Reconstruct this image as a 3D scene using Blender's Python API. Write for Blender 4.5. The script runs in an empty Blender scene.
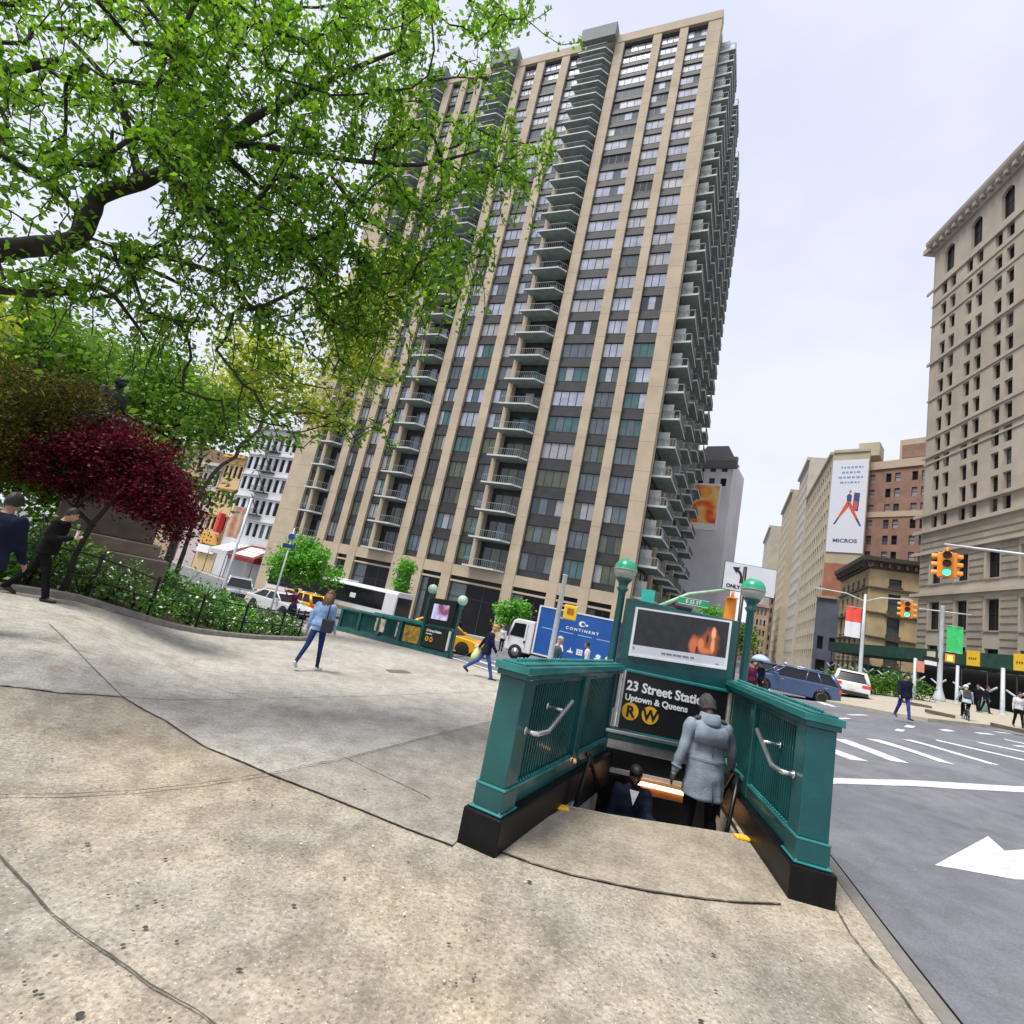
import bpy, bmesh, math, random
from mathutils import Vector, Matrix, noise, geometry
R = math.radians
random.seed(11)
S = bpy.context.scene
COL = S.collection

# ------------------------------------------------------------------ camera
PITCH, ROLL, FPX, CAMH = R(11.0), R(12.0), 500.0, 1.75
def ray(px, py):
    """direction of a photo pixel in the world (x right, y ahead, z up)"""
    x, y = (px-512)/FPX, -(py-512)/FPX
    c, s = math.cos(ROLL), math.sin(ROLL)
    dx, dy = c*x-s*y, s*x+c*y
    c, s = math.cos(PITCH), math.sin(PITCH)
    return Vector((dx, c-s*dy, c*dy+s))
cam = bpy.data.cameras.new('camera'); camo = bpy.data.objects.new('camera', cam); COL.objects.link(camo)
cam.sensor_width = 36; cam.lens = 36*FPX/1024; cam.clip_start = .05; cam.clip_end = 3000
_c, _s, _cp, _sp = math.cos(ROLL), math.sin(ROLL), math.cos(PITCH), math.sin(PITCH)
rt = Vector((_c, -_sp*_s, _cp*_s)); up = Vector((-_s, -_sp*_c, _cp*_c)); bk = -Vector((0, _cp, _sp))
camo.matrix_world = Matrix(((rt.x, up.x, bk.x, 0), (rt.y, up.y, bk.y, 0), (rt.z, up.z, bk.z, CAMH), (0, 0, 0, 1)))
S.camera = camo

# ------------------------------------------------------------------ terrain
def sst(a, b, v):
    t = min(1, max(0, (v-a)/(b-a))); return t*t*(3-2*t)
def g(x, y):
    """height of the pavement level: a shallow bowl, the streets fall away to the south and rise to the avenue"""
    az = math.degrees(math.atan2(x, y)) if y > .01 else (90 if x > 0 else -90)
    d = min(math.hypot(x, y), 70); e = max(0, d-5)
    w = (1-sst(10, 28, az))*sst(-38, -22, az)
    upw = .06*(1-sst(-40, -28, az))*min(e, 12) + .022*sst(30, 42, az)*min(e, 45)
    fade = 1 if y > 4 else max(0, y/4)
    return .024*max(-60, min(60, x)) + fade*(upw-.035*w*e)
ROADZ = -.13
def road(x, y): return g(x, y)+ROADZ
def atD(px, py, D):
    d = ray(px, py); k = D/math.hypot(d.x, d.y); return Vector((d.x*k, d.y*k, CAMH+d.z*k))
def azD(az, D): return (D*math.sin(R(az)), D*math.cos(R(az)))

# ------------------------------------------------------------------ mesh builder
class MB:
    def __init__(s): s.v = []; s.f = []; s.m = []; s.smooth = []
    def add(s, vs, fs, m=0, smooth=False):
        n = len(s.v); s.v += [tuple(p) for p in vs]
        for f in fs: s.f.append(tuple(i+n for i in f)); s.m.append(m); s.smooth.append(smooth)
        return s
    def box(s, x0, x1, y0, y1, z0, z1, m=0, T=None):
        vs = [(x0,y0,z0),(x1,y0,z0),(x1,y1,z0),(x0,y1,z0),(x0,y0,z1),(x1,y0,z1),(x1,y1,z1),(x0,y1,z1)]
        if T: vs = [T(*p) for p in vs]
        return s.add(vs, [(0,3,2,1),(4,5,6,7),(0,1,5,4),(1,2,6,5),(2,3,7,6),(3,0,4,7)], m)
    def quad(s, a, b, c, d, m=0): return s.add([a,b,c,d], [(0,1,2,3)], m)
    def prism(s, poly, a, b, axis='z', m=0, T=None):
        n = len(poly)
        def P(u, v, w): return {'z':(u,v,w),'y':(u,w,v),'x':(w,u,v)}[axis]
        vs = [P(u,v,a) for u,v in poly]+[P(u,v,b) for u,v in poly]
        if T: vs = [T(*p) for p in vs]
        fs = [tuple(range(n-1,-1,-1)), tuple(range(n,2*n))]+[(i,(i+1)%n,n+(i+1)%n,n+i) for i in range(n)]
        return s.add(vs, fs, m)
    def tube(s, pts, rad, n=8, m=0, smooth=True, cap=True):
        pts = [Vector(p) for p in pts]; N = len(pts)
        if not isinstance(rad, (list, tuple)): rad = [rad]*N
        vs = []; fs = []
        t0 = (pts[1]-pts[0]).normalized()
        u = t0.orthogonal().normalized()
        for i, p in enumerate(pts):
            t = (pts[min(i+1,N-1)]-pts[max(i-1,0)])
            if t.length < 1e-9: t = t0
            t = t.normalized(); u = (u-t*u.dot(t))
            u = u.normalized() if u.length > 1e-6 else t.orthogonal().normalized()
            w = t.cross(u)
            for k in range(n):
                a = 2*math.pi*k/n; vs.append(p+(u*math.cos(a)+w*math.sin(a))*rad[i])
        for i in range(N-1):
            for k in range(n):
                k2 = (k+1)%n; fs.append((i*n+k, i*n+k2, (i+1)*n+k2, (i+1)*n+k))
        if cap: fs += [tuple(range(n-1,-1,-1)), tuple(range((N-1)*n, N*n))]
        return s.add(vs, fs, m, smooth)
    def lathe(s, prof, c=(0,0,0), n=20, m=0, smooth=True, T=None):
        vs = []; fs = []; N = len(prof)
        for r, z in prof:
            for k in range(n):
                a = 2*math.pi*k/n; p = (c[0]+r*math.cos(a), c[1]+r*math.sin(a), c[2]+z); vs.append(T(*p) if T else p)
        for i in range(N-1):
            for k in range(n):
                k2 = (k+1)%n; fs.append((i*n+k, i*n+k2, (i+1)*n+k2, (i+1)*n+k))
        fs += [tuple(range(n-1,-1,-1)), tuple(range((N-1)*n, N*n))]
        return s.add(vs, fs, m, smooth)
    def ball(s, c, r, n=14, m=0, sc=(1,1,1)):
        h = n//2
        vs = [(c[0],c[1],c[2]-r*sc[2])]; fs = []
        for i in range(1, h):
            t = math.pi*i/h-math.pi/2
            for k in range(n):
                a = 2*math.pi*k/n
                vs.append((c[0]+r*sc[0]*math.cos(t)*math.cos(a), c[1]+r*sc[1]*math.cos(t)*math.sin(a), c[2]+r*sc[2]*math.sin(t)))
        vs.append((c[0],c[1],c[2]+r*sc[2])); L = len(vs)-1
        for k in range(n):
            k2 = (k+1)%n; fs.append((0, 1+k2, 1+k)); fs.append((L, 1+(h-2)*n+k, 1+(h-2)*n+k2))
            for i in range(h-2): fs.append((1+i*n+k, 1+i*n+k2, 1+(i+1)*n+k2, 1+(i+1)*n+k))
        return s.add(vs, fs, m, True)
    def build(s, name, mats, parent=None, bevel=0, seg=2, off=None):
        me = bpy.data.meshes.new(name)
        vs = s.v if off is None else [(a-off[0], b-off[1], c-off[2]) for a,b,c in s.v]
        me.from_pydata(vs, [], s.f)
        if not isinstance(mats, (list, tuple)): mats = [mats]
        for m in mats: me.materials.append(m)
        me.polygons.foreach_set('material_index', s.m)
        me.polygons.foreach_set('use_smooth', s.smooth)
        me.update()
        o = bpy.data.objects.new(name, me); COL.objects.link(o)
        if parent: o.parent = parent
        if bevel:
            b = o.modifiers.new('bevel', 'BEVEL'); b.width = bevel; b.segments = seg; b.limit_method = 'ANGLE'; b.angle_limit = R(40)
        return o
def fix_normals(o):
    bm = bmesh.new(); bm.from_mesh(o.data); bmesh.ops.recalc_face_normals(bm, faces=bm.faces); bm.to_mesh(o.data); bm.free(); return o
def tag(o, label=None, cat=None, group=None, kind=None):
    if label: o['label'] = label
    if cat: o['category'] = cat
    if group: o['group'] = group
    if kind: o['kind'] = kind
    return o
def thing(name, label, cat, loc=(0,0,0), rz=0, group=None):
    o = bpy.data.objects.new(name, None); COL.objects.link(o); o.empty_display_size = .2
    o.location = loc; o.rotation_euler = (0,0,rz); return tag(o, label, cat, group)
def setkind(o, k): o['kind'] = k; return o
def drape(poly, off, step=1.0, hole=None, zf=g):
    """a polygon laid on the terrain: (verts, tris)"""
    loops = [[Vector((p[0],p[1],0)) for p in poly]]
    if hole: loops.append([Vector((p[0],p[1],0)) for p in hole])
    flat = [p for l in loops for p in l]
    bm = bmesh.new(); vs = [bm.verts.new(p) for p in flat]
    for t in geometry.tessellate_polygon(loops):
        try: bm.faces.new([vs[i] for i in t])
        except ValueError: pass
    xs = [p.x for p in flat]; ys = [p.y for p in flat]
    for axis, lo, hi in ((Vector((1,0,0)), min(xs), max(xs)), (Vector((0,1,0)), min(ys), max(ys))):
        k = math.floor(lo/step)+1
        while k*step < hi:
            bmesh.ops.bisect_plane(bm, geom=bm.verts[:]+bm.edges[:]+bm.faces[:], plane_co=axis*(k*step), plane_no=axis, dist=1e-5); k += 1
    bmesh.ops.recalc_face_normals(bm, faces=bm.faces)
    for v in bm.verts: v.co.z = zf(v.co.x, v.co.y)+off
    bm.verts.ensure_lookup_table(); bm.verts.index_update()
    out = [v.co[:] for v in bm.verts]; fs = []
    for f in bm.faces:
        ids = [v.index for v in f.verts]
        if f.normal.z < 0: ids.reverse()
        fs.append(tuple(ids))
    bm.free(); return out, fs
def strip(pts, w, off, zf=g, step=.25, jit=0, rnd=random):
    """a flat band along a ground polyline"""
    P = []
    for a, b in zip(pts, pts[1:]):
        L = math.hypot(b[0]-a[0], b[1]-a[1]); n = max(1, int(L/step))
        P += [(a[0]+(b[0]-a[0])*i/n, a[1]+(b[1]-a[1])*i/n) for i in range(n)]
    P.append(pts[-1]); vs = []; fs = []
    for i, p in enumerate(P):
        q, r = P[max(i-1,0)], P[min(i+1,len(P)-1)]
        d = Vector((r[0]-q[0], r[1]-q[1])).normalized(); nx, ny = -d.y, d.x
        j = rnd.uniform(-jit, jit); ww = w*(1+rnd.uniform(-.5,.5)) if jit else w
        for sg in (-.5, .5):
            x, y = p[0]+nx*(sg*ww+j), p[1]+ny*(sg*ww+j); vs.append((x, y, zf(x,y)+off))
        if i: fs.append((2*i-2, 2*i, 2*i+1, 2*i-1))
    fs = [f[::-1] for f in fs]
    return vs, fs

# ------------------------------------------------------------------ materials
MATS = {}
def mat(name, col, rough=.7, var=.12, scale=4.0, metal=0.0, spec=.5, bump=0.0, bscale=30., col2=None, emit=None, es=0, trans=0, coord='Object', detail=6, coat=0):
    if name in MATS: return MATS[name]
    m = bpy.data.materials.new(name); m.use_nodes = True; nt = m.node_tree; n = nt.nodes; l = nt.links
    b = n['Principled BSDF']; b.inputs['Roughness'].default_value = rough; b.inputs['Metallic'].default_value = metal
    b.inputs['Specular IOR Level'].default_value = spec
    if coat: b.inputs['Coat Weight'].default_value = coat; b.inputs['Coat Roughness'].default_value = .05
    tc = n.new('ShaderNodeTexCoord')
    nz = n.new('ShaderNodeTexNoise'); nz.inputs['Scale'].default_value = scale; nz.inputs['Detail'].default_value = detail
    l.new(tc.outputs[coord], nz.inputs['Vector'])
    rp = n.new('ShaderNodeValToRGB'); rp.color_ramp.elements[0].position = .3; rp.color_ramp.elements[1].position = .7
    c2 = col2 or tuple(min(1, c*(1+var)) for c in col); c1 = tuple(c*(1-var) for c in col) if not col2 else col
    rp.color_ramp.elements[0].color = (*c1, 1); rp.color_ramp.elements[1].color = (*c2, 1)
    l.new(nz.outputs['Fac'], rp.inputs['Fac']); l.new(rp.outputs['Color'], b.inputs['Base Color'])
    if bump:
        nb = n.new('ShaderNodeTexNoise'); nb.inputs['Scale'].default_value = bscale; nb.inputs['Detail'].default_value = 5
        l.new(tc.outputs[coord], nb.inputs['Vector'])
        bp = n.new('ShaderNodeBump'); bp.inputs['Strength'].default_value = bump; bp.inputs['Distance'].default_value = .02
        l.new(nb.outputs['Fac'], bp.inputs['Height']); l.new(bp.outputs['Normal'], b.inputs['Normal'])
    if emit:
        b.inputs['Emission Color'].default_value = (*emit, 1); b.inputs['Emission Strength'].default_value = es
    if trans: b.inputs['Transmission Weight'].default_value = trans
    MATS[name] = m; return m
def leafmat(name, c1, c2, tr=.45, gloss=.04):
    m = bpy.data.materials.new(name); m.use_nodes = True; nt = m.node_tree; n = nt.nodes; l = nt.links
    out = n['Material Output']; n.remove(n['Principled BSDF'])
    geo = n.new('ShaderNodeNewGeometry'); rp = n.new('ShaderNodeValToRGB')
    rp.color_ramp.elements[0].color = (*c1,1); rp.color_ramp.elements[1].color = (*c2,1)
    l.new(geo.outputs['Random Per Island'], rp.inputs['Fac'])
    d = n.new('ShaderNodeBsdfDiffuse'); t = n.new('ShaderNodeBsdfTranslucent'); mx = n.new('ShaderNodeMixShader'); mx.inputs[0].default_value = tr
    gl = n.new('ShaderNodeBsdfGlossy'); gl.inputs['Roughness'].default_value = .45; m2 = n.new('ShaderNodeMixShader'); m2.inputs[0].default_value = gloss
    l.new(rp.outputs['Color'], d.inputs['Color']); l.new(rp.outputs['Color'], t.inputs['Color'])
    l.new(d.outputs[0], mx.inputs[1]); l.new(t.outputs[0], mx.inputs[2]); l.new(mx.outputs[0], m2.inputs[1]); l.new(gl.outputs[0], m2.inputs[2])
    l.new(m2.outputs[0], out.inputs['Surface']); return m

# ------------------------------------------------------------------ sky and light
SUN_EL, SUN_AZ = R(66), R(238)      # a veiled sun high to the left, a little behind the camera
w = bpy.data.worlds.new('World'); S.world = w; w.use_nodes = True
nt = w.node_tree; n = nt.nodes; l = nt.links
bg = n['Background']; bg.inputs['Strength'].default_value = .12
sky = n.new('ShaderNodeTexSky'); sky.sky_type = 'NISHITA'; sky.sun_disc = False
sky.sun_elevation = SUN_EL; sky.sun_rotation = SUN_AZ
tc = n.new('ShaderNodeTexCoord'); mp = n.new('ShaderNodeMapping'); mp.inputs['Scale'].default_value = (1,1,2.2)
nz = n.new('ShaderNodeTexNoise'); nz.inputs['Scale'].default_value = 1.6; nz.inputs['Detail'].default_value = 5; nz.inputs['Roughness'].default_value = .55
l.new(tc.outputs['Generated'], mp.inputs['Vector']); l.new(mp.outputs['Vector'], nz.inputs['Vector'])
rp = n.new('ShaderNodeValToRGB'); rp.color_ramp.elements[0].position = .38; rp.color_ramp.elements[1].position = .64
rp.color_ramp.elements[0].color = (4.75,4.98,6.0,1); rp.color_ramp.elements[1].color = (5.6,5.75,6.4,1)
l.new(nz.outputs['Fac'], rp.inputs['Fac'])
mix = n.new('ShaderNodeMix'); mix.data_type = 'RGBA'; mix.inputs['Factor'].default_value = .88
l.new(sky.outputs['Color'], mix.inputs['A']); l.new(rp.outputs['Color'], mix.inputs['B']); l.new(mix.outputs['Result'], bg.inputs['Color'])
sl = bpy.data.lights.new('sun', 'SUN'); sl.energy = 3.0; sl.angle = R(22); sl.color = (1,.96,.9)
so = bpy.data.objects.new('sun', sl); COL.objects.link(so)
# sky sun_rotation is measured from +Y clockwise
sd = Vector((math.sin(SUN_AZ)*math.cos(SUN_EL), math.cos(SUN_AZ)*math.cos(SUN_EL), math.sin(SUN_EL)))
so.rotation_euler = sd.to_track_quat('Z', 'Y').to_euler()
S.view_settings.view_transform = 'Standard'; S.view_settings.look = 'None'; S.view_settings.exposure = .55; S.view_settings.gamma = 1
S.cycles.max_bounces = 6; S.cycles.diffuse_bounces = 3; S.cycles.glossy_bounces = 3; S.cycles.transmission_bounces = 4; S.cycles.transparent_max_bounces = 6
S.cycles.sample_clamp_indirect = 6
S.cycles.use_denoising = True
# ------------------------------------------------------------------ ground, plaza, kerbs, road marks
def mat_asphalt():
    m = mat('asphalt', (.135,.14,.158), .8, bump=.3, bscale=90, col2=(.20,.203,.218), scale=.45, coord='Object')
    nt = m.node_tree; n = nt.nodes; l = nt.links; b = n['Principled BSDF']; src = b.inputs['Base Color'].links[0].from_socket; tc = [q for q in n if q.type == 'TEX_COORD'][0]
    for sc, p0, p1, lo, hi in ((55., .3, .7, .72, 1.22), (2.6, .33, .6, .80, 1.06), (.16, .35, .65, .86, 1.10)):
        z = n.new('ShaderNodeTexNoise'); z.inputs['Scale'].default_value = sc; z.inputs['Detail'].default_value = 6; z.inputs['Roughness'].default_value = .7; l.new(tc.outputs['Object'], z.inputs['Vector'])
        r = n.new('ShaderNodeValToRGB'); r.color_ramp.elements[0].position = p0; r.color_ramp.elements[1].position = p1; r.color_ramp.elements[0].color = (lo,lo,lo,1); r.color_ramp.elements[1].color = (hi,hi,hi*1.01,1); l.new(z.outputs['Fac'], r.inputs['Fac'])
        x = n.new('ShaderNodeMix'); x.data_type = 'RGBA'; x.blend_type = 'MULTIPLY'; x.inputs['Factor'].default_value = 1; l.new(src, x.inputs['A']); l.new(r.outputs['Color'], x.inputs['B']); src = x.outputs['Result']
    v = n.new('ShaderNodeTexVoronoi'); v.feature = 'DISTANCE_TO_EDGE'; v.inputs['Scale'].default_value = .22; w_ = n.new('ShaderNodeTexNoise'); w_.inputs['Scale'].default_value = 1.4; w_.inputs['Detail'].default_value = 6; l.new(tc.outputs['Object'], w_.inputs['Vector'])
    ma = n.new('ShaderNodeVectorMath'); ma.operation = 'MULTIPLY_ADD'; ma.inputs[1].default_value = (1.6,1.6,0); l.new(w_.outputs['Color'], ma.inputs[0]); l.new(tc.outputs['Object'], ma.inputs[2]); l.new(ma.outputs[0], v.inputs['Vector'])
    r = n.new('ShaderNodeValToRGB'); r.color_ramp.elements[0].position = .002; r.color_ramp.elements[1].position = .006; r.color_ramp.elements[0].color = (.55,.55,.55,1); r.color_ramp.elements[1].color = (1,1,1,1); l.new(v.outputs['Distance'], r.inputs['Fac'])
    x = n.new('ShaderNodeMix'); x.data_type = 'RGBA'; x.blend_type = 'MULTIPLY'; x.inputs['Factor'].default_value = .3; l.new(src, x.inputs['A']); l.new(r.outputs['Color'], x.inputs['B']); l.new(x.outputs['Result'], b.inputs['Base Color'])
    return m
def mat_concrete(name, ca, cb, speck):
    m = bpy.data.materials.new(name); m.use_nodes = True; nt = m.node_tree; n = nt.nodes; l = nt.links
    b = n['Principled BSDF']; b.inputs['Roughness'].default_value = .85
    tc = n.new('ShaderNodeTexCoord')
    def nz(sc, det=6, ro=.6):
        q = n.new('ShaderNodeTexNoise'); q.inputs['Scale'].default_value = sc; q.inputs['Detail'].default_value = det; q.inputs['Roughness'].default_value = ro
        l.new(tc.outputs['Object'], q.inputs['Vector']); return q
    def ramp(src, p0, c0, p1, c1):
        r = n.new('ShaderNodeValToRGB'); r.color_ramp.elements[0].position = p0; r.color_ramp.elements[1].position = p1
        r.color_ramp.elements[0].color = (*c0,1); r.color_ramp.elements[1].color = (*c1,1); l.new(src, r.inputs['Fac']); return r
    def mixc(mode, fac, a, bb):
        x = n.new('ShaderNodeMix'); x.data_type = 'RGBA'; x.blend_type = mode
        if isinstance(fac, float): x.inputs['Factor'].default_value = fac
        else: l.new(fac, x.inputs['Factor'])
        l.new(a, x.inputs['A']); l.new(bb, x.inputs['B']); return x.outputs['Result']
    base = ramp(nz(.55, 4).outputs['Fac'], .35, ca, .68, cb).outputs['Color']
    fine = ramp(nz(38, 3, .7).outputs['Fac'], .3, (.62,.62,.62), .7, (1.25,1.25,1.25)).outputs['Color']
    c = mixc('MULTIPLY', 1.0, base, fine)
    blot = ramp(nz(4.5, 5, .7).outputs['Fac'], .36, (.78,.77,.74), .6, (1.08,1.08,1.08)).outputs['Color']
    c = mixc('MULTIPLY', 1.0, c, blot)
    stain = ramp(nz(1.15, 7, .68).outputs['Fac'], .37, (.74,.72,.70), .56, (1.04,1.04,1.03)).outputs['Color']
    c = mixc('MULTIPLY', 1.0 if speck else .6, c, stain)
    if speck:
        for sc, th, col, rnd in ((36, .30, (.10,.098,.095), 1), (9., .10, (.035,.033,.03), .9), (52, .22, (.70,.69,.66), 1), (21, .22, (.14,.13,.12), 1), (80, .34, (.12,.115,.11), 1)):
            v = n.new('ShaderNodeTexVoronoi'); v.inputs['Scale'].default_value = sc; v.inputs['Randomness'].default_value = rnd
            wob = n.new('ShaderNodeVectorMath'); wob.operation = 'MULTIPLY_ADD'
            q = nz(sc*2, 2); wob.inputs[1].default_value = (.03,.03,.0)
            l.new(q.outputs['Color'], wob.inputs[0]); l.new(tc.outputs['Object'], wob.inputs[2]); l.new(wob.outputs[0], v.inputs['Vector'])
            d = ramp(v.outputs['Distance'], th*.75, (1,1,1), th, (0,0,0))
            gate = n.new('ShaderNodeMath'); gate.operation = 'GREATER_THAN'; gate.inputs[1].default_value = {9.: .78, 36: .58, 21: .74}.get(sc, .58)
            sx = n.new('ShaderNodeSeparateColor'); l.new(v.outputs['Color'], sx.inputs['Color']); l.new(sx.outputs['Red'], gate.inputs[0])
            mu = n.new('ShaderNodeMath'); mu.operation = 'MULTIPLY'; l.new(d.outputs['Color'], mu.inputs[0]); l.new(gate.outputs[0], mu.inputs[1])
            k = n.new('ShaderNodeMath'); k.operation = 'MULTIPLY'; k.inputs[1].default_value = .62; l.new(mu.outputs[0], k.inputs[0])
            rgb = n.new('ShaderNodeRGB'); rgb.outputs[0].default_value = (*col,1)
            c = mixc('MIX', k.outputs[0], c, rgb.outputs[0])
    l.new(c, b.inputs['Base Color'])
    bp = n.new('ShaderNodeBump'); bp.inputs['Strength'].default_value = .35; bp.inputs['Distance'].default_value = .01
    l.new(nz(70, 4).outputs['Fac'], bp.inputs['Height']); l.new(bp.outputs['Normal'], b.inputs['Normal'])
    return m
M_CONC = mat_concrete('sidewalk_concrete', (.345,.32,.275), (.42,.345,.245), True)
M_CONC_GREY = mat_concrete('grey_concrete_panel', (.285,.265,.235), (.35,.325,.28), False)
M_CONC_PALE = mat_concrete('pale_concrete_panel', (.39,.37,.335), (.47,.44,.39), False)
M_LANDING = mat_concrete('worn_landing_concrete', (.29,.255,.20), (.41,.355,.275), False)
M_ASPH = mat_asphalt()
M_JOINT = mat('joint_dirt', (.05,.045,.04), .95, scale=9, col2=(.12,.105,.09))
M_KERB = mat('granite_kerb', (.19,.178,.158), .8, scale=12, bump=.3)
M_PAINT = mat('road_paint', (.44,.44,.45), .75, var=.1, scale=7, col2=(.78,.78,.78), bump=.2, bscale=60, detail=10)

# the road level: one sheet to the horizon
mb = MB(); rings = [0,1,2,3,4,5,6,7,8,9,10,12,14,16,18,20,23,26,30,34,38,43,48,54,60,66,72,85,110,160,260,500,1200]; NA = 120
vs = []; fs = []
for i, r in enumerate(rings):
    for k in range(NA):
        a = 2*math.pi*k/NA; x, y = r*math.sin(a), r*math.cos(a); vs.append((x, y, road(x, y)))
for i in range(len(rings)-1):
    for k in range(NA):
        k2 = (k+1)%NA; fs.append((i*NA+k, (i+1)*NA+k, (i+1)*NA+k2, i*NA+k2)[::-1])
def _mid(f): return sum(vs[i][0] for i in f)/4, sum(vs[i][1] for i in f)/4
fs = [f for f in fs if not (.3 < _mid(f)[0] < 3.3 and 4.3 < _mid(f)[1] < 11.6)]   # the stair well is dug out under the pavement
mb.add(vs, fs, 0, True); setkind(mb.build('road', M_ASPH), 'structure')

KERB = [(1.6,-4),(2.35,1.0),(3.0,3.13),(3.35,4.2),(3.69,5.2),(4.4,7.4),(4.85,9.0),(4.8,10.6),(4.2,12.6),(3.1,14.6),(1.4,17.2),(-.6,20.6),(-2.0,22.6),(-5,24.6),(-9,27),(-15,30.5),(-22,34.5),(-45,44)]
HOLE = [(1.12,5.33),(2.90,5.40),(3.36,6.98),(3.55,10.0),(2.0,9.9),(1.80,6.95)]
HOLE = [(1.12,5.33),(2.90,5.40),(3.33,6.98),(1.82,6.92)]
PLAZA = KERB+[(-60,44),(-60,-14),(1.6,-14)]
# everything nearer than the arc joint is warm speckled concrete, beyond it paler slabs
vs, fs = drape(PLAZA, 0, .5, HOLE)
o = MB().add(vs, fs, 0, True).build('sidewalk', M_CONC); setkind(o, 'structure')
# kerb: granite edge with a dark steel face
mb = MB()
vs, fs = strip(KERB, .11, .004, step=.4); mb.add([(a-.06,b,c) for a,b,c in vs], fs, 0)
P = []
for a, b in zip(KERB, KERB[1:]):
    nn = max(1, int(math.hypot(b[0]-a[0], b[1]-a[1])/.4))
    P += [(a[0]+(b[0]-a[0])*i/nn, a[1]+(b[1]-a[1])*i/nn) for i in range(nn)]
P.append(KERB[-1])
for a, b in zip(P, P[1:]):
    mb.quad((a[0]+.02,a[1],road(*a)-.05),(b[0]+.02,b[1],road(*b)-.05),(b[0]+.02,b[1],g(*b)+.003),(a[0]+.02,a[1],g(*a)+.003), 1)
setkind(mb.build('kerb', [M_KERB, mat('kerb_steel', (.05,.05,.05), .6)]), 'structure')
def flat(name, polys, off, m, zf=g, step=1.0, kind='structure'):
    mb = MB()
    for p in polys:
        v, f = drape(p, off, step, None, zf); mb.add(v, f, 0, True)
    return setkind(mb.build(name, m), kind)
rj = random.Random(4)
J = {
 'a': [(-7.2,2.3),(-4.57,5.35),(-4.15,5.56),(-3.85,6.08),(-3.04,7.47),(-1.76,9.32),(.34,12.88),(1.0,14.0)],
 'b': [(-4.6,1.6),(-2.82,3.62),(-2.55,3.76),(-2.21,4.0),(-1.92,4.3),(-1.57,4.75),(-1.12,5.57),(-.73,6.45),(-.33,7.41),(.43,9.09),(2.2,12.2)],
 'c': [(-6.4,7.9),(-3.85,6.08),(-3.11,5.72),(-2.37,5.16),(-1.92,4.94),(-1.57,4.75),(-1.11,4.56),(-.68,4.38),(-.29,4.21),(.08,4.07)],
 'd': [(.44,4.12),(.66,4.03),(.94,3.97),(1.23,3.95),(1.52,3.94),(1.89,3.97),(2.2,4.02),(2.56,4.11)],
 'e': [(-2.6,3.25),(-2.24,3.02),(-1.96,2.86),(-1.71,2.71),(-1.5,2.61),(-1.34,2.55),(-1.04,2.42),(-.75,2.32),(-.2,2.0),(.9,1.3)],
 'f': [(3.07,4.28),(2.91,3.87),(2.84,3.57),(2.81,3.34),(2.7,3.0),(2.4,2.0),(2.1,1.0)]}
mb = MB()
for k, w_ in (('a',.010),('b',.011),('c',.010),('d',.013),('e',.007),('f',.010)):
    mb.add(*strip(J[k], w_, .024 if k == 'b' else .015, jit=.0025, rnd=rj, step=.05))
mb.add(*strip([(-4.86,8.42),(-3.07,7.43)], .008, .015, jit=.003, rnd=rj, step=.06))
mb.add(*strip([(-1.21,5.61),(-.18,4.86)], .007, .015, jit=.003, rnd=rj, step=.06))
setkind(mb.build('pavement_joints', M_JOINT), 'structure')
# paler slabs behind the first joint, the greyer slab beside the stair, the brown landing before the steps
A_, B_, C_, D_ = J['a'], J['b'], J['c'], J['d']
flat('pale_slabs', [A_[1:6]+[(.34,12.88),(1.0,14.0),(1.3,16.6),(-.7,20.0),(-2.2,21.9),(-6.6,24.2),(-11,26.5),(-14,20),(-10,8)]], .009, M_CONC_PALE, step=.5)
flat('middle_slab', [[A_[3],A_[4],A_[5],A_[6],A_[7],(1.9,15.6),(2.2,12.2)]+B_[9:4:-1]+C_[5:1:-1]], .010, M_CONC_PALE, step=.5)
flat('grey_slab', [B_[5:11]+[(3.9,12.3),(4.5,10.5),(4.5,9.0),(3.6,7.6),(1.65,7.3),(.12,4.2),(.08,4.07)]+C_[8:5:-1]], .011, M_CONC_GREY, step=.5)
flat('stair_landing', [D_+[(2.66,4.3),(2.92,5.40),(1.12,5.33),(.5,4.3)]], .008, M_LANDING, step=.5)
# gum and dirt spots, each a thin blot on the slabs
mb = MB(); rg = random.Random(8)
for i in range(330):
    if i < 230: x, y = rg.gauss(-1.3,1.3), rg.uniform(2.0,4.8)
    else: x, y = rg.uniform(-7,2), rg.uniform(3,11)
    r = rg.choice([.003,.004,.004,.005,.006,.007,.009,.013])*rg.uniform(.7,1.4); n_ = 9; ax = rg.uniform(.55,1)
    if 0 < x < 3.1 and y > 3.9: continue
    ph = rg.uniform(0,6.28)
    pts = [(x+r*math.cos(a)*rg.uniform(.8,1.2), y+ax*r*math.sin(a)*rg.uniform(.8,1.2)) for a in [ph+6.283*k/n_ for k in range(n_)]]
    mb.add([(a,b,g(a,b)+.014) for a,b in pts], [tuple(range(n_))])
setkind(mb.build('gum_spots', mat('old_gum', (.06,.055,.05), .9, var=.5, scale=2)), 'stuff')
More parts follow.
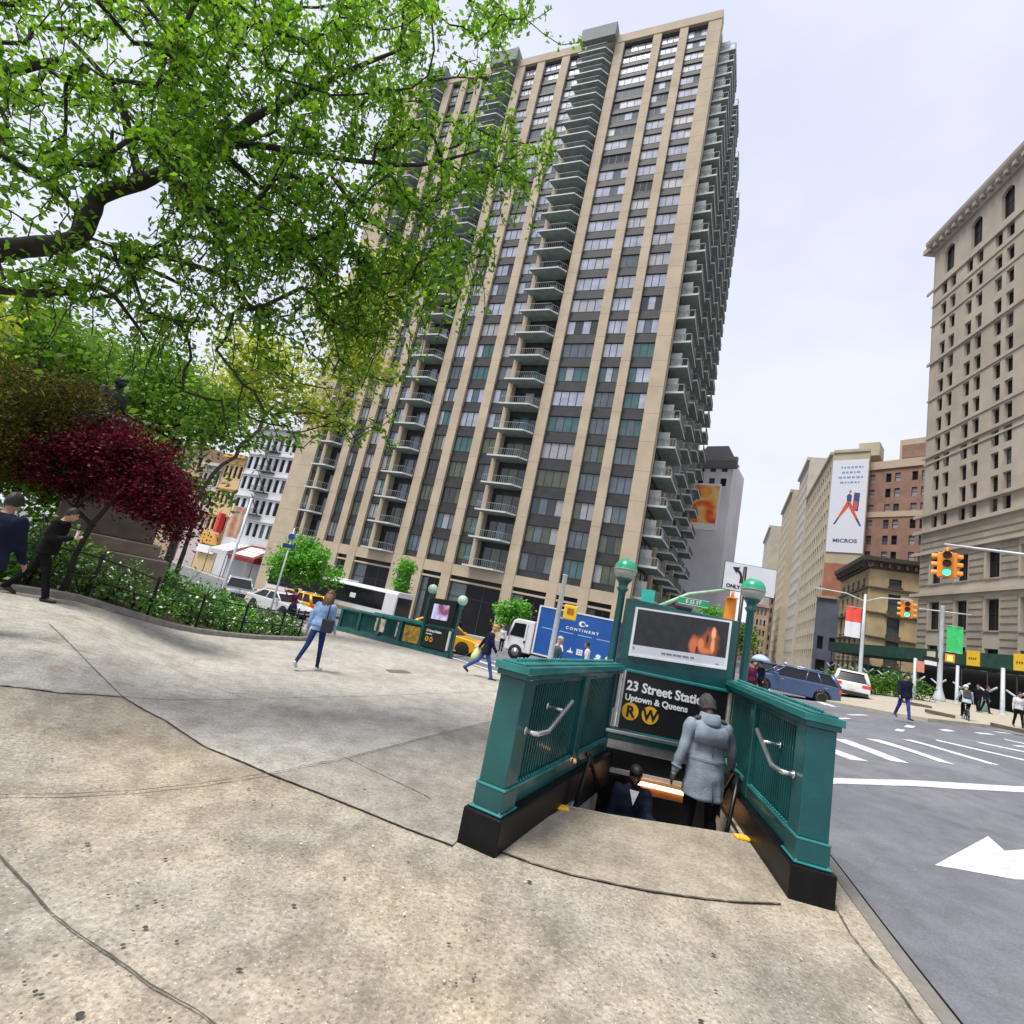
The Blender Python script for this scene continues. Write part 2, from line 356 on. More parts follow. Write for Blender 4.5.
# fine scraps of litter on the slabs
mb = MB()
for i in range(60):
    x, y = rg.uniform(-4,2.6), rg.uniform(2,4)
    if i > 35: x, y = rg.uniform(3.8,8), rg.uniform(4.5,9)
    zf_ = g if i <= 35 else road; r = rg.uniform(.004,.012); pts = [(x+r*math.cos(a)*rg.uniform(.5,1.4), y+r*math.sin(a)*rg.uniform(.5,1.4)) for a in [1.57*k for k in range(4)]]
    mb.add([(a,b,zf_(a,b)+.015) for a,b in pts], [(0,1,2,3)])
setkind(mb.build('litter', mat('paper_scrap', (.6,.59,.55), .9, var=.3)), 'stuff')
mb = MB(); mb.lathe([(.33,0),(.33,.006),(.30,.006),(.29,.003),(.001,.003)], (7.4,12.2,road(7.4,12.2)+.004), 28); setkind(mb.build('manhole_cover', mat('cast_iron', (.05,.048,.046), .6, var=.4, scale=20)), 'structure')
# drain plate in the pale slabs
o = MB().add(*drape([(-2.35,13.49),(-1.92,14.05),(-1.67,13.67),(-2.14,13.07)], .018)).build('drain_plate', mat('rusty_plate', (.16,.11,.08), .8, var=.4, scale=8))
tag(o, 'small rusty drain plate let into the pale pavement behind the woman in denim', 'drain plate')
# road markings
mb = MB()
for a, b in (((8.55,13.05),(8.42,11.25)),((10.05,14.25),(9.55,11.55)),((11.35,14.75),(11.30,12.3)),((12.85,15.35),(13.45,13.3)),((14.5,16.2),(16.3,14.95)),((17.1,17.5),(19.6,16.4)),((20.5,19.9),(23.3,17.9))):
    mb.add(*strip([a,b], .40, .006, road, step=.3))
setkind(mb.build('crosswalk_bars', M_PAINT), 'structure')
mb = MB(); mb.add(*strip([(5.2,8.55),(6.28,9.08),(7.38,9.35),(8.88,9.81),(11.48,10.73),(14.6,11.96),(20,14.3)], .34, .006, road, step=.3)); setkind(mb.build('stop_line', M_PAINT), 'structure')
v, f = drape([(5.23,5.8),(7.16,7.15),(6.88,6.66),(9.9,7.9),(8.6,6.45),(6.1,5.78)], .004, .5, None, road)
setkind(MB().add(v, f).build('turn_arrow', M_PAINT), 'structure')
mb = MB()
for a, b, w_ in (((15.6,18.6),(16.4,19.4),.25),((14.1,17.2),(14.7,17.8),.22),((17.5,19.3),(18.4,19.9),.25),((20,20.5),(21.2,21.1),.25),((22.6,22.4),(23.8,22.8),.25),((24.0,20.6),(26.5,21.3),.5),((19.2,18.3),(20.2,18.7),.2),
                 ((15.5,21.5),(16.6,22.0),.3),((13.6,19.5),(14.5,20.1),.22),((16.2,26.5),(18.2,33),.4),((17.4,25.3),(20.4,32.5),.4),((14.6,27),(15.8,33),.35),((18.4,24),(22.5,33),.22)):
    mb.add(*strip([a,b], w_, .006, road, step=.3))
for a, b in (((1.5,19.0),(-1.5,23.6)),((2.6,20.2),(-.4,25)),((3.7,21.4),(.7,26.2)),((4.8,22.6),(1.8,27.4))):
    mb.add(*strip([a,b], .5, .006, road, step=.5))
setkind(mb.build('lane_dashes', M_PAINT), 'structure')
# pale pedestrian apron in front of the grey tower on the avenue
M_APRON = mat('apron_gravel', (.40,.36,.28), .9, var=.15, scale=2, bump=.3, bscale=40)
AP = [(18.4,27),(18.3,22.6),(19.2,21.9),(27.4,25.4),(40,31),(62,42),(66,70),(44,62),(24,40)]
v, f = drape(AP, .002, 2.0); mb = MB(); mb.add(v, f, 0, True)
for a, b in zip(AP, AP[1:]+AP[:1]): mb.quad((a[0],a[1],road(*a)-.2),(b[0],b[1],road(*b)-.2),(b[0],b[1],g(*b)+.002),(a[0],a[1],g(*a)+.002))
setkind(mb.build('far_sidewalk', M_APRON), 'structure')
# tower's pavement
TWC = Vector((15.95,60.0)); TWU = Vector((-math.cos(R(23)), math.sin(R(23)))); TWN = Vector((-math.sin(R(23)), -math.cos(R(23))))
def tw(s, n): p = TWC+TWU*s+TWN*n; return (p.x, p.y)
SWP = [tw(-4,5.0),tw(40,5.0),tw(110,5.0),tw(110,0.5),tw(-4,.5)]
v, f = drape(SWP, .0, 3.0); mb = MB(); mb.add(v, f, 0, True)
for a, b in zip(SWP[:3], SWP[1:3]):
    for i in range(20):
        p = (a[0]+(b[0]-a[0])*i/20, a[1]+(b[1]-a[1])*i/20); q = (a[0]+(b[0]-a[0])*(i+1)/20, a[1]+(b[1]-a[1])*(i+1)/20)
        mb.quad((*p, road(*p)-.2), (*q, road(*q)-.2), (*q, g(*q)), (*p, g(*p)))
setkind(mb.build('tower_sidewalk', M_CONC_PALE), 'structure')
# ------------------------------------------------------------------ text helper
def text_mesh(body, size, depth=.004, bold=0.0, align='LEFT'):
    cu = bpy.data.curves.new('lettering', 'FONT'); cu.body = body; cu.size = size; cu.extrude = depth; cu.offset = bold; cu.align_x = align; cu.align_y = 'BOTTOM_BASELINE' if False else 'CENTER'
    cu.resolution_u = 3
    o = bpy.data.objects.new('lettering', cu); COL.objects.link(o)
    dg = bpy.context.evaluated_depsgraph_get(); me = bpy.data.meshes.new_from_object(o.evaluated_get(dg))
    bpy.data.objects.remove(o); bpy.data.curves.remove(cu); return me
def text_obj(name, body, size, m, parent, M, depth=.004, bold=0.0, align='LEFT', sx=1.0):
    """M: 4x4 placing the text plane (x = reading direction, y = up, z = out of the sign)"""
    me = text_mesh(body, size, depth, bold, align); me.materials.clear(); me.materials.append(m)
    me.transform(Matrix.Diagonal((sx,1,1,1))); me.transform(M)
    for p in me.polygons: p.material_index = 0
    o = bpy.data.objects.new(name, me); COL.objects.link(o); o.parent = parent; return o
def plane_M(o, u, v):
    u = Vector(u).normalized(); v = Vector(v).normalized(); w_ = u.cross(v); o = Vector(o)
    return Matrix(((u.x,v.x,w_.x,o.x),(u.y,v.y,w_.y,o.y),(u.z,v.z,w_.z,o.z),(0,0,0,1)))

# ------------------------------------------------------------------ the near subway entrance
M_GREEN = mat('subway_green_paint', (.004,.052,.055), .34, scale=2.2, bump=.12, bscale=22, coat=.2, col2=(.010,.105,.104), detail=9)
M_GREEN2 = mat('subway_green_light', (.010,.12,.115), .32, scale=4, coat=.2, col2=(.03,.23,.22), bump=.1, bscale=25, detail=9)
M_BLACKST = mat('black_granite_base', (.004,.004,.005), .45, var=.6, scale=6, spec=.25, bump=.1, bscale=30)
M_STEEL = mat('brushed_steel', (.62,.63,.65), .3, metal=.9, scale=10)
M_BLACK = mat('black_enamel', (.008,.008,.009), .35, var=.3)
M_SIGNBLK = mat('sign_black', (.012,.012,.014), .4, var=.1)
M_WHITE = mat('white_enamel', (.8,.8,.8), .5, var=.05)
M_YEL = mat('route_yellow', (.78,.42,.02), .5, var=.05)
M_TACT = mat('tactile_yellow', (.85,.50,.03), .7, var=.15, scale=30)
M_TILE = mat('stair_wall_tile', (.50,.52,.52), .4, var=.15, scale=9)
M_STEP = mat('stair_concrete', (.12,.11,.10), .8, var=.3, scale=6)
ent = thing('subway_entrance', 'near green subway stair entrance with black station sign and advertising screen', 'subway entrance', (0,0,0))
def rail_wall(P0, P1, inward, side):
    P0, P1 = Vector(P0), Vector(P1); L = (P1-P0).length; U = (P1-P0)/L; N = Vector((-U.y, U.x))*inward
    def T(s, n, z): p = P0+U*s+N*n; return (p.x, p.y, z)
    HW = .165; zb = .25+g(P0.x, P0.y)*.9; zt = (1.335 if side == 0 else 1.365)+g(P0.x, P0.y)
    b = MB().box(0, L+.1, -HW, HW, -.13, zb, 0, T).build('base_wall', M_BLACKST, ent, .012)
    # newel post: plinth, shaft, cap
    n_ = MB(); n_.box(.03,.33,-HW+.025,HW-.025, zb+.002, zb+.02, 1, T); n_.box(.05,.31,-HW+.04,HW-.04, zb+.02, zb+.17, 0, T); n_.box(.045,.315,-HW+.035,HW-.035, zb+.17, zb+.19, 1, T)
    n_.box(.065,.295,-HW+.052,HW-.052, zb+.19, zt-.09, 0, T)
    n_.build('newel_post', [M_GREEN, M_GREEN2], ent, .008)
    bo_ = MB()
    for s_ in (.06,.30):
        for n0 in (-HW+.052, HW-.052): bo_.lathe([(.011,0),(.011,.008),(.006,.012)], T(s_, n0, zb+.02), 8)
    bo_.build('anchor_bolts', M_STEEL, ent)
    # cap rail with a lip and a row of beads
    c = MB(); c.box(.035,L,-HW+.032,HW-.032, zt-.09, zt-.045, 0, T); c.box(.015,L,-HW+.012,HW-.012, zt-.045, zt+.015, 1, T); c.box(.04,L,-HW+.06,HW-.06, zt+.015, zt+.032, 1, T)
    k = .1
    while k < L-.1:
        c.lathe([(.010,0),(.016,.012),(.012,.028),(.002,.034)], T(k, .0, zt+.031), 8, 1); k += .075
    c.build('cap_rail', [M_GREEN, M_GREEN2], ent, .01)
    # panels between posts
    posts = [(.295,.33),(L*.55,L*.55+.16),(L-.12,L)]
    for a, b2 in posts[1:]:
        MB().box(a, b2, -.085, .085, zb+.002, zt-.092, 0, T).build('rail_post', M_GREEN, ent, .01)
    for (a0, a), (b0, b1) in zip(posts, posts[1:]):
        p = MB(); p.box(a, b0, -.022, .022, zb+.16, zt-.093, 0, T)
        s_ = a+.03
        while s_ < b0-.03:
            p.box(s_, s_+.022, -.04, .04, zb+.18, zt-.16, 0, T); s_ += .06
        p.box(a, b0, -.05, .05, zt-.155, zt-.094, 0, T)
        p.build('railing_panel', M_GREEN, ent, .004)
        q = MB(); q.box(a, b0, -.075, .075, zb+.002, zb+.13, 0, T); q.box(a, b0, -.085, .085, zb+.13, zb+.155, 1, T)
        s_ = a+.03
        while s_ < b0-.03:
            q.lathe([(.012,0),(.016,.01),(.008,.02)], T(s_, .06, zb+.155), 8, 1); q.lathe([(.012,0),(.016,.01),(.008,.02)], T(s_, -.06, zb+.155), 8, 1); s_ += .06
        q.build('bottom_rail', [M_GREEN, M_GREEN2], ent, .005)
    # steel grab handle on the inner face
    h = MB(); zh = zb+.60
    h.tube([T(.24,.12,zh),T(.24,.20,zh),T(.27,.215,zh),T(.50,.215,zh-.01),T(1.02,.215,zh+.20)], .021, 10)
    h.tube([T(.84,.05,zh+.13),T(.84,.215,zh+.13)], .014, 8)
    h.lathe([(.032,0),(.032,.014)], (0,0,0), 12, 0, T=lambda x,y,z: T(.24+x, .115+z, zh+y))
    h.lathe([(.03,0),(.03,.012)], (0,0,0), 12, 0, T=lambda x,y,z: T(.84+x, .045+z, zh+.13+y))
    h.build('grab_handle', M_STEEL, ent)
    return T, L
TL, LL = rail_wall((.25,4.09), (1.80,7.02), -1, 0)
TR, LR = rail_wall((2.85,4.20), (3.50,7.10), 1, 1)
# stair well: walls, steps, tunnel
H_ = [Vector(p) for p in HOLE]
wl = MB()
fl, fr, br_, bl_ = H_
zf = -.3
for a, b in ((bl_, fl), (fr, br_)):
    d = (b-a).normalized(); nn = Vector((-d.y, d.x))*(.06)
    for q in ((a-d*.0, b),):
        poly = [(q[0].x,q[0].y),(q[1].x,q[1].y),(q[1].x-nn.x,q[1].y-nn.y),(q[0].x-nn.x,q[0].y-nn.y)]
        wl.prism(poly, -2.6, -.012, 'z', 0)
wl.build('stair_wall', M_TILE, ent)
tn = MB()   # tunnel beyond the back wall
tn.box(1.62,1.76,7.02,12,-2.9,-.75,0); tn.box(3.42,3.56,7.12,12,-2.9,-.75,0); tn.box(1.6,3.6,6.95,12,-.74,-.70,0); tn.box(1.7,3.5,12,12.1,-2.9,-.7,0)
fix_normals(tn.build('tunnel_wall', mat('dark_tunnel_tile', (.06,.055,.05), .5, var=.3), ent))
bw = MB(); bw.box(1.80,3.42,6.96,7.03,-.74,.30,0)
bw.build('back_fascia', M_BLACK, ent)
MB().box(1.80,2.9,6.90,6.955,.02,.07,0).build('lintel', mat('grey_lintel', (.34,.33,.31), .7), ent)
st = MB(); ax = ((br_+bl_)/2-(fl+fr)/2).normalized(); sd_ = Vector((ax.y,-ax.x)); c0 = (fl+fr)/2
for i in range(14):
    d0, d1 = .002+i*.235, .002+(i+1)*.235; z1 = g(2,5.35)-.205*(i+1); p = c0+ax*d0; q = c0+ax*d1; hw = .86-.006*i
    st.prism([(p.x-sd_.x*hw,p.y-sd_.y*hw),(p.x+sd_.x*hw,p.y+sd_.y*hw),(q.x+sd_.x*hw,q.y+sd_.y*hw),(q.x-sd_.x*hw,q.y-sd_.y*hw)], -3.4, z1, 'z', 0)
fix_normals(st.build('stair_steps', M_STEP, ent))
MB().box(fl.x+.0,fr.x-.0,5.30,5.33,-.4,.035,0).build('step_nosing', mat('step_edge', (.30,.26,.2), .8), ent)
# lit tube under the back wall
lm = MB(); lm.tube([(2.30,6.88,-.03),(2.98,6.88,-.045)], .022, 12)
lo = lm.build('stair_light', mat('stair_lamp', (1,.75,.5), .5, emit=(1,.50,.22), es=8), ent)
MB().box(2.26,3.02,6.90,6.958,-.16,-.075,0).build('light_housing', mat('lamp_housing', (.25,.12,.05), .5), ent)
for (x, y, lb) in ((1.06,5.24,0),(2.86,5.30,0)):
    MB().box(x-.07,x+.07,y-.05,y+.05,g(x,y)+.002,g(x,y)+.035,0).build('tactile_marker', M_TACT, ent, .015)
# black stair handrails
def stair_rail(P):
    h = MB(); h.tube(P, .022, 10); h.build('stair_handrail', M_BLACK, ent)
stair_rail([(1.22,5.42,-.02),(1.34,5.62,.42),(1.30,5.60,.47),(1.40,5.9,.40),(1.9,6.85,-.42)])
stair_rail([(2.80,5.50,-.02),(2.98,5.75,.40),(3.06,5.9,.52),(3.10,6.05,.50),(3.24,6.85,-.3)])
# back: lower bar, sign board, cabinet with the screen
def TB(x, y, z): return (x, y, z)
YB = 7.0
bar = MB(); bar.box(1.78,3.46,6.90,7.06,.42,.56,0); bar.box(1.78,3.46,6.87,6.90,.50,.545,1); bar.box(1.80,3.44,6.92,7.04,.30,.42,1)
bar.build('back_rail', [M_GREEN, M_STEEL], ent, .008)
sg = MB(); sg.box(1.955,3.36,6.955,7.0,.565,1.30,0)
sign = sg.build('station_sign', M_SIGNBLK, ent, .006)
Msg = lambda x, z: plane_M((x,6.948,z),(1,0,0),(0,0,1))
text_obj('lettering', '23 Street Station', .172, M_WHITE, sign, Msg(1.985,1.115), .004, .0045, sx=.955)
text_obj('lettering', 'Uptown & Queens', .112, M_WHITE, sign, Msg(1.985,.965), .004, .003, sx=1.0)
for x, ch in ((2.085,'R'),(2.355,'W')):
    d = MB(); d.lathe([(.112,0),(.112,.006)], (0,0,0), 32, 0, False, T=lambda a,b,c: (x+a, 6.952-c, .795+b)); bu = d.build('route_bullet', M_YEL, sign); fix_normals(bu)
    text_obj('lettering', ch, .19, M_SIGNBLK, bu, plane_M((x,6.943,.79),(1,0,0),(0,0,1)), .002, .006, 'CENTER')
ps = MB()
for x0, x1 in ((1.80,1.835),(1.87,1.90),(1.925,1.95)): ps.box(x0,x1,6.93,6.97,.57,1.30,0)
ps.box(1.755,1.86,6.925,6.945,.57,.80,0)
ps.build('notice_strip', mat('pale_notice', (.62,.62,.58), .5), ent)
MB().box(3.375,3.405,6.93,6.97,.60,1.30,0).box(3.425,3.50,6.92,6.95,.72,1.34,0).build('notice_strip', mat('torn_poster', (.62,.57,.45), .6, var=.4, scale=6), ent)
cb = MB(); cb.box(1.84,3.40,6.96,7.14,1.30,2.26,0); cb.box(1.82,3.42,6.94,7.16,1.285,1.33,1)
cab = cb.build('display_cabinet', [M_GREEN, M_GREEN2], ent, .012)
mm = MB(); zl, zr = 1.50, 1.585
def scr(x, z): return z+(x-1.95)*.06
fx0, fx1 = 1.945, 3.285
fr_ = MB()
for x0, x1, za, zb_ in ((fx0,fx1,1.500,1.528),(fx0,fx1,2.135,2.16)): fr_.prism([(x0,scr(x0,za)),(x1,scr(x1,za)),(x1,scr(x1,zb_)),(x0,scr(x0,zb_))], 6.930, 6.958, 'y')
for x0, x1 in ((fx0,fx0+.03),(fx1-.03,fx1)): fr_.prism([(x0,scr(x0,1.528)),(x1,scr(x1,1.528)),(x1,scr(x1,2.135)),(x0,scr(x0,2.135))], 6.930, 6.958, 'y')
fix_normals(fr_.build('screen_frame', mat('screen_frame_white', (.75,.75,.76), .4), cab))
# the advertisement on the screen: a dark room, a warm lit figure on the right, pale caption band below
ad = bpy.data.materials.new('advert_screen'); ad.use_nodes = True; nt = ad.node_tree; n = nt.nodes; l = nt.links
b = n['Principled BSDF']; b.inputs['Roughness'].default_value = .25
tc = n.new('ShaderNodeTexCoord'); sx = n.new('ShaderNodeSeparateXYZ'); l.new(tc.outputs['Object'], sx.inputs[0])
nz = n.new('ShaderNodeTexNoise'); nz.inputs['Scale'].default_value = 8.5; nz.inputs['Detail'].default_value = 4; l.new(tc.outputs['Object'], nz.inputs['Vector'])
def blob(cx, cz, rx, rz):
    v = n.new('ShaderNodeVectorMath'); v.operation = 'SUBTRACT'; v.inputs[1].default_value = (cx, 0, cz); l.new(tc.outputs['Object'], v.inputs[0])
    s_ = n.new('ShaderNodeVectorMath'); s_.operation = 'MULTIPLY'; s_.inputs[1].default_value = (1/rx, 0, 1/rz); l.new(v.outputs[0], s_.inputs[0])
    ln = n.new('ShaderNodeVectorMath'); ln.operation = 'LENGTH'; l.new(s_.outputs[0], ln.inputs[0])
    ad_ = n.new('ShaderNodeMath'); ad_.operation = 'MULTIPLY_ADD'; ad_.inputs[1].default_value = .9; l.new(nz.outputs['Fac'], ad_.inputs[0]); l.new(ln.outputs['Value'], ad_.inputs[2])
    r_ = n.new('ShaderNodeMapRange'); r_.inputs['From Min'].default_value = 1.55; r_.inputs['From Max'].default_value = 1.0; l.new(ad_.outputs[0], r_.inputs['Value']); return r_.outputs[0]
rp = n.new('ShaderNodeValToRGB'); rp.color_ramp.elements[0].color = (.010,.010,.012,1); rp.color_ramp.elements[1].color = (.022,.02,.019,1); rp.color_ramp.elements[0].position = .45; rp.color_ramp.elements[1].position = .8
l.new(nz.outputs['Fac'], rp.inputs['Fac']); cur = rp.outputs['Color']
for cx, cz, rx, rz, col in ((2.93,1.82,.20,.17,(.14,.03,.015)),(3.02,1.88,.13,.22,(.20,.05,.02)),(2.80,1.82,.07,.13,(.36,.09,.03)),(2.90,1.84,.05,.10,(.42,.13,.05)),(3.055,2.02,.035,.09,(.62,.27,.12)),(3.06,1.86,.03,.13,(.55,.20,.08)),(2.97,1.77,.09,.05,(.40,.11,.04)),(2.98,1.93,.025,.08,(.03,.01,.01)),(2.85,1.76,.02,.06,(.02,.01,.01))):
    mx = n.new('ShaderNodeMix'); mx.data_type = 'RGBA'; l.new(blob(cx, cz, rx, rz), mx.inputs['Factor']); l.new(cur, mx.inputs['A']); mx.inputs['B'].default_value = (*col,1); cur = mx.outputs['Result']
l.new(cur, b.inputs['Base Color']); l.new(cur, b.inputs['Emission Color']); b.inputs['Emission Strength'].default_value = .55
x0, x1 = fx0+.03, fx1-.03
sc_ = MB(); sc_.prism([(x0,scr(x0,1.652)),(x1,scr(x1,1.652)),(x1,scr(x1,2.135)),(x0,scr(x0,2.135))], 6.938, 6.957, 'y'); fix_normals(sc_.build('screen', ad, cab))
cp = MB(); cp.prism([(x0,scr(x0,1.528)),(x1,scr(x1,1.528)),(x1,scr(x1,1.652)),(x0,scr(x0,1.652))], 6.938, 6.957, 'y'); cpo = fix_normals(cp.build('caption_band', mat('caption_white', (.62,.64,.68), .4, var=.05), cab))
tb = MB(); xx = 2.38
for k, w_ in enumerate((.07,.09,.05,.08,.11,.06)):
    z_ = scr(xx,1.585); tb.box(xx, xx+w_*.8, 6.934, 6.9375, z_, z_+.02, 0); xx += w_
tb.box(3.13,3.17,6.934,6.9375,scr(3.13,1.555),scr(3.13,1.565)); tb.box(1.99,2.005,6.934,6.9375,1.60,1.63)
tb.build('caption_lettering', mat('caption_grey', (.18,.18,.2), .5), cpo)
MB().box(2.5,2.72,6.95,7.05,2.262,2.30,0).build('top_vent', M_BLACK, cab)

# globe lamps: green upper half, white lower half
M_GGRN = mat('lamp_green_glass', (.015,.34,.17), .25, var=.15, coat=.3)
M_GWHT = mat('lamp_milk_glass', (.36,.40,.35), .3, var=.15)
def globe_lamp(x, y, zb, zc, r, label, lean=0):
    t = thing('globe_lamp', label, 'lamp', (x,y,zb), 0, 'globe lamps of the near entrance'); h = zc-r*1.0-zb
    p = MB(); p.lathe([(.085,0),(.085,.12),(.06,.16),(.055,h*.55),(.05,h-.16),(.055,h-.15),(.085,h-.10),(.06,h-.08),(.07,h-.03),(.11,h+.02),(.115,h+.05),(.02,h+.06)], (0,0,0), 16)
    p.build('lamp_post', M_GREEN, t)
    zc_ = zc-zb
    MB().lathe([(r*math.cos(a),r*math.sin(a)) for a in [math.radians(k) for k in range(-70,1,10)]]+[(r*1.04,0),(r*1.04,.012)], (0,0,zc_), 24).build('globe_base', M_GWHT, t)
    MB().lathe([(r*1.03,.013)]+[(r*math.cos(a)*1.0,r*math.sin(a)+.01) for a in [math.radians(k) for k in range(4,91,8)]]+[(.001,r+.02)], (0,0,zc_), 24).build('globe_top', M_GGRN, t)
    return t
globe_lamp(1.755,7.08,-.05,2.64,.16,'green topped globe lamp on the post left of the advertising screen')
globe_lamp(3.64,7.16,-.02,2.75,.165,'green topped globe lamp on the post right of the advertising screen, before the turn sign')
# ------------------------------------------------------------------ buildings
def proj_size(T_, s, z):
    """apparent size factor of a spot on a facade: nearer and more square-on is larger; -1 outside the frame"""
    p = Vector(T_(s, 0, z))-Vector((0,0,CAMH)); f = -p.dot(bk)
    if f < 1: return -1
    u, v = p.dot(rt)/f, p.dot(up)/f
    if abs(u) > 1.06 or abs(v) > 1.06: return -1
    return 1/p.length
class Building:
    def __init__(s, name, label, loc, cat='building'):
        s.root = thing(name, label, cat, (loc[0], loc[1], g(*loc))); s.off = (loc[0], loc[1], g(*loc)); s.cand = {}
    def part(s, mb, name, mats, parent=None, bevel=0):
        return fix_normals(mb.build(name, mats, parent or s.root, bevel, off=s.off))
    def repeat(s, name, items, mats, most=100, stuff_name=None):
        """items: (apparent size, builder(mb)); the largest become parts of their own, the rest one part"""
        items = sorted(items, key=lambda q: -q[0]); first = items[:most]; rest = items[most:]
        for _, fn in first:
            m = MB(); fn(m); m.build(name, mats, s.root, off=s.off)
        if rest:
            m = MB()
            for _, fn in rest: fn(m)
            setkind(m.build(name, mats, s.root, off=s.off), 'stuff')
def frameT(P0, P1, flip=False):
    P0, P1 = Vector(P0), Vector(P1); L = (P1-P0).length; U = (P1-P0)/L; N = Vector((U.y, -U.x))
    if N.dot(-P0) < 0: N = -N
    if flip: N = -N
    return (lambda s, n, z: (P0.x+U.x*s+N.x*n, P0.y+U.y*s+N.y*n, z)), L
def facade(mb, T, S0, S1, Z0, Z1, rows, m=0, th=.5, n0=0.0):
    """a wall with real openings. rows: list of (z0, z1, [(s0, s1), ...])"""
    z = Z0
    for z0, z1, ws in sorted(rows):
        if z0 > z+1e-4: mb.box(S0, S1, n0-th, n0, z, z0, m, T)
        s = S0
        for a, b in sorted(ws):
            if a > s: mb.box(s, a, n0-th, n0, z0, z1, m, T)
            s = b
        if s < S1: mb.box(s, S1, n0-th, n0, z0, z1, m, T)
        z = z1
    if z < Z1: mb.box(S0, S1, n0-th, n0, z, Z1, m, T)
def glassmat(name, col, rough=.08, metal=.0, spec=.8, var=.25, scale=.6):
    return mat(name, col, rough, var, scale, metal, spec)
G_DARK = glassmat('window_dark', (.018,.022,.026), .1)
G_MID = glassmat('window_grey', (.10,.125,.14), .12, .25)
G_TEAL = glassmat('window_teal', (.05,.12,.12), .1, .2)
G_SKY = glassmat('window_sky', (.40,.42,.48), .16, .4)
G_BLACK = glassmat('window_black', (.012,.012,.013), .3, 0, .25)
G_CURT = mat('window_curtain', (.30,.30,.315), .4, .1, 3, spec=.6)
G_OLIVE = glassmat('window_olive', (.07,.085,.045), .15, .1)
M_SKY2 = None
M_MULL = mat('window_frame_dark', (.03,.03,.032), .5)
M_MULLW = mat('window_frame_pale', (.5,.5,.48), .5)
def window(T, s0, s1, z0, z1, n, panes, pm, fr=.06, mid=None, sill=None):
    """one window: dark frame with panes set back; pm = material index per pane"""
    def fn(mb):
        w_ = (s1-s0)/panes
        for i in range(panes):
            a, b = s0+i*w_, s0+(i+1)*w_; ns = n-.05
            mb.quad(T(a+fr/2,ns,z0+fr), T(b-fr/2,ns,z0+fr), T(b-fr/2,ns,z1-fr), T(a+fr/2,ns,z1-fr), pm[i%len(pm)])
            if i: mb.box(a-fr/2, a+fr/2, ns-.03, n, z0+fr, z1-fr, 0, T)
        mb.box(s0, s1, n-.1, n, z0, z0+fr, 0, T); mb.box(s0, s1, n-.1, n, z1-fr, z1, 0, T)
        mb.box(s0, s0+fr/2, n-.1, n, z0+fr, z1-fr, 0, T); mb.box(s1-fr/2, s1, n-.1, n, z0+fr, z1-fr, 0, T)
        if mid: mb.box(s0+fr/2, s1-fr/2, n-.06, n+.01, z0+(z1-z0)*mid-.04, z0+(z1-z0)*mid+.04, 0, T)
        if sill: mb.box(s0-.15, s1+.15, n-.05, n+sill, z0-.18, z0-.003, 6, T)
    return fn
def wmats(sill, dark=None): return [M_MULL, dark or G_BLACK, G_MID, G_TEAL, G_SKY, G_CURT, sill, G_OLIVE]

# ---- the tall apartment tower
M_TWR = mat('tower_precast', (.46,.375,.265), .85, var=.12, scale=.35, bump=.15, bscale=12)
M_TWR_TOP = M_TWR
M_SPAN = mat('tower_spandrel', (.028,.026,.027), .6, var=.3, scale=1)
M_SLAB = mat('balcony_concrete', (.21,.27,.25), .8, var=.2, scale=1)
M_BRAIL = mat('balcony_rail', (.30,.325,.315), .6, var=.2, scale=4)
M_BFACE = mat('balcony_edge', (.55,.56,.53), .8, var=.1)
twr = Building('apartment_tower', 'tall beige apartment tower with balcony stacks beyond the subway entrance', tuple(TWC))
TT, _ = frameT(TWC, TWC+TWU*10)
ZC = [8.4,12.2,16.05,20.0,23.95,27.9,31.75,35.5,39.2,42.85,46.45,50.0,53.45,56.8,60.05,63.2,66.25,69.2,72.1,74.9,77.6,80.2,82.7,85.1,87.45,89.75,92.0,94.15]
ZE = [6.35]+[(a+b)/2 for a, b in zip(ZC, ZC[1:])]+[95.4]
# half storeys between the shaft's spandrels; bays: ('w', s0, s1, panes) plain window bay, ('b', s0, s1) balcony bay
PIL = [(0,1.95),(4.9,6.15),(8.95,10.25),(14.9,16.4),(24.2,25.6),(28.75,30.15),(32.5,34.0),(40.7,42.1),(44.0,45.3),(47.3,48.8),(53.9,58.3)]
BAYS = [('w',1.95,4.9,3),('w',6.15,8.95,3),('w',10.25,14.9,4),('b',16.4,24.2),('w',25.6,28.75,3),('w',30.15,32.5,3),('b',34,40.7),('w',42.1,44,2),('w',45.3,47.3,3),('b',48.8,53.9)]
rw = random.Random(5)
pil = MB()
zg = -3.4
for a, b in PIL:
    pil.box(a, b, -1.2, .42, zg, 4.1, 0, TT)
    z = 4.1
    for i, (z0, z1) in enumerate(zip(ZE, ZE[1:])):
        pil.box(a, b, -1.2, .42, z0+.03, z1, 0, TT)
        pil.box(a+.02, b-.02, -1.0, .37, z0-.001, z0+.03, 0, TT)
for (a, b), (c, d) in zip(PIL, PIL[1:]):       # fascia over the shop fronts, in two lifts with slots
    pil.box(b, c, -1.2, .36, 4.9, ZE[0]+.03, 0, TT); pil.box(b, c, -1.2, .30, 4.1, 4.35, 0, TT)
for a, b in PIL: pil.box(a, b, -1.2, .425, 4.1, ZE[0], 0, TT)
pil.box(0, 58.3, -1.2, .5, 95.4, 97.0, 0, TT)
pil.box(26, 44, -14, -6, 97, 99.6, 0, TT); pil.box(6, 9, -8, -4, 97, 99, 0, TT); pil.box(11.0,12.6,-3,-1.5,97,98.6,0,TT)
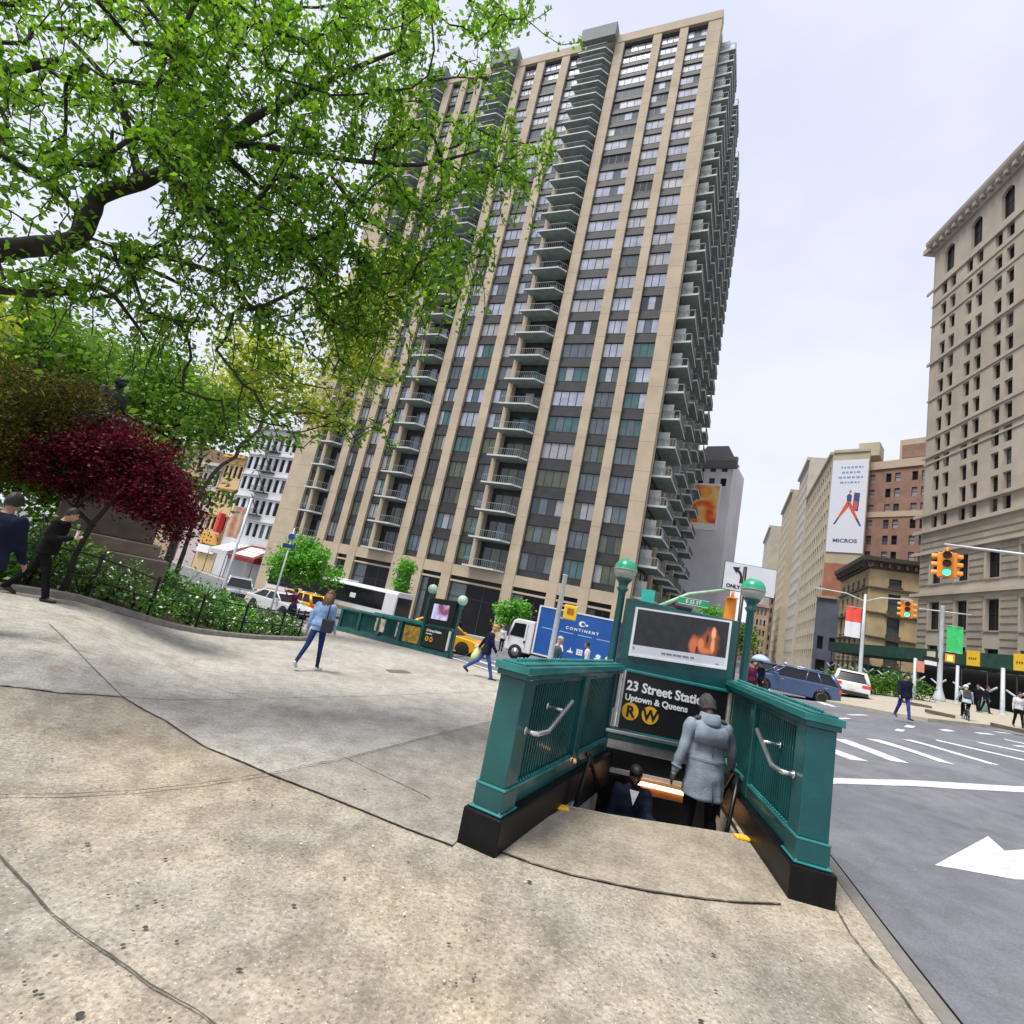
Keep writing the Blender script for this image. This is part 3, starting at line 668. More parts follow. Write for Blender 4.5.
# body of the building behind, and the right hand flank
SIDE = Vector((.45,.893)); RP0 = TWC; RP1 = TWC+SIDE*40
TS, LS = frameT(RP0, RP1, False)
if Vector(TS(0,1,0)).x < RP0.x: TS, LS = frameT(RP0, RP1, True)
body = [tw(.05,-1.19), tw(60.1,-1.19), tw(60.1,-24), (RP1.x, RP1.y), (RP0.x+.3, RP0.y+.5)]
body = [tw(.4,-1.1), tw(58.2,-1.1), tw(58.2,-30), (RP1.x-.6, RP1.y), (RP0.x+.35, RP0.y+.9)]
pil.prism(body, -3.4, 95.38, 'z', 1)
sp = MB()
for bay in BAYS:
    a, b = bay[1], bay[2]
    for i, zc in enumerate(ZC):
        h = (ZE[i+1]-ZE[i]); zt = zc+h*.30; zb_ = zc-h*.30
        if bay[0] == 'w':
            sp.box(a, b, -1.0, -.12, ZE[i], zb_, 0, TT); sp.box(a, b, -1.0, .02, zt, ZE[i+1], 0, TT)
items = []
for bay in BAYS:
    for i, zc in enumerate(ZC):
        h = (ZE[i+1]-ZE[i]); zt = zc+h*.30; zb_ = zc-h*.30
        up_ = i/27
        def pick():
            q = rw.random()
            if i >= 9: return [4,4,5,4,4,2][rw.randrange(6)] if q < .95 else 1  # upper floors take paler panes: sky reflection put into the glass colour
            if i >= 5: return [2,3,4,2,5,3,4][rw.randrange(7)]
            return [7,2,3,1,5,7,2][rw.randrange(7)]
        if bay[0] == 'w':
            one = pick(); pm = [one if rw.random() < .7 else pick() for _ in range(bay[3])]
            items.append((proj_size(TT,(bay[1]+bay[2])/2,zc), window(TT, bay[1]+.02, bay[2]-.02, zb_, zt, -.10, bay[3], pm, .09)))
        else:
            a = bay[1]; b = bay[2]; m_ = a+(b-a)*.62
            pm = [pick() for _ in range(2)]
            items.append((proj_size(TT,b-1,zc), window(TT, m_+.75, b-.02, zb_, zt, -.10, 2, pm, .09)))
            items.append((proj_size(TT,a+1,zc), window(TT, a+.3, m_-.3, ZE[i]+.15, zt, -.95, 3, [1,pick(),1], .09)))
twr.repeat('window', items, wmats(M_TWR, G_DARK))
# balcony bays: recess behind, a fin at its left and a slab with rails
fin = MB(); items = []
for bay in BAYS:
    if bay[0] != 'b': continue
    a, b = bay[1], bay[2]; m_ = a+(b-a)*.62
    for i, zc in enumerate(ZC):
        h = (ZE[i+1]-ZE[i]); zt = zc+h*.30; zb_ = zc-h*.30
        fin.box(m_, m_+.72, -1.0, .30, ZE[i]-.25, ZE[i+1]-.27, 1, TT)
        fin.box(m_+.72, b, -1.0, -.12, ZE[i], zb_, 0, TT); fin.box(m_+.72, b, -1.0, .02, zt, ZE[i+1], 0, TT)
        fin.box(a, m_, -1.1, -.96, ZE[i], ZE[i]+.15, 0, TT); fin.box(a, m_, -1.1, -.96, zt, ZE[i+1], 0, TT)
        def bal(mb, a=a, b=b, m_=m_, z=ZE[i], h=h):
            mb.prism([TT(a+.05,-.9,0)[:2], TT(m_-.02,-.9,0)[:2], TT(m_+.4,.32,0)[:2], TT(m_+.9,1.75,0)[:2], TT(a+1.1,1.75,0)[:2], TT(a+.05,.6,0)[:2]], z-.02, z+.20, 'z', 0)
            pts = [TT(m_+.86,1.71,z+.2), TT(a+1.12,1.71,z+.2), TT(a+.1,.6,z+.2)]
            for p, q in zip(pts, pts[1:]):
                pv, qv = Vector(p), Vector(q); d = qv-pv; nn = max(2, int(d.length/.3))
                mb.tube([pv+Vector((0,0,.95)), qv+Vector((0,0,.95))], .035, 4, 1, False)
                for k in range(nn+1): mb.tube([pv+d*(k/nn), pv+d*(k/nn)+Vector((0,0,.95))], .018, 3, 1, False, False)
            e = [TT(m_+.9,1.76,z-.02), TT(a+1.1,1.76,z-.02), TT(a+1.1,1.76,z+.20), TT(m_+.9,1.76,z+.20)]; mb.quad(*e, 2)
            pv, qv = TT(a+1.1,1.762,z-.02), TT(a+.05,.612,z-.02); mb.quad(pv, qv, (qv[0],qv[1],z+.2), (pv[0],pv[1],z+.2), 2)
        items.append((proj_size(TT,(a+b)/2,zc), bal))
    fin.box(a-.1, m_+1, -1.2, 1.75, 95.6, 98.2, 2, TT)
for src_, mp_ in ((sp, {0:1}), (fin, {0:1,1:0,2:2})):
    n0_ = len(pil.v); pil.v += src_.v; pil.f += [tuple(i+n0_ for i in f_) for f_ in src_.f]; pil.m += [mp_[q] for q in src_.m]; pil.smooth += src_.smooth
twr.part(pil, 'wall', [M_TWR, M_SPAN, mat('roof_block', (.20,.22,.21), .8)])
# flank: a pier at the corner and four close stacks of balconies
fl_ = MB()
fl_.box(0, .9, -.8, .05, zg, 96.4, 0, TS)
for s0 in (10.2,20.5,29.9,38.8): fl_.box(s0, s0+1.2, -.8, .3, zg, 95.4, 0, TS)
twr.part(fl_, 'flank_pier', [M_TWR])
fw = MB()
for i, zc in enumerate(ZC):
    for s0 in (1.2,12.4,21.8,31.2):
        for k in range(3): fw.quad(TS(s0+k*2.8+.3,.06-.02,ZE[i]+.3), TS(s0+k*2.8+2.4,.04,ZE[i]+.3), TS(s0+k*2.8+2.4,.04,ZE[i+1]-.5), TS(s0+k*2.8+.3,.04,ZE[i+1]-.5), rw.choice([0,1,2,3]))
setkind(fw.build('flank_window', [G_MID, G_DARK, G_CURT, G_OLIVE], twr.root, off=twr.off), 'stuff')
for ci, (s0, s1) in enumerate(((1.3,8.0),(11.9,18.0),(22.0,27.5),(31.5,37.5))):
    for i in range(len(ZC)):
        if ci == 0 and i > 26: continue
        z = ZE[i]; dep = 2.3
        def bal(mb, s0=s0, s1=s1, z=z, dep=dep, i=i):
            mb.box(s0, s1, 0, dep, z-.05, z+.2, 0, TS); mb.box(s0-.02, s1+.02, dep+.002, dep+.03, z-.06, z+.21, 2, TS); mb.box(s0-.03, s0-.002, 0, dep+.03, z-.06, z+.21, 2, TS)
            for a_, b_ in (((s0+.05,dep-.05),(s1-.05,dep-.05)),((s0+.05,.1),(s0+.05,dep-.05)),((s1-.05,.1),(s1-.05,dep-.05))):
                pv, qv = Vector(TS(*a_, z+.2)), Vector(TS(*b_, z+.2)); d = qv-pv; nn = max(2, int(d.length/.62))
                mb.tube([pv+Vector((0,0,1.05)), qv+Vector((0,0,1.05))], .05, 4, 1, False)
                for k in range(nn+1): mb.tube([pv+d*(k/nn), pv+d*(k/nn)+Vector((0,0,1.05))], .06, 3, 1, False, False)
            mb.box(s0+.2, s0+.28, 0, dep-.9, z+.2, z+2.2, 1, TS)
        items.append((proj_size(TS,(s0+s1)/2,z)*.9, bal))
twr.repeat('balcony', items, [M_SLAB, M_BRAIL, M_BFACE])
# shop fronts
sf = MB(); its = []
for (a, b), (c, d) in zip(PIL, PIL[1:]):
    its.append((proj_size(TT,(b+c)/2,1), window(TT, b+.02, c-.02, -2.6, 4.05, -.2, 3, [1,1,2], .12, .72)))
    its.append((proj_size(TT,(b+c)/2,4.6), window(TT, b+.02, c-.02, 4.36, 4.89, -.1, 1, [1], .05)))
twr.repeat('shop_window', its, wmats(M_TWR))

# ---- the triangular stone office tower on the avenue (right edge)
M_LIME = mat('limestone', (.44,.385,.31), .85, var=.14, scale=.3, bump=.2, bscale=6)
M_LIMED = mat('limestone_dark', (.32,.28,.225), .85, var=.2, scale=.5, bump=.2, bscale=8)
P0 = azD(40.3,88); P1 = azD(47.0,74.5); d_ = (Vector(P1)-Vector(P0)); P2 = Vector(P0)+d_*2.4
flat_b = Building('stone_office_tower', 'grey limestone office tower with deep cornice at the right edge', P0)
TF, LF = frameT(P0, P2)
if Vector(TF(0,1,0)).x > P0[0]: TF, LF = frameT(P0, P2, True)
ztop = 72.0
zr = [61.7,58.2,54.9,51.7,48.6,45.6,42.6,39.6,36.6,33.7,30.8,27.9,25.1]
cols = []
s = 1.6
while s < LF-2: cols.append((s, s+1.15)); cols.append((s+1.8, s+2.95)); s += 4.9
wl_ = MB(); rows = []; its = []
for k, z in enumerate(zr):
    rows.append((z-1.05, z+1.05, cols))
big = []; s = 1.9
while s < LF-3: big.append((s, s+1.9)); s += 4.6
rows += [(16.6,20.0,big),(10.6,14.2,big),(5.4,8.6,big)]
tall = []; s = 2.0
while s < LF-3: tall.append((s, s+2.0)); s += 5.15
rows.append((64.0,68.6,tall))
rowsB = [(22.0,23.3,cols)]
facade(wl_, TF, 0, LF, -1.0, 69.6, rows, 0, .7)
# rounded prow and back side
pr = Vector(P0); U_ = d_.normalized(); N_ = Vector(TF(0,1,0)[:2])-Vector(TF(0,0,0)[:2])
back = [pr+U_*.0-N_*.0, pr-U_*1.0-N_*.5, pr-U_*1.5-N_*1.6, pr-U_*1.1-N_*2.8, pr-N_*3.4, pr+U_*LF-N_*26, pr+U_*LF-N_*.71, pr+N_*-.71]
wl_.prism([tuple(p) for p in back], -1.0, 69.6, 'z', 0)
flat_b.part(wl_, 'wall', [M_LIME, M_LIMED])
rr = MB()
for z in (31.9+2.2,38.1,44.1,56.6,60.0): rr.box(-.3, LF, .003, .12, z-.12, z+.12, 0, TF)
for z in (26.4,24.0,20.9,15.2,62.9,35.2,50.2):
    rr.box(-1.4 if z not in (35.2,50.2) else -.6, LF, 0.003, .42 if z < 30 else .2, z-.22, z+.22, 0, TF)
z = 4.6
while z < 23: 
    if not any(abs(z-q) < .5 for q in (20.9,15.2,24)):
        s = 0
        for a, b in (big+[(LF,LF)] if z < 20.3 else [(LF,LF)]): rr.box(s, a-.25, .002, .12, z, z+.55, 1, TF); s = b+.25
    z += .85
for zz, hh in ((18.3,2.2),(12.4,2.3)): pass
# bay swellings between the belts
for sb in (9.7, 25.2, 40.6):
    for k in range(7):
        t0, t1 = k/7, (k+1)/7
        def bn(t): return .55*math.sin(math.pi*t)
        s0, s1 = sb+4.2*t0-2.1+0, sb+4.2*t1-2.1
flat_b.part(rr, 'belt_course', [M_LIME, M_LIMED])
cn = MB()
prof = [(0,69.6),(.35,69.6),(.45,70.2),(.7,70.6),(1.0,70.8),(1.15,71.2),(1.2,71.7),(0,71.9)]
def cornice(mb, T, s0, s1, prof, m=0):
    n = len(prof); vs = [T(s0, a, z) for a, z in prof]+[T(s1, a, z) for a, z in prof]
    mb.add(vs, [tuple(range(n)), tuple(range(2*n-1,n-1,-1))]+[(i,n+i,n+(i+1)%n,(i+1)%n) for i in range(n)], m)
cornice(cn, TF, -.6, LF, prof); s = -.5
while s < LF: cn.box(s, s+.5, .42, 1.0, 69.9, 70.55, 1, TF); s += 1.3
cn.box(-2.3, 0, -4.5, .5, 70.9, 71.7, 0, TF)
for a, b in tall:
    r_ = (b-a)/2
    for sg in (0,1):
        arc_ = [(a+r_-r_*math.cos(R(q)), 68.6-r_+r_*math.sin(R(q))) for q in range(0,91,15)]
        if sg: arc_ = [(a+b-p_, z_) for p_, z_ in arc_]
        cn.prism(arc_+[(b if sg else a, 68.6)], -.36, -.002, 'y', 0, T=TF)
flat_b.part(cn, 'cornice', [M_LIME, M_LIMED])
for k, z in enumerate(zr):
    for a, b in cols: its.append((proj_size(TF,a,z), window(TF, a+.01, b-.01, z-1.04, z+1.04, -.42, 1, [rw.choice([1,1,1,1,1,2])], .09, .5, .3)))
for z0, z1, ws in ((16.6,20.0,big),(10.6,14.2,big),(5.4,8.6,big),(64.0,68.6,tall)):
    for a, b in ws: its.append((proj_size(TF,a,z0)*1.8, window(TF, a+.01, b-.01, z0+.01, z1-.01, -.42, 2, [1,1,2], .14, .55, .55 if z0 < 60 else None)))
its = [i_ for i_ in its if i_[0] > 0 or True]
flat_b.repeat('window', its, wmats(M_LIMED))
# scaffold shed in front of it, a thing of its own
M_SHED = mat('shed_green_ply', (.012,.055,.04), .7, var=.3, scale=1.2)
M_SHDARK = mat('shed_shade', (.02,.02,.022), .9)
SP0 = Vector(P0)+N_*4.2-U_*14; SP1 = Vector(P0)+N_*4.2+U_*LF
TSd, LSd = frameT(SP0, SP1)
if Vector(TSd(0,1,0)).x > SP0.x: TSd, LSd = frameT(SP0, SP1, True)
zgs = g(SP0.x, SP0.y)
shed = thing('sidewalk_shed', 'long dark green plywood sidewalk shed along the foot of the stone tower', 'scaffold shed', (SP0.x, SP0.y, zgs)); soff = (SP0.x, SP0.y, zgs)
b_ = MB(); b_.box(0, LSd, -3.6, 0, 4.5+zgs, 4.75+zgs, 0, TSd); b_.box(0, LSd, -.06, .03, 4.55+zgs, 5.95+zgs, 0, TSd); fix_normals(b_.build('parapet_board', M_SHED, shed, off=soff))
b_ = MB(); b_.box(14, LSd, -3.95, -3.85, zgs-.4, 4.49+zgs, 0, TSd); fix_normals(b_.build('shade_sheet', M_SHDARK, shed, off=soff))  # near-black sheet standing in for the shade under the shed deck
s = .6; M_PALEP = mat('pale_steel_post', (.5,.52,.53), .5, var=.1)
while s < LSd:
    zz = zgs-.3
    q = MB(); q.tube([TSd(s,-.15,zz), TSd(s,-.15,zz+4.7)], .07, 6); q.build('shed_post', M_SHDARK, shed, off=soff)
    q = MB(); q.tube([TSd(s,-.12,zz+2.4), TSd(s+1.2,-.12,zz+3.0)], .10, 6); q.tube([TSd(s,-.12,zz+2.4), TSd(s-1.1,-.12,zz+2.9)], .09, 6); q.build('shed_brace', M_PALEP, shed, off=soff)
    s += 3.4
def shed_s(az):      # where a bearing meets the shed
    best = min(range(0, int(LSd*4)), key=lambda i: abs(math.degrees(math.atan2(TSd(i/4,0,0)[0], TSd(i/4,0,0)[1]))-az)); return best/4
SHA, SHB, SHC = shed_s(43.6), shed_s(46.4), shed_s(41.1)
M_YSIGN = mat('shed_sign_yellow', (.80,.50,.03), .5)
for a in (SHA, SHB): 
    q = MB(); q.box(a, a+1.7, .035, .1, 4.55+zgs, 6.1+zgs, 0, TSd); ss = fix_normals(q.build('shop_board', M_YSIGN, shed, off=soff))
    q = MB()
    for k in range(4): q.box(a+.3+k*.28, a+.3+k*.28+.17, .101, .12, 5.2+zgs, 5.4+zgs, 0, TSd)
    q.build('lettering', mat('sign_brown', (.2,.1,.02), .6), ss, off=soff)
q = MB(); q.box(SHC, SHC+1.3, .035, .1, 4.6+zgs, 5.7+zgs, 0, TSd); fix_normals(q.build('shop_board', mat('shed_sign_cream', (.6,.57,.45), .6), shed, off=soff))

# ---- the yellow-brown corner house
M_OCHRE = mat('ochre_stucco', (.47,.35,.19), .85, var=.18, scale=.5, bump=.2, bscale=8)
M_DKTRIM = mat('dark_cornice', (.075,.055,.04), .7, var=.3)
c0 = Vector(azD(36.6,96)); c1 = Vector(azD(41.4,98)); c2 = Vector(azD(34.45,113))
oc = Building('corner_house', 'ochre five storey corner house with heavy dark cornice', tuple(c0))
TA, LA = frameT(c0, c1); TBb, LB = frameT(c0, c2)
if Vector(TBb(0,1,0)).x > c0.x+.01: TBb, LB = frameT(c0, c2, True)
zt_ = 21.4; mb = MB()
colA = [(2.6,4.2),(6.9,8.4)]; colB = [(2.0+k*3.1,3.3+k*3.1) for k in range(int((LB-3)/3.1)+1)]
def rws(c): return [(17.4,18.6,c),(13.6,16.2,c),(9.9,12.6,c),(6.0,9.0,c),(2.0,5.0,c)]
facade(mb, TA, 0, LA, -.5, 20, rws(colA), 0, .45); facade(mb, TBb, .46, LB, -.5, 20, rws(colB), 0, .45)
poly = [tuple(c0+(c1-c0).normalized()*.5+(c2-c0).normalized()*.5), tuple(c1-(c1-c0).normalized()*.1+(c2-c0).normalized()*.5), tuple(c1+(c2-c0)), tuple(c2+(c1-c0).normalized()*.5)]
mb.prism(poly, -.5, 19.9, 'z', 0)
oc.part(mb, 'wall', [M_OCHRE])
mb = MB()
for T_, L_ in ((TA,LA),(TBb,LB)):
    cornice(mb, T_, -.9, L_, [(0,19.9),(.4,19.9),(.6,20.6),(1.2,21.0),(1.3,21.6),(0,21.8)])
    s = 0
    while s < L_: mb.box(s, s+.3, .4, 1.0, 20.1, 20.7, 0, T_); s += 1.1
    for z in (16.9,13.0,9.3): mb.box(.0, L_, .002, .28, z-.14, z+.14, 0, T_)
oc.part(mb, 'cornice', [M_DKTRIM]); its = []
for T_, cs in ((TA,colA),(TBb,colB)):
    for z0, z1, c in rws(cs):
        for a, b in c:
            its.append((1, window(T_, a+.01, b-.01, z0+.01, z1-.01, -.3, 1, [1,1,2,1][int(a*7)%4:]+[1], .12, .5, .5)))
            def hood(mb, T_=T_, a=a, b=b, z1=z1):
                mb.box(a-.35, b+.35, .003, .45, z1+.1, z1+.32, 0, T_)
            if z0 in (6.0, 9.9, 2.0):
                m = MB(); hood(m)
                if T_ is TA: m.prism([T_(a-.35,.2,z1+.32), T_(b+.35,.2,z1+.32), T_((a+b)/2,.2,z1+.95)] and [(0,0),(1,0),(.5,1)], 0, 1, 'y', 0, T=lambda x,y,z,a=a,b=b,z1=z1: T_(a-.35+x*(b-a+.7), .003+y*.35, z1+.32+z*.6))
                m.build('window_hood', M_DKTRIM, oc.root, off=oc.off)
oc.repeat('window', its, wmats(M_DKTRIM))
mb = MB(); mb.box(-.5, LA, 0.01, 3.2, 3.4, 4.9, 0, TA); oc.part(mb, 'shop_awning', [M_SHED])

# ---- the tall beige block with the banner, street side running away
M_CREAM = mat('cream_brick', (.44,.38,.27), .85, var=.12, scale=.4, bump=.1)
M_REDB = mat('red_side_brick', (.36,.15,.085), .9, var=.25, scale=.4, bump=.2)
M_PALEB = mat('pale_stone_block', (.46,.42,.35), .85, var=.12, scale=.3)
q0 = Vector(azD(32.95,130)); q1 = Vector(azD(36.0,128.5)); dirS = Vector((math.sin(R(24.5)), math.cos(R(24.5))))
bn = Building('banner_block', 'beige office block carrying a tall white banner above a red brick side', tuple(q0))
TQ, LQ = frameT(q0, q1); 
zt = 53
mb = MB(); mb.box(0, LQ, -.6, 0, 26.5, zt, 0, TQ); mb.box(0, LQ, -.6, 0, -1, 26.5, 1, TQ); mb.box(.02, LQ-.02,-.5,.25,zt-.5,zt+.2,0,TQ)
TR_, LR_ = frameT(q0, q0+dirS*38)
if Vector(TR_(0,1,0)).x > q0.x: TR_, LR_ = frameT(q0, q0+dirS*38, True)
cols_ = [(2+k*3.0,3.5+k*3.0) for k in range(12)]
rows = [(5.5+k*3.55, 7.5+k*3.55, cols_) for k in range(13)]
facade(mb, TR_, .61, LR_, -1, zt, rows, 0, .5); mb.box(0.6, LR_, .003, .6, zt-.6, zt+.1, 0, TR_)
mb.prism([tuple(q0+(q1-q0).normalized()*.6+dirS*.61), tuple(q1+dirS*.61), tuple(q1+dirS*38), tuple(q0+dirS*38+(q1-q0).normalized()*.6)], -1, zt-.3, 'z', 0)
mb.box(4, 8, -9, -4, zt, zt+3.2, 0, TQ)
bn.part(mb, 'wall', [M_CREAM, M_REDB])
its = []
for z0, z1, c in rows:
    for a, b in c: its.append((proj_size(TR_,a,z0), window(TR_, a+.01, b-.01, z0+.01, z1-.01, -.35, 1, [1], .1)))
bn.repeat('window', its, wmats(M_CREAM))
ban = thing('wall_banner', 'tall white advertising banner with a red leaping figure on the beige block', 'banner', (q0.x, q0.y, 30)); boff = (q0.x, q0.y, 30)
M_BAN = mat('banner_white', (.66,.68,.74), .7, var=.04)
mb = MB(); mb.box(.05, LQ-.1, .05, .2, 29.0, 50.6, 0, TQ); fix_normals(mb.build('banner_cloth', M_BAN, ban, off=boff))
M_BRED = mat('banner_red', (.62,.09,.04), .7); M_BBLU = mat('banner_navy', (.05,.06,.16), .7); M_BPALE = mat('banner_blue_ink', (.20,.30,.50), .7)
mb = MB()
def bq(pts, m, n=.215): 
    mb.prism([(a,z) for a, z in pts], .205, n, 'y', m, T=lambda x,y,z: TQ(x,y,z))
cx = LQ*.52
bq([(cx-.2,40.6),(cx+.5,40.4),(cx+1.9,36.9),(cx+1.5,36.7),(cx+.2,39.2)], 0); bq([(cx-.3,40.7),(cx+.3,40.5),(cx+.0,39.2),(cx-1.5,36.9),(cx-1.8,37.1)], 0)
bq([(cx-1.5,36.88),(cx-1.8,37.08),(cx-2.6,35.4),(cx-2.3,35.3)], 1); bq([(cx+1.9,36.88),(cx+1.5,36.68),(cx+2.4,35.0),(cx+2.7,35.1)], 1)
bq([(cx-.3,40.75),(cx+.5,40.5),(cx+.6,42.0),(cx+.1,42.6),(cx-.4,42.0)], 1); bq([(cx+.05,42.65),(cx+.45,42.65),(cx+.45,43.3),(cx+.05,43.3)], 0)
bq([(cx+.8,38.6),(cx+1.9,38.4),(cx+2.1,42.6),(cx+1.0,42.8)], 1, .212); bq([(cx+1.0,38.9),(cx+1.7,38.8),(cx+1.75,40.6),(cx+1.05,40.8)], 0, .22)
mb.build('banner_figure', [M_BRED, M_BBLU], ban, off=boff)
mb = MB()
for z, w0, w1 in ((48.8,.25,.85),(47.6,.28,.8),(46.4,.2,.86),(45.2,.25,.78)):
    s = LQ*w0
    while s < LQ*w1: e = s+rw.uniform(.25,.7); mb.box(s, min(e,LQ*w1), .205, .215, z-.25, z+.2, 0, TQ); s = e+.22
mb.build('headline_lettering', M_BPALE, ban, off=boff)
uu = Vector(TQ(1,0,0))-Vector(TQ(0,0,0)); 
text_obj('lettering', 'MICROS', 1.15, M_BBLU, ban, Matrix.Translation(-Vector(boff)) @ plane_M(TQ(LQ*.5,.215,31.6), uu, (0,0,1)), .01, .03, 'CENTER', 1.1)
# red brick hotel to its right
h0 = Vector(azD(35.6,131)); h1 = Vector(azD(42,126))
hb = Building('brick_hotel', 'tall red brown brick block with cream penthouse behind the ochre house', tuple(h0))
TH, LH = frameT(h0, h1); M_BROWN = mat('brown_brick', (.27,.155,.115), .9, var=.18, scale=.5)
M_CREAMT = mat('cream_trim', (.46,.37,.26), .85, var=.1)
cs = [(1.3+k*2.35+(.7 if k%2 else 0), 2.3+k*2.35+(.7 if k%2 else 0)) for k in range(5)]
rows = [(14+k*3.5, 16+k*3.5, cs) for k in range(10)]
mb = MB(); facade(mb, TH, 0, LH, -1, 48.6, rows, 0, .5); mb.box(.0, LH, -12, -.52, -1, 48.5, 0, TH); mb.box(0, LH, -.3, .3, 48.6, 50.4, 1, TH); mb.box(0, LH, .002, .15, 37.6, 38.8, 1, TH)
mb.box(LH*.42, LH, -8, -.6, 50.4, 55.2, 1, TH); mb.box(LH*.45, LH*.97, -.6, -.5, 50.9, 53.9, 0, TH)
hb.part(mb, 'wall', [M_BROWN, M_CREAMT]); its = []
for z0, z1, c in rows:
    for a, b in c: its.append((proj_size(TH,a,z0), window(TH, a+.01, b-.01, z0+.01, z1-.01, -.25, 1, [rw.choice([1,5,5,2])], .1, .5)))
hb.repeat('window', its, wmats(M_CREAMT))
# blue-grey low block at its foot
lb0 = Vector(azD(32.6,118)); lb1 = Vector(azD(35.5,117)); lb = Building('low_grey_block', 'low blue grey block squeezed between beige block and ochre house', tuple(lb0)); TL_, LL_ = frameT(lb0, lb1)
mb = MB(); facade(mb, TL_, 0, LL_, -1, 17, [(2,5,[(.6,2.2),(3,4.6)]),(7,9.5,[(.6,1.6),(2.6,3.6),(4.6,5.6)])], 0, .4); mb.box(0, LL_, -8, -.41, -1, 16.9, 0, TL_); mb.box(-.2, LL_*.55, -6, .4, 16.99, 17.5, 1, TL_)
lb.part(mb, 'wall', [mat('blue_grey_render', (.13,.145,.19), .8, var=.2, scale=.4), M_CREAMT]); its = []
for z0, z1, c in ((2,5,[(.6,2.2),(3,4.6)]),(7,9.5,[(.6,1.6),(2.6,3.6),(4.6,5.6)])):
    for a, b in c: its.append((1, window(TL_, a+.01, b-.01, z0+.01, z1-.01, -.25, 1, [1], .1)))
lb.repeat('window', its, wmats(M_CREAMT))
# blocks farther along the avenue
def street_block(name, label, sA, sB, zt, m, dx=0, cw=3.0, rh=3.6, z0=5, front=True):
    a = q0+dirS*sA+Vector((-dx,0)); b = q0+dirS*sB+Vector((-dx,0)); B = Building(name, label, tuple(a)); T_, L_ = frameT(a, b)
    if Vector(T_(0,1,0)).x > a.x: T_, L_ = frameT(a, b, True)
    c = [(1.2+k*cw, 2.7+k*cw) for k in range(int((L_-2)/cw))]; rows = [(z0+k*rh, z0+2.0+k*rh, c) for k in range(int((zt-z0-2.5)/rh)+1)]
    mb = MB(); facade(mb, T_, .4, L_, -1, zt, rows, 0, .4); mb.box(.4, L_, -14, -.41, -1, zt-.2, 0, T_); mb.box(-.2, L_+.1, .002, .7, zt-1, zt, 0, T_); mb.box(0, .4, -14, 0, -1, zt, 0, T_)
    B.part(mb, 'wall', [m]); its = []
    for z0_, z1_, cc in rows:
        for p, q in cc: its.append((proj_size(T_,p,z0_), window(T_, p+.01, q-.01, z0_+.01, z1_-.01, -.3, 1, [rw.choice([1,1,2])], .1)))
    B.repeat('window', its, wmats(m), 60); return B
street_block('avenue_block', 'stepped pale block directly beyond the beige banner block', 38.5, 60, 66, M_PALEB, .5, 2.4)
street_block('avenue_block', 'narrow beige block next down the avenue with flat roof', 60.5, 92, 62, M_CREAM, 2.5, 3.2)
street_block('avenue_block', 'pale high block standing farthest along the row of avenue facades', 92.5, 125, 56, M_PALEB, 6.5, 3.0)
# small buildings closing the street
M_TANB = mat('tan_brick', (.40,.29,.2), .9, var=.2, scale=.4); M_BRWN = mat('dark_brown_brick', (.2,.14,.11), .9, var=.2, scale=.4)
def front_block(name, label, a0, a1, D, zt, m, n_, z0=4, rh=3.4, D1=None, roof=1.0):
    p0 = Vector(azD(a0,D)); p1 = Vector(azD(a1,D1 or D)); B = Building(name, label, tuple(p0)); T_, L_ = frameT(p0, p1)
    cw = (L_-1)/n_; c = [(.5+k*cw+cw*.25, .5+k*cw+cw*.75) for k in range(n_)]; rows = [(z0+k*rh, z0+k*rh+rh*.56, c) for k in range(int((zt-z0-rh*.6)/rh)+1)]
    zb = g(*p0)-1.5; mb = MB(); facade(mb, T_, 0, L_, zb, zt, rows, 0, .4); mb.box(0, L_, -12, -.41, zb, zt-.2, 0, T_); mb.box(-.15, L_+.15, .002, .5, zt-.7, zt+.15, 0, T_)
    B.part(mb, 'wall', [m]); its = []
    for z0_, z1_, cc in rows:
        for p, q in cc: its.append((proj_size(T_,p,z0_), window(T_, p+.01, q-.01, z0_+.01, z1_-.01, -.25, 1, [rw.choice([1,1,2])], .1, .5)))
    B.repeat('window', its, wmats(m), 80); return B, T_, L_
front_block('street_house', 'tan brick house closing the street beside the right globe lamp', 27.3, 28.6, 190, 21, M_TANB, 3)
front_block('street_house', 'dark brown brick house between the tan house and the pale avenue row', 28.5, 29.9, 215, 28, M_BRWN, 4)
front_block('street_house', 'small tan shop house low down left of the tan brick house', 25.8, 27.2, 175, 13, M_BRWN, 3)
# grey block with the billboard, beyond the tower
g0 = Vector(azD(19.6,112)); g1 = Vector(azD(23.65,110))
gb, TG, LG = front_block('grey_block', 'pale grey block with dark cornice beyond the tower balconies', 19.6, 23.65, 112, 42.5, mat('grey_block_render', (.62,.61,.61), .85, var=.12, scale=.2), 3, 36.5, 3.2, 110)
mb = MB(); cornice(mb, TG, -.5, LG+.8, [(0,40.4),(.8,40.6),(1.6,41.8),(1.6,42.6),(0,42.9)]); mb.prism([(0,0),(1,0),(.8,1),(.25,1)], -6, -.5, 'y', 0, T=lambda x,y,z: TG(x*LG, y, 42.9+z*3.0))
gb.part(mb, 'cornice', [mat('grey_block_cornice', (.19,.18,.18), .8)])
i0 = Vector(azD(19.75,104)); i1 = Vector(azD(22.65,103)); TI, LI = frameT(i0, i1)
bil = thing('billboard', 'square billboard of an orange flower with white border on the grey block', 'billboard', (i0.x, i0.y, 24)); io = (i0.x, i0.y, 24)
mb = MB(); mb.box(0, LI, -.5, 0, 25.0, 34.6, 0, TI); fix_normals(mb.build('billboard_panel', mat('billboard_white', (.75,.73,.7), .6), bil, off=io))
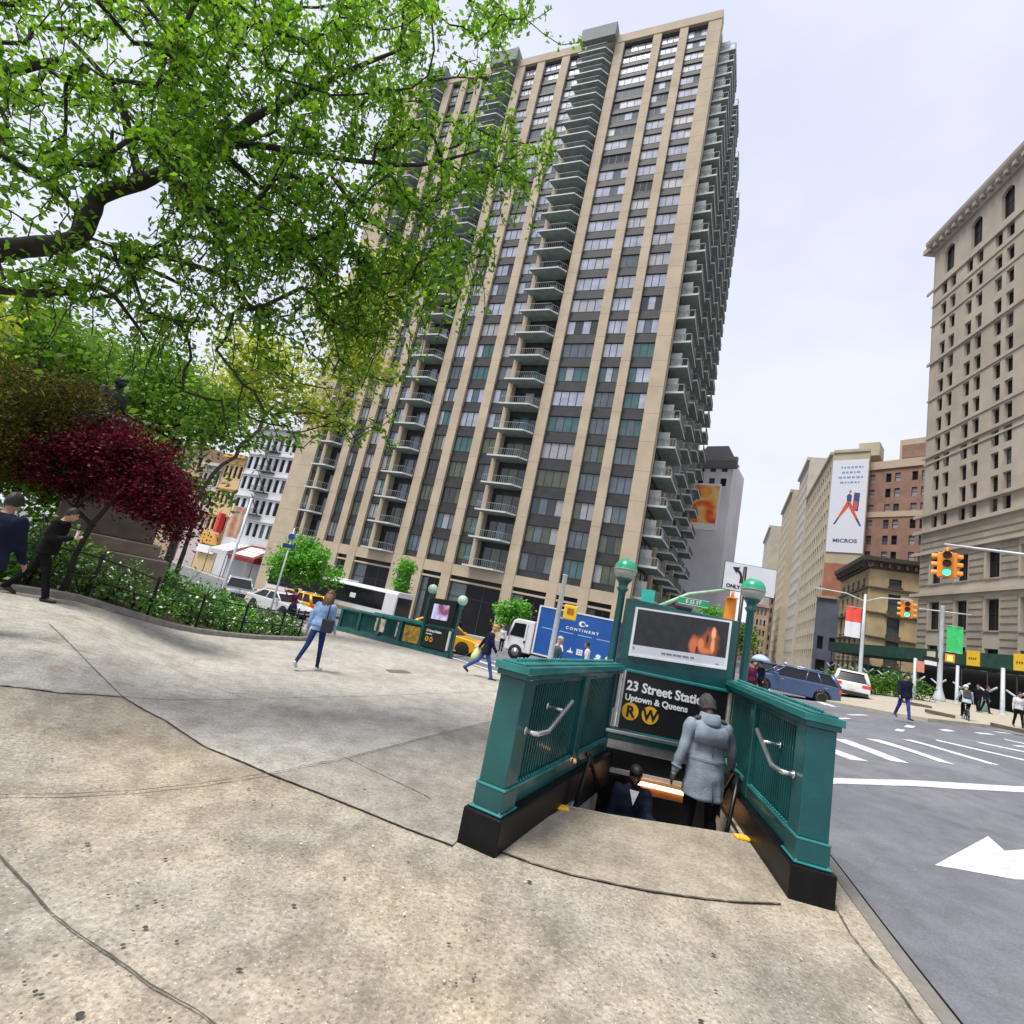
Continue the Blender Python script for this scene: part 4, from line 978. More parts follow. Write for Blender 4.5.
mf = bpy.data.materials.new('flower_print'); mf.use_nodes = True; nt = mf.node_tree; n = nt.nodes; l = nt.links
tc = n.new('ShaderNodeTexCoord'); nz = n.new('ShaderNodeTexNoise'); nz.inputs['Scale'].default_value = .2; nz.inputs['Detail'].default_value = 2; nz.inputs['Distortion'].default_value = 1.2
l.new(tc.outputs['Object'], nz.inputs['Vector']); rp = n.new('ShaderNodeValToRGB'); rp.color_ramp.interpolation = 'LINEAR'
rp.color_ramp.elements[0].position = .36; rp.color_ramp.elements[0].color = (.04,.20,.10,1); rp.color_ramp.elements[1].position = .62; rp.color_ramp.elements[1].color = (.80,.06,.02,1)
for p_, c_ in ((.42,(.85,.62,.30,1)),(.48,(.88,.40,.06,1)),(.55,(.85,.18,.03,1))): e_ = rp.color_ramp.elements.new(p_); e_.color = c_
l.new(nz.outputs['Fac'], rp.inputs['Fac']); l.new(rp.outputs['Color'], n['Principled BSDF'].inputs['Base Color'])
mb = MB(); mb.box(.35, LI-.25, .004, .05, 26.4, 34.2, 0, TI); fix_normals(mb.build('billboard_print', mf, bil, off=io))
mb = MB(); mb.box(-1.9, -.05, -.3, .0, 30.8, 34.2, 0, TI); mb.box(-1.9, -.05, -.3, 0, 26.5, 29.9, 0, TI); fix_normals(mb.build('side_print', mf, bil, off=io))

# ---- old houses left of the tower, across the side street
def old_house(name, label, s0, s1, n0, ztop, cols, rws_, m, trim, sillm):
    p0, p1 = tw(s0, n0), tw(s1, n0); B = Building(name, label, p0); T_, L_ = frameT(p0, p1); zb = -4.2
    mb = MB(); facade(mb, T_, 0, L_, zb, ztop, rws_(L_), 0, .4); mb.box(0, L_, -12, -.41, zb, ztop-.3, 0, T_)
    B.part(mb, 'wall', [m]); mb = MB(); its = []
    for z0, z1, c in rws_(L_):
        sc_ = MB(); sc_.box(-.05, L_+.05, .002, .3, z1+.35, z1+.6, 0, T_); B.part(sc_, 'string_course', [trim])
        for a, b in c: its.append((1, window(T_, a+.01, b-.01, z0+.01, z1-.01, -.22, 1, [rw.choice([1,1,2])], .1, .5, .25)))
    mb.box(-.2, L_+.2, .002, .8, ztop-.6, ztop, 0, T_)
    B.part(mb, 'cornice', [trim]); B.repeat('window', its, wmats(sillm)); return B, T_, L_
M_WHB = mat('white_painted_front', (.60,.61,.62), .7, var=.08, scale=.6); M_YELB = mat('butter_yellow_front', (.58,.43,.23), .8, var=.1); M_PINK = mat('pale_pink_front', (.52,.44,.42), .8, var=.1)
def cols_n(n_, L_, wd): return [((k+.5)*L_/n_-wd/2, (k+.5)*L_/n_+wd/2) for k in range(n_)]
wh, TW_, LW_ = old_house('white_loft_house', 'white painted five storey loft house with black fire escape', 61.2, 74.2, -4, 25.8, 8,
    lambda L_: [(zc-1.35, zc+1.1, cols_n(8, L_, .95)) for zc in (22.6,18.7,14.8,10.6,6.4)], M_WHB, M_WHB, M_WHB)
wh_off = wh.off
for zc in (18.7,14.8,10.6,22.6):
    m = MB(); s0, s1 = LW_*.40, LW_*.68; m.box(s0, s1, .02, 1.1, zc-1.8, zc-1.68, 0, TW_)
    for k in range(15): m.tube([TW_(s0+(s1-s0)*k/14,1.05,zc-1.7), TW_(s0+(s1-s0)*k/14,1.05,zc-.75)], .03, 4, 0, False, False)
    m.tube([TW_(s0,1.05,zc-.75), TW_(s1,1.05,zc-.75)], .05, 4, 0, False); m.tube([TW_(s0+.3,.8,zc-1.7), TW_(s1-.3,.6,zc+2.0)], .09, 4, 0, False)
    m.build('fire_escape', M_BLACK, wh.root, off=wh.off)
yh, TY_, LY_ = old_house('yellow_house', 'butter yellow old house with red hanging sign left of the white house', 74.4, 79.6, -4, 19.6, 4,
    lambda L_: [(zc-1.3, zc+1.1, cols_n(4, L_, .8)) for zc in (16.4,11.4,6.3)], M_YELB, mat('gold_trim', (.62,.36,.08), .7), M_YELB)
m = MB(); m.box(LY_*.08, LY_*.22, .1, 1.2, 4.6, 8.2, 0, TY_); yh.part(m, 'hanging_sign', [mat('red_sign', (.65,.04,.04), .5)])
m = MB(); m.box(.4, LY_-.4, .1, .5, .6, 2.0, 0, TY_); yh.part(m, 'shop_sign', [M_WHITE])
m = MB(); m.box(.2, LY_-.2, .05, .5, 2.2, 4.2, 0, TY_); yh.part(m, 'shop_fascia', [mat('gold_trim')  if False else MATS['gold_trim']])
old_house('pink_house', 'pale pink narrow house between the dark red maple and the yellow house', 79.8, 84.8, -4, 17.5, 3,
    lambda L_: [(zc-1.3, zc+1.1, cols_n(3, L_, .9)) for zc in (14.4,10.0,5.8)], M_PINK, M_PINK, M_PINK)
old_house('stone_house', 'tan stone house glimpsed behind the park trees', 85.2, 112, -4, 21, 9,
    lambda L_: [(zc-1.3, zc+1.1, cols_n(9, L_, 1.1)) for zc in (17.4,13.0,8.6,4.2)], M_TANB, M_TANB, M_TANB)
# shop canopies at the white house's foot
def canopy(name, label, s0, s1, z0, z1, m, out=4.0):
    p = tw((s0+s1)/2, -4); t = thing(name, label, 'awning', (p[0], p[1], z0)); o_ = (p[0], p[1], z0)
    b = MB(); b.prism([(0,z0),(out,z0),(out,z0+.7),(0,z1)], s0, s1, 'x', 0, T=lambda x,y,z: tw(x,-4+.02+y)+(z,)); c_ = fix_normals(b.build('canopy_cloth', m, t, off=o_))
    b = MB()
    for k in range(2):
        b.prism([(.8+k*1.5,0),(2.1+k*1.5,0),(2.1+k*1.5,1),(.8+k*1.5,1)], s0+.8, s1-.8, 'x', 0, T=lambda x,y,z: tw(x,-4+.02+y)+(z0+.72+(z1-z0-.7)*(1-y/out)+.02+z*.02,))
    if 'red' in label: fix_normals(b.build('lettering', M_WHITE, c_, off=o_))
    b = MB()
    for s_ in (s0+.1, s1-.1): b.tube([tw(s_, -.1)+(g(*tw(s_,-.1))-.1,), tw(s_, -.1)+(z0+.05,)], .06, 6)
    b.build('canopy_post', M_BLACK, t, off=o_)
canopy('shop_awning', 'dark red shop awning with white lettering at the foot of the white house', 60.5, 66.5, .6, 3.6, mat('awning_red', (.18,.02,.02), .7))
canopy('shop_awning', 'pale grey shop awning left of the dark red awning', 67, 71.5, 1.0, 3.4, mat('awning_grey', (.5,.5,.52), .7))
# ------------------------------------------------------------------ second subway entrance, across the plaza
k0 = Vector((-1.40,20.9)); k1 = Vector((-7.6,26.2)); KL = (k1-k0).length; KU = (k1-k0)/KL; KN = Vector((KU.y,-KU.x))
if KN.dot(-k0) < 0: KN = -KN
kz0 = g(k0.x,k0.y); kz1 = g(k1.x,k1.y)
def TK(s, n, z):      # n: towards the camera; z above the sloping pavement
    p = k0+KU*s+KN*n; return (p.x, p.y, kz0+(kz1-kz0)*s/KL+z)
kk = thing('subway_entrance', 'far green subway entrance with small black screen, across the plaza before the bus', 'subway entrance', (k0.x,k0.y,kz0)); ko = (k0.x,k0.y,kz0)
def kb(mb, name, m, parent=None, bev=0): return fix_normals(mb.build(name, m, parent or kk, bev, off=ko))
for n0 in (0.0, -2.2):
    kb(MB().box(-.1 if n0 == 0 else 2.1,KL,n0-.32,n0,-.4,.2,0,TK), 'base_wall', mat('subway_green_base', (.012,.10,.11), .45, var=.3, scale=3), None, .01)
    kb(MB().box(-.05 if n0 == 0 else 2.1,KL,n0-.28,n0-.02,1.07,1.17,0,TK), 'cap_rail', M_GREEN2, None, .01)
    s = 0 if n0 == 0.0 else 2.2
    while s < KL:
        kb(MB().box(s,s+.2,n0-.26,n0-.04,.2,1.07,0,TK), 'rail_post', M_GREEN); 
        if s+1.75 < KL and n0 == 0.0:
            m = MB(); m.box(s+.2,s+1.55,n0-.18,n0-.12,.2,1.07,0,TK)
            q = s+.26
            while q < s+1.5: m.box(q,q+.03,n0-.12,n0-.10,.3,1.0,0,TK); q += .08
            kb(m, 'railing_panel', M_GREEN)
        s += 1.55
M_POST1 = mat('poster_cream', (.55,.5,.4), .6, var=.6, scale=5); M_POST2 = mat('poster_yellow', (.62,.38,.05), .6, var=.7, scale=6, col2=(.2,.1,.02))
kb(MB().box(1.85,2.9,-.09,-.05,.25,.95,0,TK), 'poster', M_POST2); kb(MB().box(4.3,5.0,-.09,-.05,.4,1.0,0,TK).box(4.62,4.78,-.049,-.04,.3,.98,0,TK), 'poster', M_POST1); kb(MB().box(3.35,3.45,-.09,-.05,.35,1.0,0,TK), 'poster', M_POST1)
csg = MB(); csg.box(.12,1.45,.0,.05,.28,1.05,0,TK); cs_ = kb(csg, 'station_sign', M_SIGNBLK)
uK = Vector(TK(0,0,0))-Vector(TK(1,0,0)); Mo = Matrix.Translation(-Vector(ko))
text_obj('lettering', '23 Street Station', .135, M_WHITE, cs_, Mo @ plane_M(TK(1.38,.056,.92), uK, (0,0,1)), .003, .004, sx=.98)
text_obj('lettering', 'Downtown', .085, M_WHITE, cs_, Mo @ plane_M(TK(1.38,.056,.79), uK, (0,0,1)), .003, .003)
for q, ch in ((1.26,'R'),(1.0,'W')):
    m = MB(); m.lathe([(.105,0),(.105,.006)], (0,0,0), 20, 0, False, T=lambda a,b,c,q=q: TK(q+a,.052+c,.58+b)); bo = kb(m, 'route_bullet', M_YEL, cs_)
    text_obj('lettering', ch, .17, M_SIGNBLK, bo, Mo @ plane_M(TK(q,.062,.575), uK, (0,0,1)), .002, .005, 'CENTER')
kb(MB().box(-.03,.06,.0,.06,.28,1.05,0,TK), 'notice_strip', mat('pale_notice') if False else MATS['pale_notice'])
kc = kb(MB().box(.0,1.62,-.3,.08,1.18,2.28,0,TK).box(1.62,1.8,-.3,.02,.2,2.3,1,TK), 'display_cabinet', [M_BLACK, M_GREEN], None, .02)
ms = bpy.data.materials.new('small_screen'); ms.use_nodes = True; nt = ms.node_tree; n = nt.nodes; l = nt.links
tc = n.new('ShaderNodeTexCoord'); nz = n.new('ShaderNodeTexNoise'); nz.inputs['Scale'].default_value = 2.2; l.new(tc.outputs['Object'], nz.inputs['Vector'])
rp = n.new('ShaderNodeValToRGB'); rp.color_ramp.elements[0].position = .4; rp.color_ramp.elements[0].color = (.16,.05,.10,1); rp.color_ramp.elements[1].position = .62; rp.color_ramp.elements[1].color = (.42,.42,.62,1); l.new(nz.outputs['Fac'], rp.inputs['Fac'])
b = n['Principled BSDF']; l.new(rp.outputs['Color'], b.inputs['Base Color']); l.new(rp.outputs['Color'], b.inputs['Emission Color']); b.inputs['Emission Strength'].default_value = .5; b.inputs['Roughness'].default_value = .3
kb(MB().box(.3,1.25,.081,.095,1.42,2.05,0,TK), 'screen', ms, kc)
def kglobe(s, n0, zc, label):
    x, y, z = TK(s, n0, 0); t = thing('globe_lamp', label, 'lamp', (x,y,z-.2), 0, 'globe lamps of the far entrance')
    MB().lathe([(.09,0),(.06,.2),(.05,zc-.35),(.09,zc-.25),(.10,zc-.05),(.02,zc)], (0,0,0), 12).build('lamp_post', M_GREEN, t)
    r = .21; zz = zc+.1
    MB().lathe([(r*math.cos(R(k)),r*math.sin(R(k))) for k in range(-70,91,10)]+[(.001,r)], (0,0,zz), 18).build('globe', mat('pale_green_glass', (.42,.62,.48), .3, var=.1), t)
kglobe(1.75,-.1,2.75,'pale globe lamp left of the small black screen, before the bus'); kglobe(-.15,-.1,2.45,'pale globe lamp right of the small black screen, by the yellow taxi')

# ------------------------------------------------------------------ poles, signals and signs
M_POLE = mat('galvanised_pole', (.50,.53,.55), .5, var=.12, scale=3, metal=.2)
M_GPOLE = mat('green_mast', (.33,.52,.36), .5, var=.15)
M_SIGY = mat('signal_yellow', (.80,.27,.02), .45, var=.1)
M_SIGD = mat('signal_visor', (.03,.02,.01), .6)
M_GLIT = mat('green_light', (.05,.9,.5), .4, emit=(.03,1,.45), es=3.2)
M_UNLIT = mat('dark_lens', (.05,.01,.008), .3)
M_AMB = mat('amber_hand', (1,.5,.1), .4, emit=(1,.45,.08), es=1.6)
M_SSIGN = mat('street_sign_green', (.01,.30,.12), .5); M_SILV = mat('sign_white', (.68,.69,.72), .5, var=.06)
def signal(name, label, loc, face, n_faces=1, parent_arm=None, side=True, group=None):
    """three lens traffic signal hanging at loc (its top); face = direction the lit lenses look"""
    t = thing(name, label, 'traffic light', loc, 0, group); a0 = math.atan2(face[1], face[0])
    for k, da in enumerate([0, R(100), R(-100)][:n_faces]):
        a = a0+da; u = Vector((math.cos(a), math.sin(a))); v = Vector((-u.y, u.x))
        def T(s, n, z, u=u, v=v): return (u.x*n+v.x*s, u.y*n+v.y*s, z)
        h = MB(); h.box(-.17,.17,.12,.30,-1.07,0,0,T); hd = fix_normals(h.build('signal_head', M_SIGY, t, .03))
        for i in range(3):
            zc = -.18-i*.355
            d = MB(); d.lathe([(.13,0),(.13,.012)], (0,0,0), 16, 0, False, T=lambda x,y,z,T=T,zc=zc: T(x,.302+z,zc+y))
            fix_normals(d.build('lens', M_GLIT if (i == 2 and k == 0) else M_UNLIT, hd))
            vz = MB(); vs = []; fs = []; N = 10
            for j in range(N+1):
                q = R(-20)+R(220)*j/N
                for nn_ in (.30,.50): vs.append(T(.15*math.cos(q), nn_, zc+.15*math.sin(q)))
            for j in range(N): fs.append((2*j,2*j+1,2*j+3,2*j+2))
            vz.add(vs, fs, 0, True); vz.build('visor', M_SIGY if k else M_SIGD, hd)
    MB().tube([(0,0,.0),(0,0,.25)], .05, 8).box(-.14,.14,-.14,.14,-.02,.02).build('hanger', M_SIGY, t)
    return t
# big signal on the mast arm reaching in from the right
sx_, sy_ = 18.6, 20.6
signal('traffic_light', 'large yellow three way traffic light showing green under the mast arm at right', (sx_,sy_,7.95), (-sx_,-sy_), 3, group=None)
am = thing('signal_mast', 'pale steel mast arm reaching in from the right edge above the crosswalk', 'mast arm', (27.0,17.9,road(27.0,17.9)))
m = MB(); zb = road(27.0,17.9); m.tube([(0,0,0),(0,0,8.8-zb)], [.16,.12], 10); m.build('mast_pole', M_POLE, am)
m = MB(); m.tube([(0,0,8.34-zb),(-3.5,1.12,8.34-zb),(sx_-27.0-.1,sy_-17.9+.05,8.32-zb)], [.10,.08,.05], 8); m.build('mast_arm', M_POLE, am)
# street lamp with the red banner and its twin arms; the second signal hangs from the right arm
def street_lamp(x, y, H, label, armL=None, armR=None, zarm=None):
    z = g(x,y)-.1; t = thing('street_lamp', label, 'street lamp', (x,y,z))
    m = MB(); m.lathe([(.22,0),(.22,.15),(.13,.5),(.11,H*.6),(.085,H)], (0,0,0), 10); m.build('lamp_column', M_POLE, t)
    for d in (armL, armR):
        if d: 
            m = MB(); m.tube([(0,0,H-.5),(d[0]*.4,d[1]*.4,H-.1),(d[0],d[1],H)], [.05,.045,.04], 6); m.box(d[0]-.35,d[0]+.35,d[1]-.12,d[1]+.12,H-.08,H+.06); m.build('lamp_arm', M_POLE, t)
    return t, z
LX, LY = azD(36.4,43); lt, lz = street_lamp(LX, LY, 7.0, 'street lamp with two arms and a red banner before the ochre house', (-2.3,1.5), (1.9,-1.25))
def flagt(t, z0, u, w_, z1, m, name, strip_=None, off=.15):
    u = Vector(u).normalized(); q = MB(); vs = []; fs = []
    for i in range(9):
        s = off+w_*i/8; wv = .05*math.sin(i*1.3)
        for z in (z0, (z0+z1)/2, z1): vs.append((u.x*s-u.y*wv, u.y*s+u.x*wv, z))
    for i in range(8):
        for j in range(2): fs.append((3*i+j, 3*i+3+j, 3*i+4+j, 3*i+1+j))
    q.add(vs, fs, 0, True); q.tube([(0,0,z1),(u.x*(off+w_),u.y*(off+w_),z1)], .02, 5, 1); q.tube([(0,0,z0),(u.x*(off+w_),u.y*(off+w_),z0)], .02, 5, 1)
    if strip_: q.m[:] = [2 if (k < 16 and k%2 == 0) else v for k, v in enumerate(q.m)]
    return q.build(name, [m, M_POLE, M_SILV], t)
M_RBAN = mat('banner_cloth_red', (.75,.08,.05), .7, var=.15, scale=3); M_GBAN = mat('banner_cloth_green', (.04,.50,.13), .7, var=.15, scale=3)
flagt(lt, 3.9, (-1,.62), .9, 6.0, M_RBAN, 'banner', True)
signal('traffic_light', 'small traffic light showing green on the arm of the red banner lamp', (LX+1.95,LY-1.28,lz+6.85), (-LX,-LY), 3)
# pole before the stone tower with green banner and pedestrian signal
px_, py_ = azD(41.9,52); pz = g(px_,py_)-.1; pt = thing('signal_pole', 'tall grey pole with green banner and amber walk signal before the shed', 'signal pole', (px_,py_,pz))
m = MB(); m.lathe([(.42,0),(.40,.3),(.22,.9),(.17,1.2),(.14,7.3),(.16,7.35)], (0,0,0), 10); m.tube([(-1.2,.8,6.9),(1.4,-1.0,6.95)], .05, 6); m.build('pole', M_POLE, pt)
flagt(pt, 3.9, (1,-.75), .95, 5.9, M_GBAN, 'banner', None, .3)
u = Vector((px_,py_)).normalized(); v = Vector((u.y,-u.x))
def Tp(s, n, z): return (v.x*s-u.x*n, v.y*s-u.y*n, z)
fix_normals(MB().box(.25,.82,.1,.35,3.1,3.7,0,Tp).build('walk_signal', M_SIGY, pt, .03)); MB().box(.40,.68,.352,.37,3.2,3.6,0,Tp).build('walk_hand', M_AMB, pt)
fix_normals(MB().box(-1.1,-.1,.1,.14,3.0,3.3,0,Tp).build('sign_plate', M_BLACK, pt)); fix_normals(MB().box(-.95,-.2,.1,.14,2.65,2.95,0,Tp).build('sign_plate', M_SILV, pt))
px2, py2 = azD(40.25,46); z2 = g(px2,py2)-.1; p2 = thing('signal_pole', 'short white post with red signal box left of the tall grey pole', 'signal pole', (px2,py2,z2))
MB().lathe([(.2,0),(.11,.5),(.1,2.9)], (0,0,0), 8).build('pole', M_POLE, p2)
u2 = Vector((px2,py2)).normalized(); v2 = Vector((u2.y,-u2.x)); T2 = lambda s,n,z: (v2.x*s-u2.x*n, v2.y*s-u2.y*n, z)
fix_normals(MB().box(.08,.5,-.1,.2,2.0,2.75,0,T2).build('signal_box', mat('faded_red_box', (.6,.22,.15), .6), p2, .02))
for az, D, lb in ((45.7,50,'pale steel post on the far pavement near the right edge'),(43.0,58,'pale steel post on the far pavement behind the cyclist')):
    x, y = azD(az, D); z = g(x,y)-.1; t = thing('steel_post', lb, 'post', (x,y,z)); MB().lathe([(.22,0),(.2,.1),(.13,.4),(.11,3.2)], (0,0,0), 8).build('post_shaft', M_POLE, t); MB().lathe([(.26,0),(.26,.1),(.001,.12)], (0,0,0), 8).build('post_foot', M_POLE, t)
x, y = azD(44.6,48); t = thing('litter_bin', 'grey green street litter bin beside the pale steel post', 'litter bin', (x,y,g(x,y))); MB().lathe([(.28,0),(.3,.1),(.32,.95),(.26,1.0)], (0,0,0), 12).build('bin_body', mat('bin_green', (.15,.22,.2), .6), t); MB().lathe([(.33,.95),(.3,1.1),(.12,1.14),(.1,1.1)], (0,0,0), 12).build('bin_lid', mat('bin_lid', (.1,.15,.14), .6), t)
for az, D, w_ in ((40.5,38,1.3),(42.0,33,1.1),(46.3,33,1.5)):
    x, y = azD(az, D); t = MB(); t.box(-w_/2,w_/2,-.15,.15,0,.16); o = t.build('wheel_stop', mat('dark_timber', (.12,.09,.06), .9), None, .02); o.location = (x,y,g(x,y)); o.rotation_euler = (0,0,R(-20))
    tag(o, {40.5:'dark low kerb block left of the tall grey pole foot',42.0:'dark low kerb block before the tall grey pole foot',46.3:'dark low kerb block near the right edge'}[az], 'kerb block')
# turn sign on its thin dark post beside the right globe lamp
bx, by = azD(26.0,10.6); bz = g(bx,by)-.1; ts = thing('turn_sign', 'white left turn ONLY sign on a thin dark post behind the right globe lamp', 'road sign', (bx,by,bz))
MB().tube([(0,0,0),(0,0,3.5-bz)], .035, 8).build('sign_post', M_BLACK, ts)
p00 = Vector((4.66,10.45)); p10 = Vector((5.68,10.30)); TQs, LQs = frameT(p00, p10); so_ = (bx,by,bz)
sp_ = fix_normals(MB().box(0,LQs,0,.02,3.12,3.70,0,TQs).build('sign_plate', M_SILV, ts, off=so_))
fix_normals(MB().box(-.012,LQs+.012,-.012,-.002,3.108,3.712,0,TQs).build('sign_edge', M_BLACK, sp_, off=so_))
uq = Vector(TQs(1,0,0))-Vector(TQs(0,0,0)); uq.z = .0
text_obj('lettering', 'ONLY', .105, M_BLACK, sp_, Matrix.Translation(-Vector(so_)) @ plane_M(TQs(.06,.024,3.20), uq, (0,0,1)), .002, .004)
ar = MB()
pts = [(.34,3.30),(.345,3.42),(.32,3.50),(.26,3.555)]
for (a, za_), (b_, zb_) in zip(pts, pts[1:]):
    d = Vector((b_-a, zb_-za_)).normalized()*.005; w_ = Vector((-d.y,d.x)).normalized()*.024
    ar.prism([(a-w_.x-d.x,za_-w_.y-d.y),(a+w_.x-d.x,za_+w_.y-d.y),(b_+w_.x+d.x,zb_+w_.y+d.y),(b_-w_.x+d.x,zb_-w_.y+d.y)], .022, .027, 'y', 0, T=TQs)
ar.prism([(.155,3.605),(.30,3.625),(.235,3.49)], .022, .028, 'y', 0, T=TQs)
fix_normals(ar.build('turn_arrow', M_BLACK, sp_, off=so_))
# green mast behind the screen with street name plates and an amber signal back
gx, gy = azD(16.6,17); gz = road(gx,gy); gm = thing('signal_mast', 'pale green mast arm with street name plates behind the advertising screen', 'mast arm', (gx,gy,gz)); go = Vector((gx,gy,gz))
tipx, tipy = azD(24.2,17.5); zt_ = 1.75+.117*17.5; z0_ = 1.75+.050*17
MB().tube([(0,0,0),(0,0,z0_-gz+.3)], .1, 8).build('mast_pole', M_GPOLE, gm)
MB().tube([(0,0,z0_-gz), Vector((gx+(tipx-gx)*.55,gy+(tipy-gy)*.55,zt_-.35))-go, Vector((tipx,tipy,zt_))-go], [.07,.055,.045], 8).build('mast_arm', M_GPOLE, gm)
a0_, a1_ = azD(19.9,17.0), azD(22.95,17.0); TGs, LGs = frameT(a0_, a1_)
pl = fix_normals(MB().box(0,LGs,0,.03,1.75+.080*17-.02,1.75+.080*17+.19,0,TGs).build('name_plate', M_SSIGN, gm, off=go)); ug = Vector(TGs(1,0,0))-Vector(TGs(0,0,0))
fr__ = MB(); 
for z_ in (1.75+.080*17-.02, 1.75+.080*17+.175): fr__.box(.0,LGs,.031,.035,z_,z_+.015,0,TGs)
fr__.build('plate_edge', M_SILV, pl, off=go)
text_obj('lettering', 'E 22 ST', .15, M_SILV, pl, Matrix.Translation(-go) @ plane_M(TGs(LGs/2,.034,1.75+.080*17+.085), ug, (0,0,1)), .002, .003, 'CENTER')
b0_, b1_ = azD(16.0,16.8), azD(17.4,16.8); TGb, LGb = frameT(b0_, b1_)
fix_normals(MB().box(0,LGb,0,.03,1.75+.068*17,1.75+.092*17,0,TGb).build('name_plate', mat('teal_plate', (.03,.42,.33), .5), gm, off=go))
xs_, ys_ = azD(25.1,17.5); signal('traffic_light', 'amber traffic light seen from behind below the turn sign', (xs_,ys_,1.75+.105*17.5), (.3,1), 1)
MB().tube([(tipx,tipy,zt_),(xs_,ys_,1.75+.12*17.5)], .035, 6).build('mast_tip', M_GPOLE, gm, off=go)
# pale pole with the yellow pedestrian signal before the blue truck
qx, qy = azD(7.45,12.6); qz = g(qx,qy)-.05; pp = thing('pedestrian_signal', 'pale post with yellow pedestrian signal box before the blue truck', 'pedestrian signal', (qx,qy,qz))
MB().lathe([(.1,0),(.07,.3),(.06,1.75+.09*12.6-qz),(.07,1.75+.09*12.6-qz+.02)], (0,0,0), 10).build('pole', M_POLE, pp)
uu_ = Vector((qx,qy)).normalized(); vv_ = Vector((uu_.y,-uu_.x)); Tq = lambda s,n,z: (vv_.x*s-uu_.x*n, vv_.y*s-uu_.y*n, z)
zz_ = 1.75+.022*12.6-qz
bxs = fix_normals(MB().box(.12,.44,-.1,.16,zz_-.19,zz_+.16,0,Tq).build('signal_box', mat('signal_box_yellow', (.85,.52,.02), .45, var=.08), pp, .025)); MB().box(.0,.13,-.03,.03,zz_+.10,zz_+.14,0,Tq).box(0,.13,-.03,.03,zz_-.2,zz_-.16,0,Tq).build('bracket', M_POLE, pp)
MB().box(.2,.36,.162,.17,zz_-.06,zz_+.08,0,Tq).build('signal_glass', mat('amber_glass', (.35,.16,.02), .4), bxs)
# slim lamp posts and flags of the left street
fx, fy = azD(-27.3,40); fz = road(fx,fy); t = thing('banner_pole', 'grey lamp pole with orange and white banner before the white house', 'lamp pole', (fx,fy,fz)); MB().lathe([(.2,0),(.1,.6),(.08,7.2)], (0,0,0), 8).build('pole', M_POLE, t)
flagt(t, 4.2, (-1,0), .9, 6.4, mat('banner_orange', (.70,.22,.10), .7, var=.5, scale=2, col2=(.7,.6,.5)), 'banner')
fx, fy = azD(-22.6,33); fz = g(fx,fy); t = thing('sign_pole', 'grey sign pole with small round blue sign before the pale green street tree', 'sign pole', (fx,fy,fz)); MB().lathe([(.1,0),(.06,.4),(.05,4.0-fz-.1)], (0,0,0), 8).build('pole', M_POLE, t)
MB().lathe([(.2,0),(.2,.05)], (0,0,0), 16, 0, False, T=lambda x,y,z: (x,-.05-z,3.35-fz+y)).build('sign_disc', mat('sign_blue', (.04,.10,.42), .5), t); MB().box(-.38,.38,-.09,-.05,2.65-fz,2.9-fz).build('sign_plate', mat('sign_navy', (.03,.08,.2), .5), t)
# ------------------------------------------------------------------ vehicles
M_TYRE = mat('tyre', (.012,.012,.012), .85); M_RIM = mat('wheel_rim', (.45,.46,.48), .35, metal=.7)
M_VGLASS = mat('car_glass', (.012,.014,.018), .12, var=.2, spec=.35); M_CHROME = mat('chrome_trim', (.5,.5,.52), .25, metal=.8)
M_TAIL = mat('tail_light', (.45,.015,.01), .3, emit=(1,.05,.02), es=.3); M_HEADL = mat('head_light', (.8,.82,.85), .15); M_PLASTIC = mat('black_plastic', (.02,.02,.022), .6); M_PLATE = mat('number_plate', (.7,.68,.5), .5)
def paint(name, col, metal=.2): return mat(name, col, .28, var=.06, scale=2, metal=metal, spec=.5, coat=.5)
def arc(cx, cz, r, a0, a1, n=7): return [(cx+r*math.cos(a0+(a1-a0)*i/n), cz+r*math.sin(a0+(a1-a0)*i/n)) for i in range(n+1)]
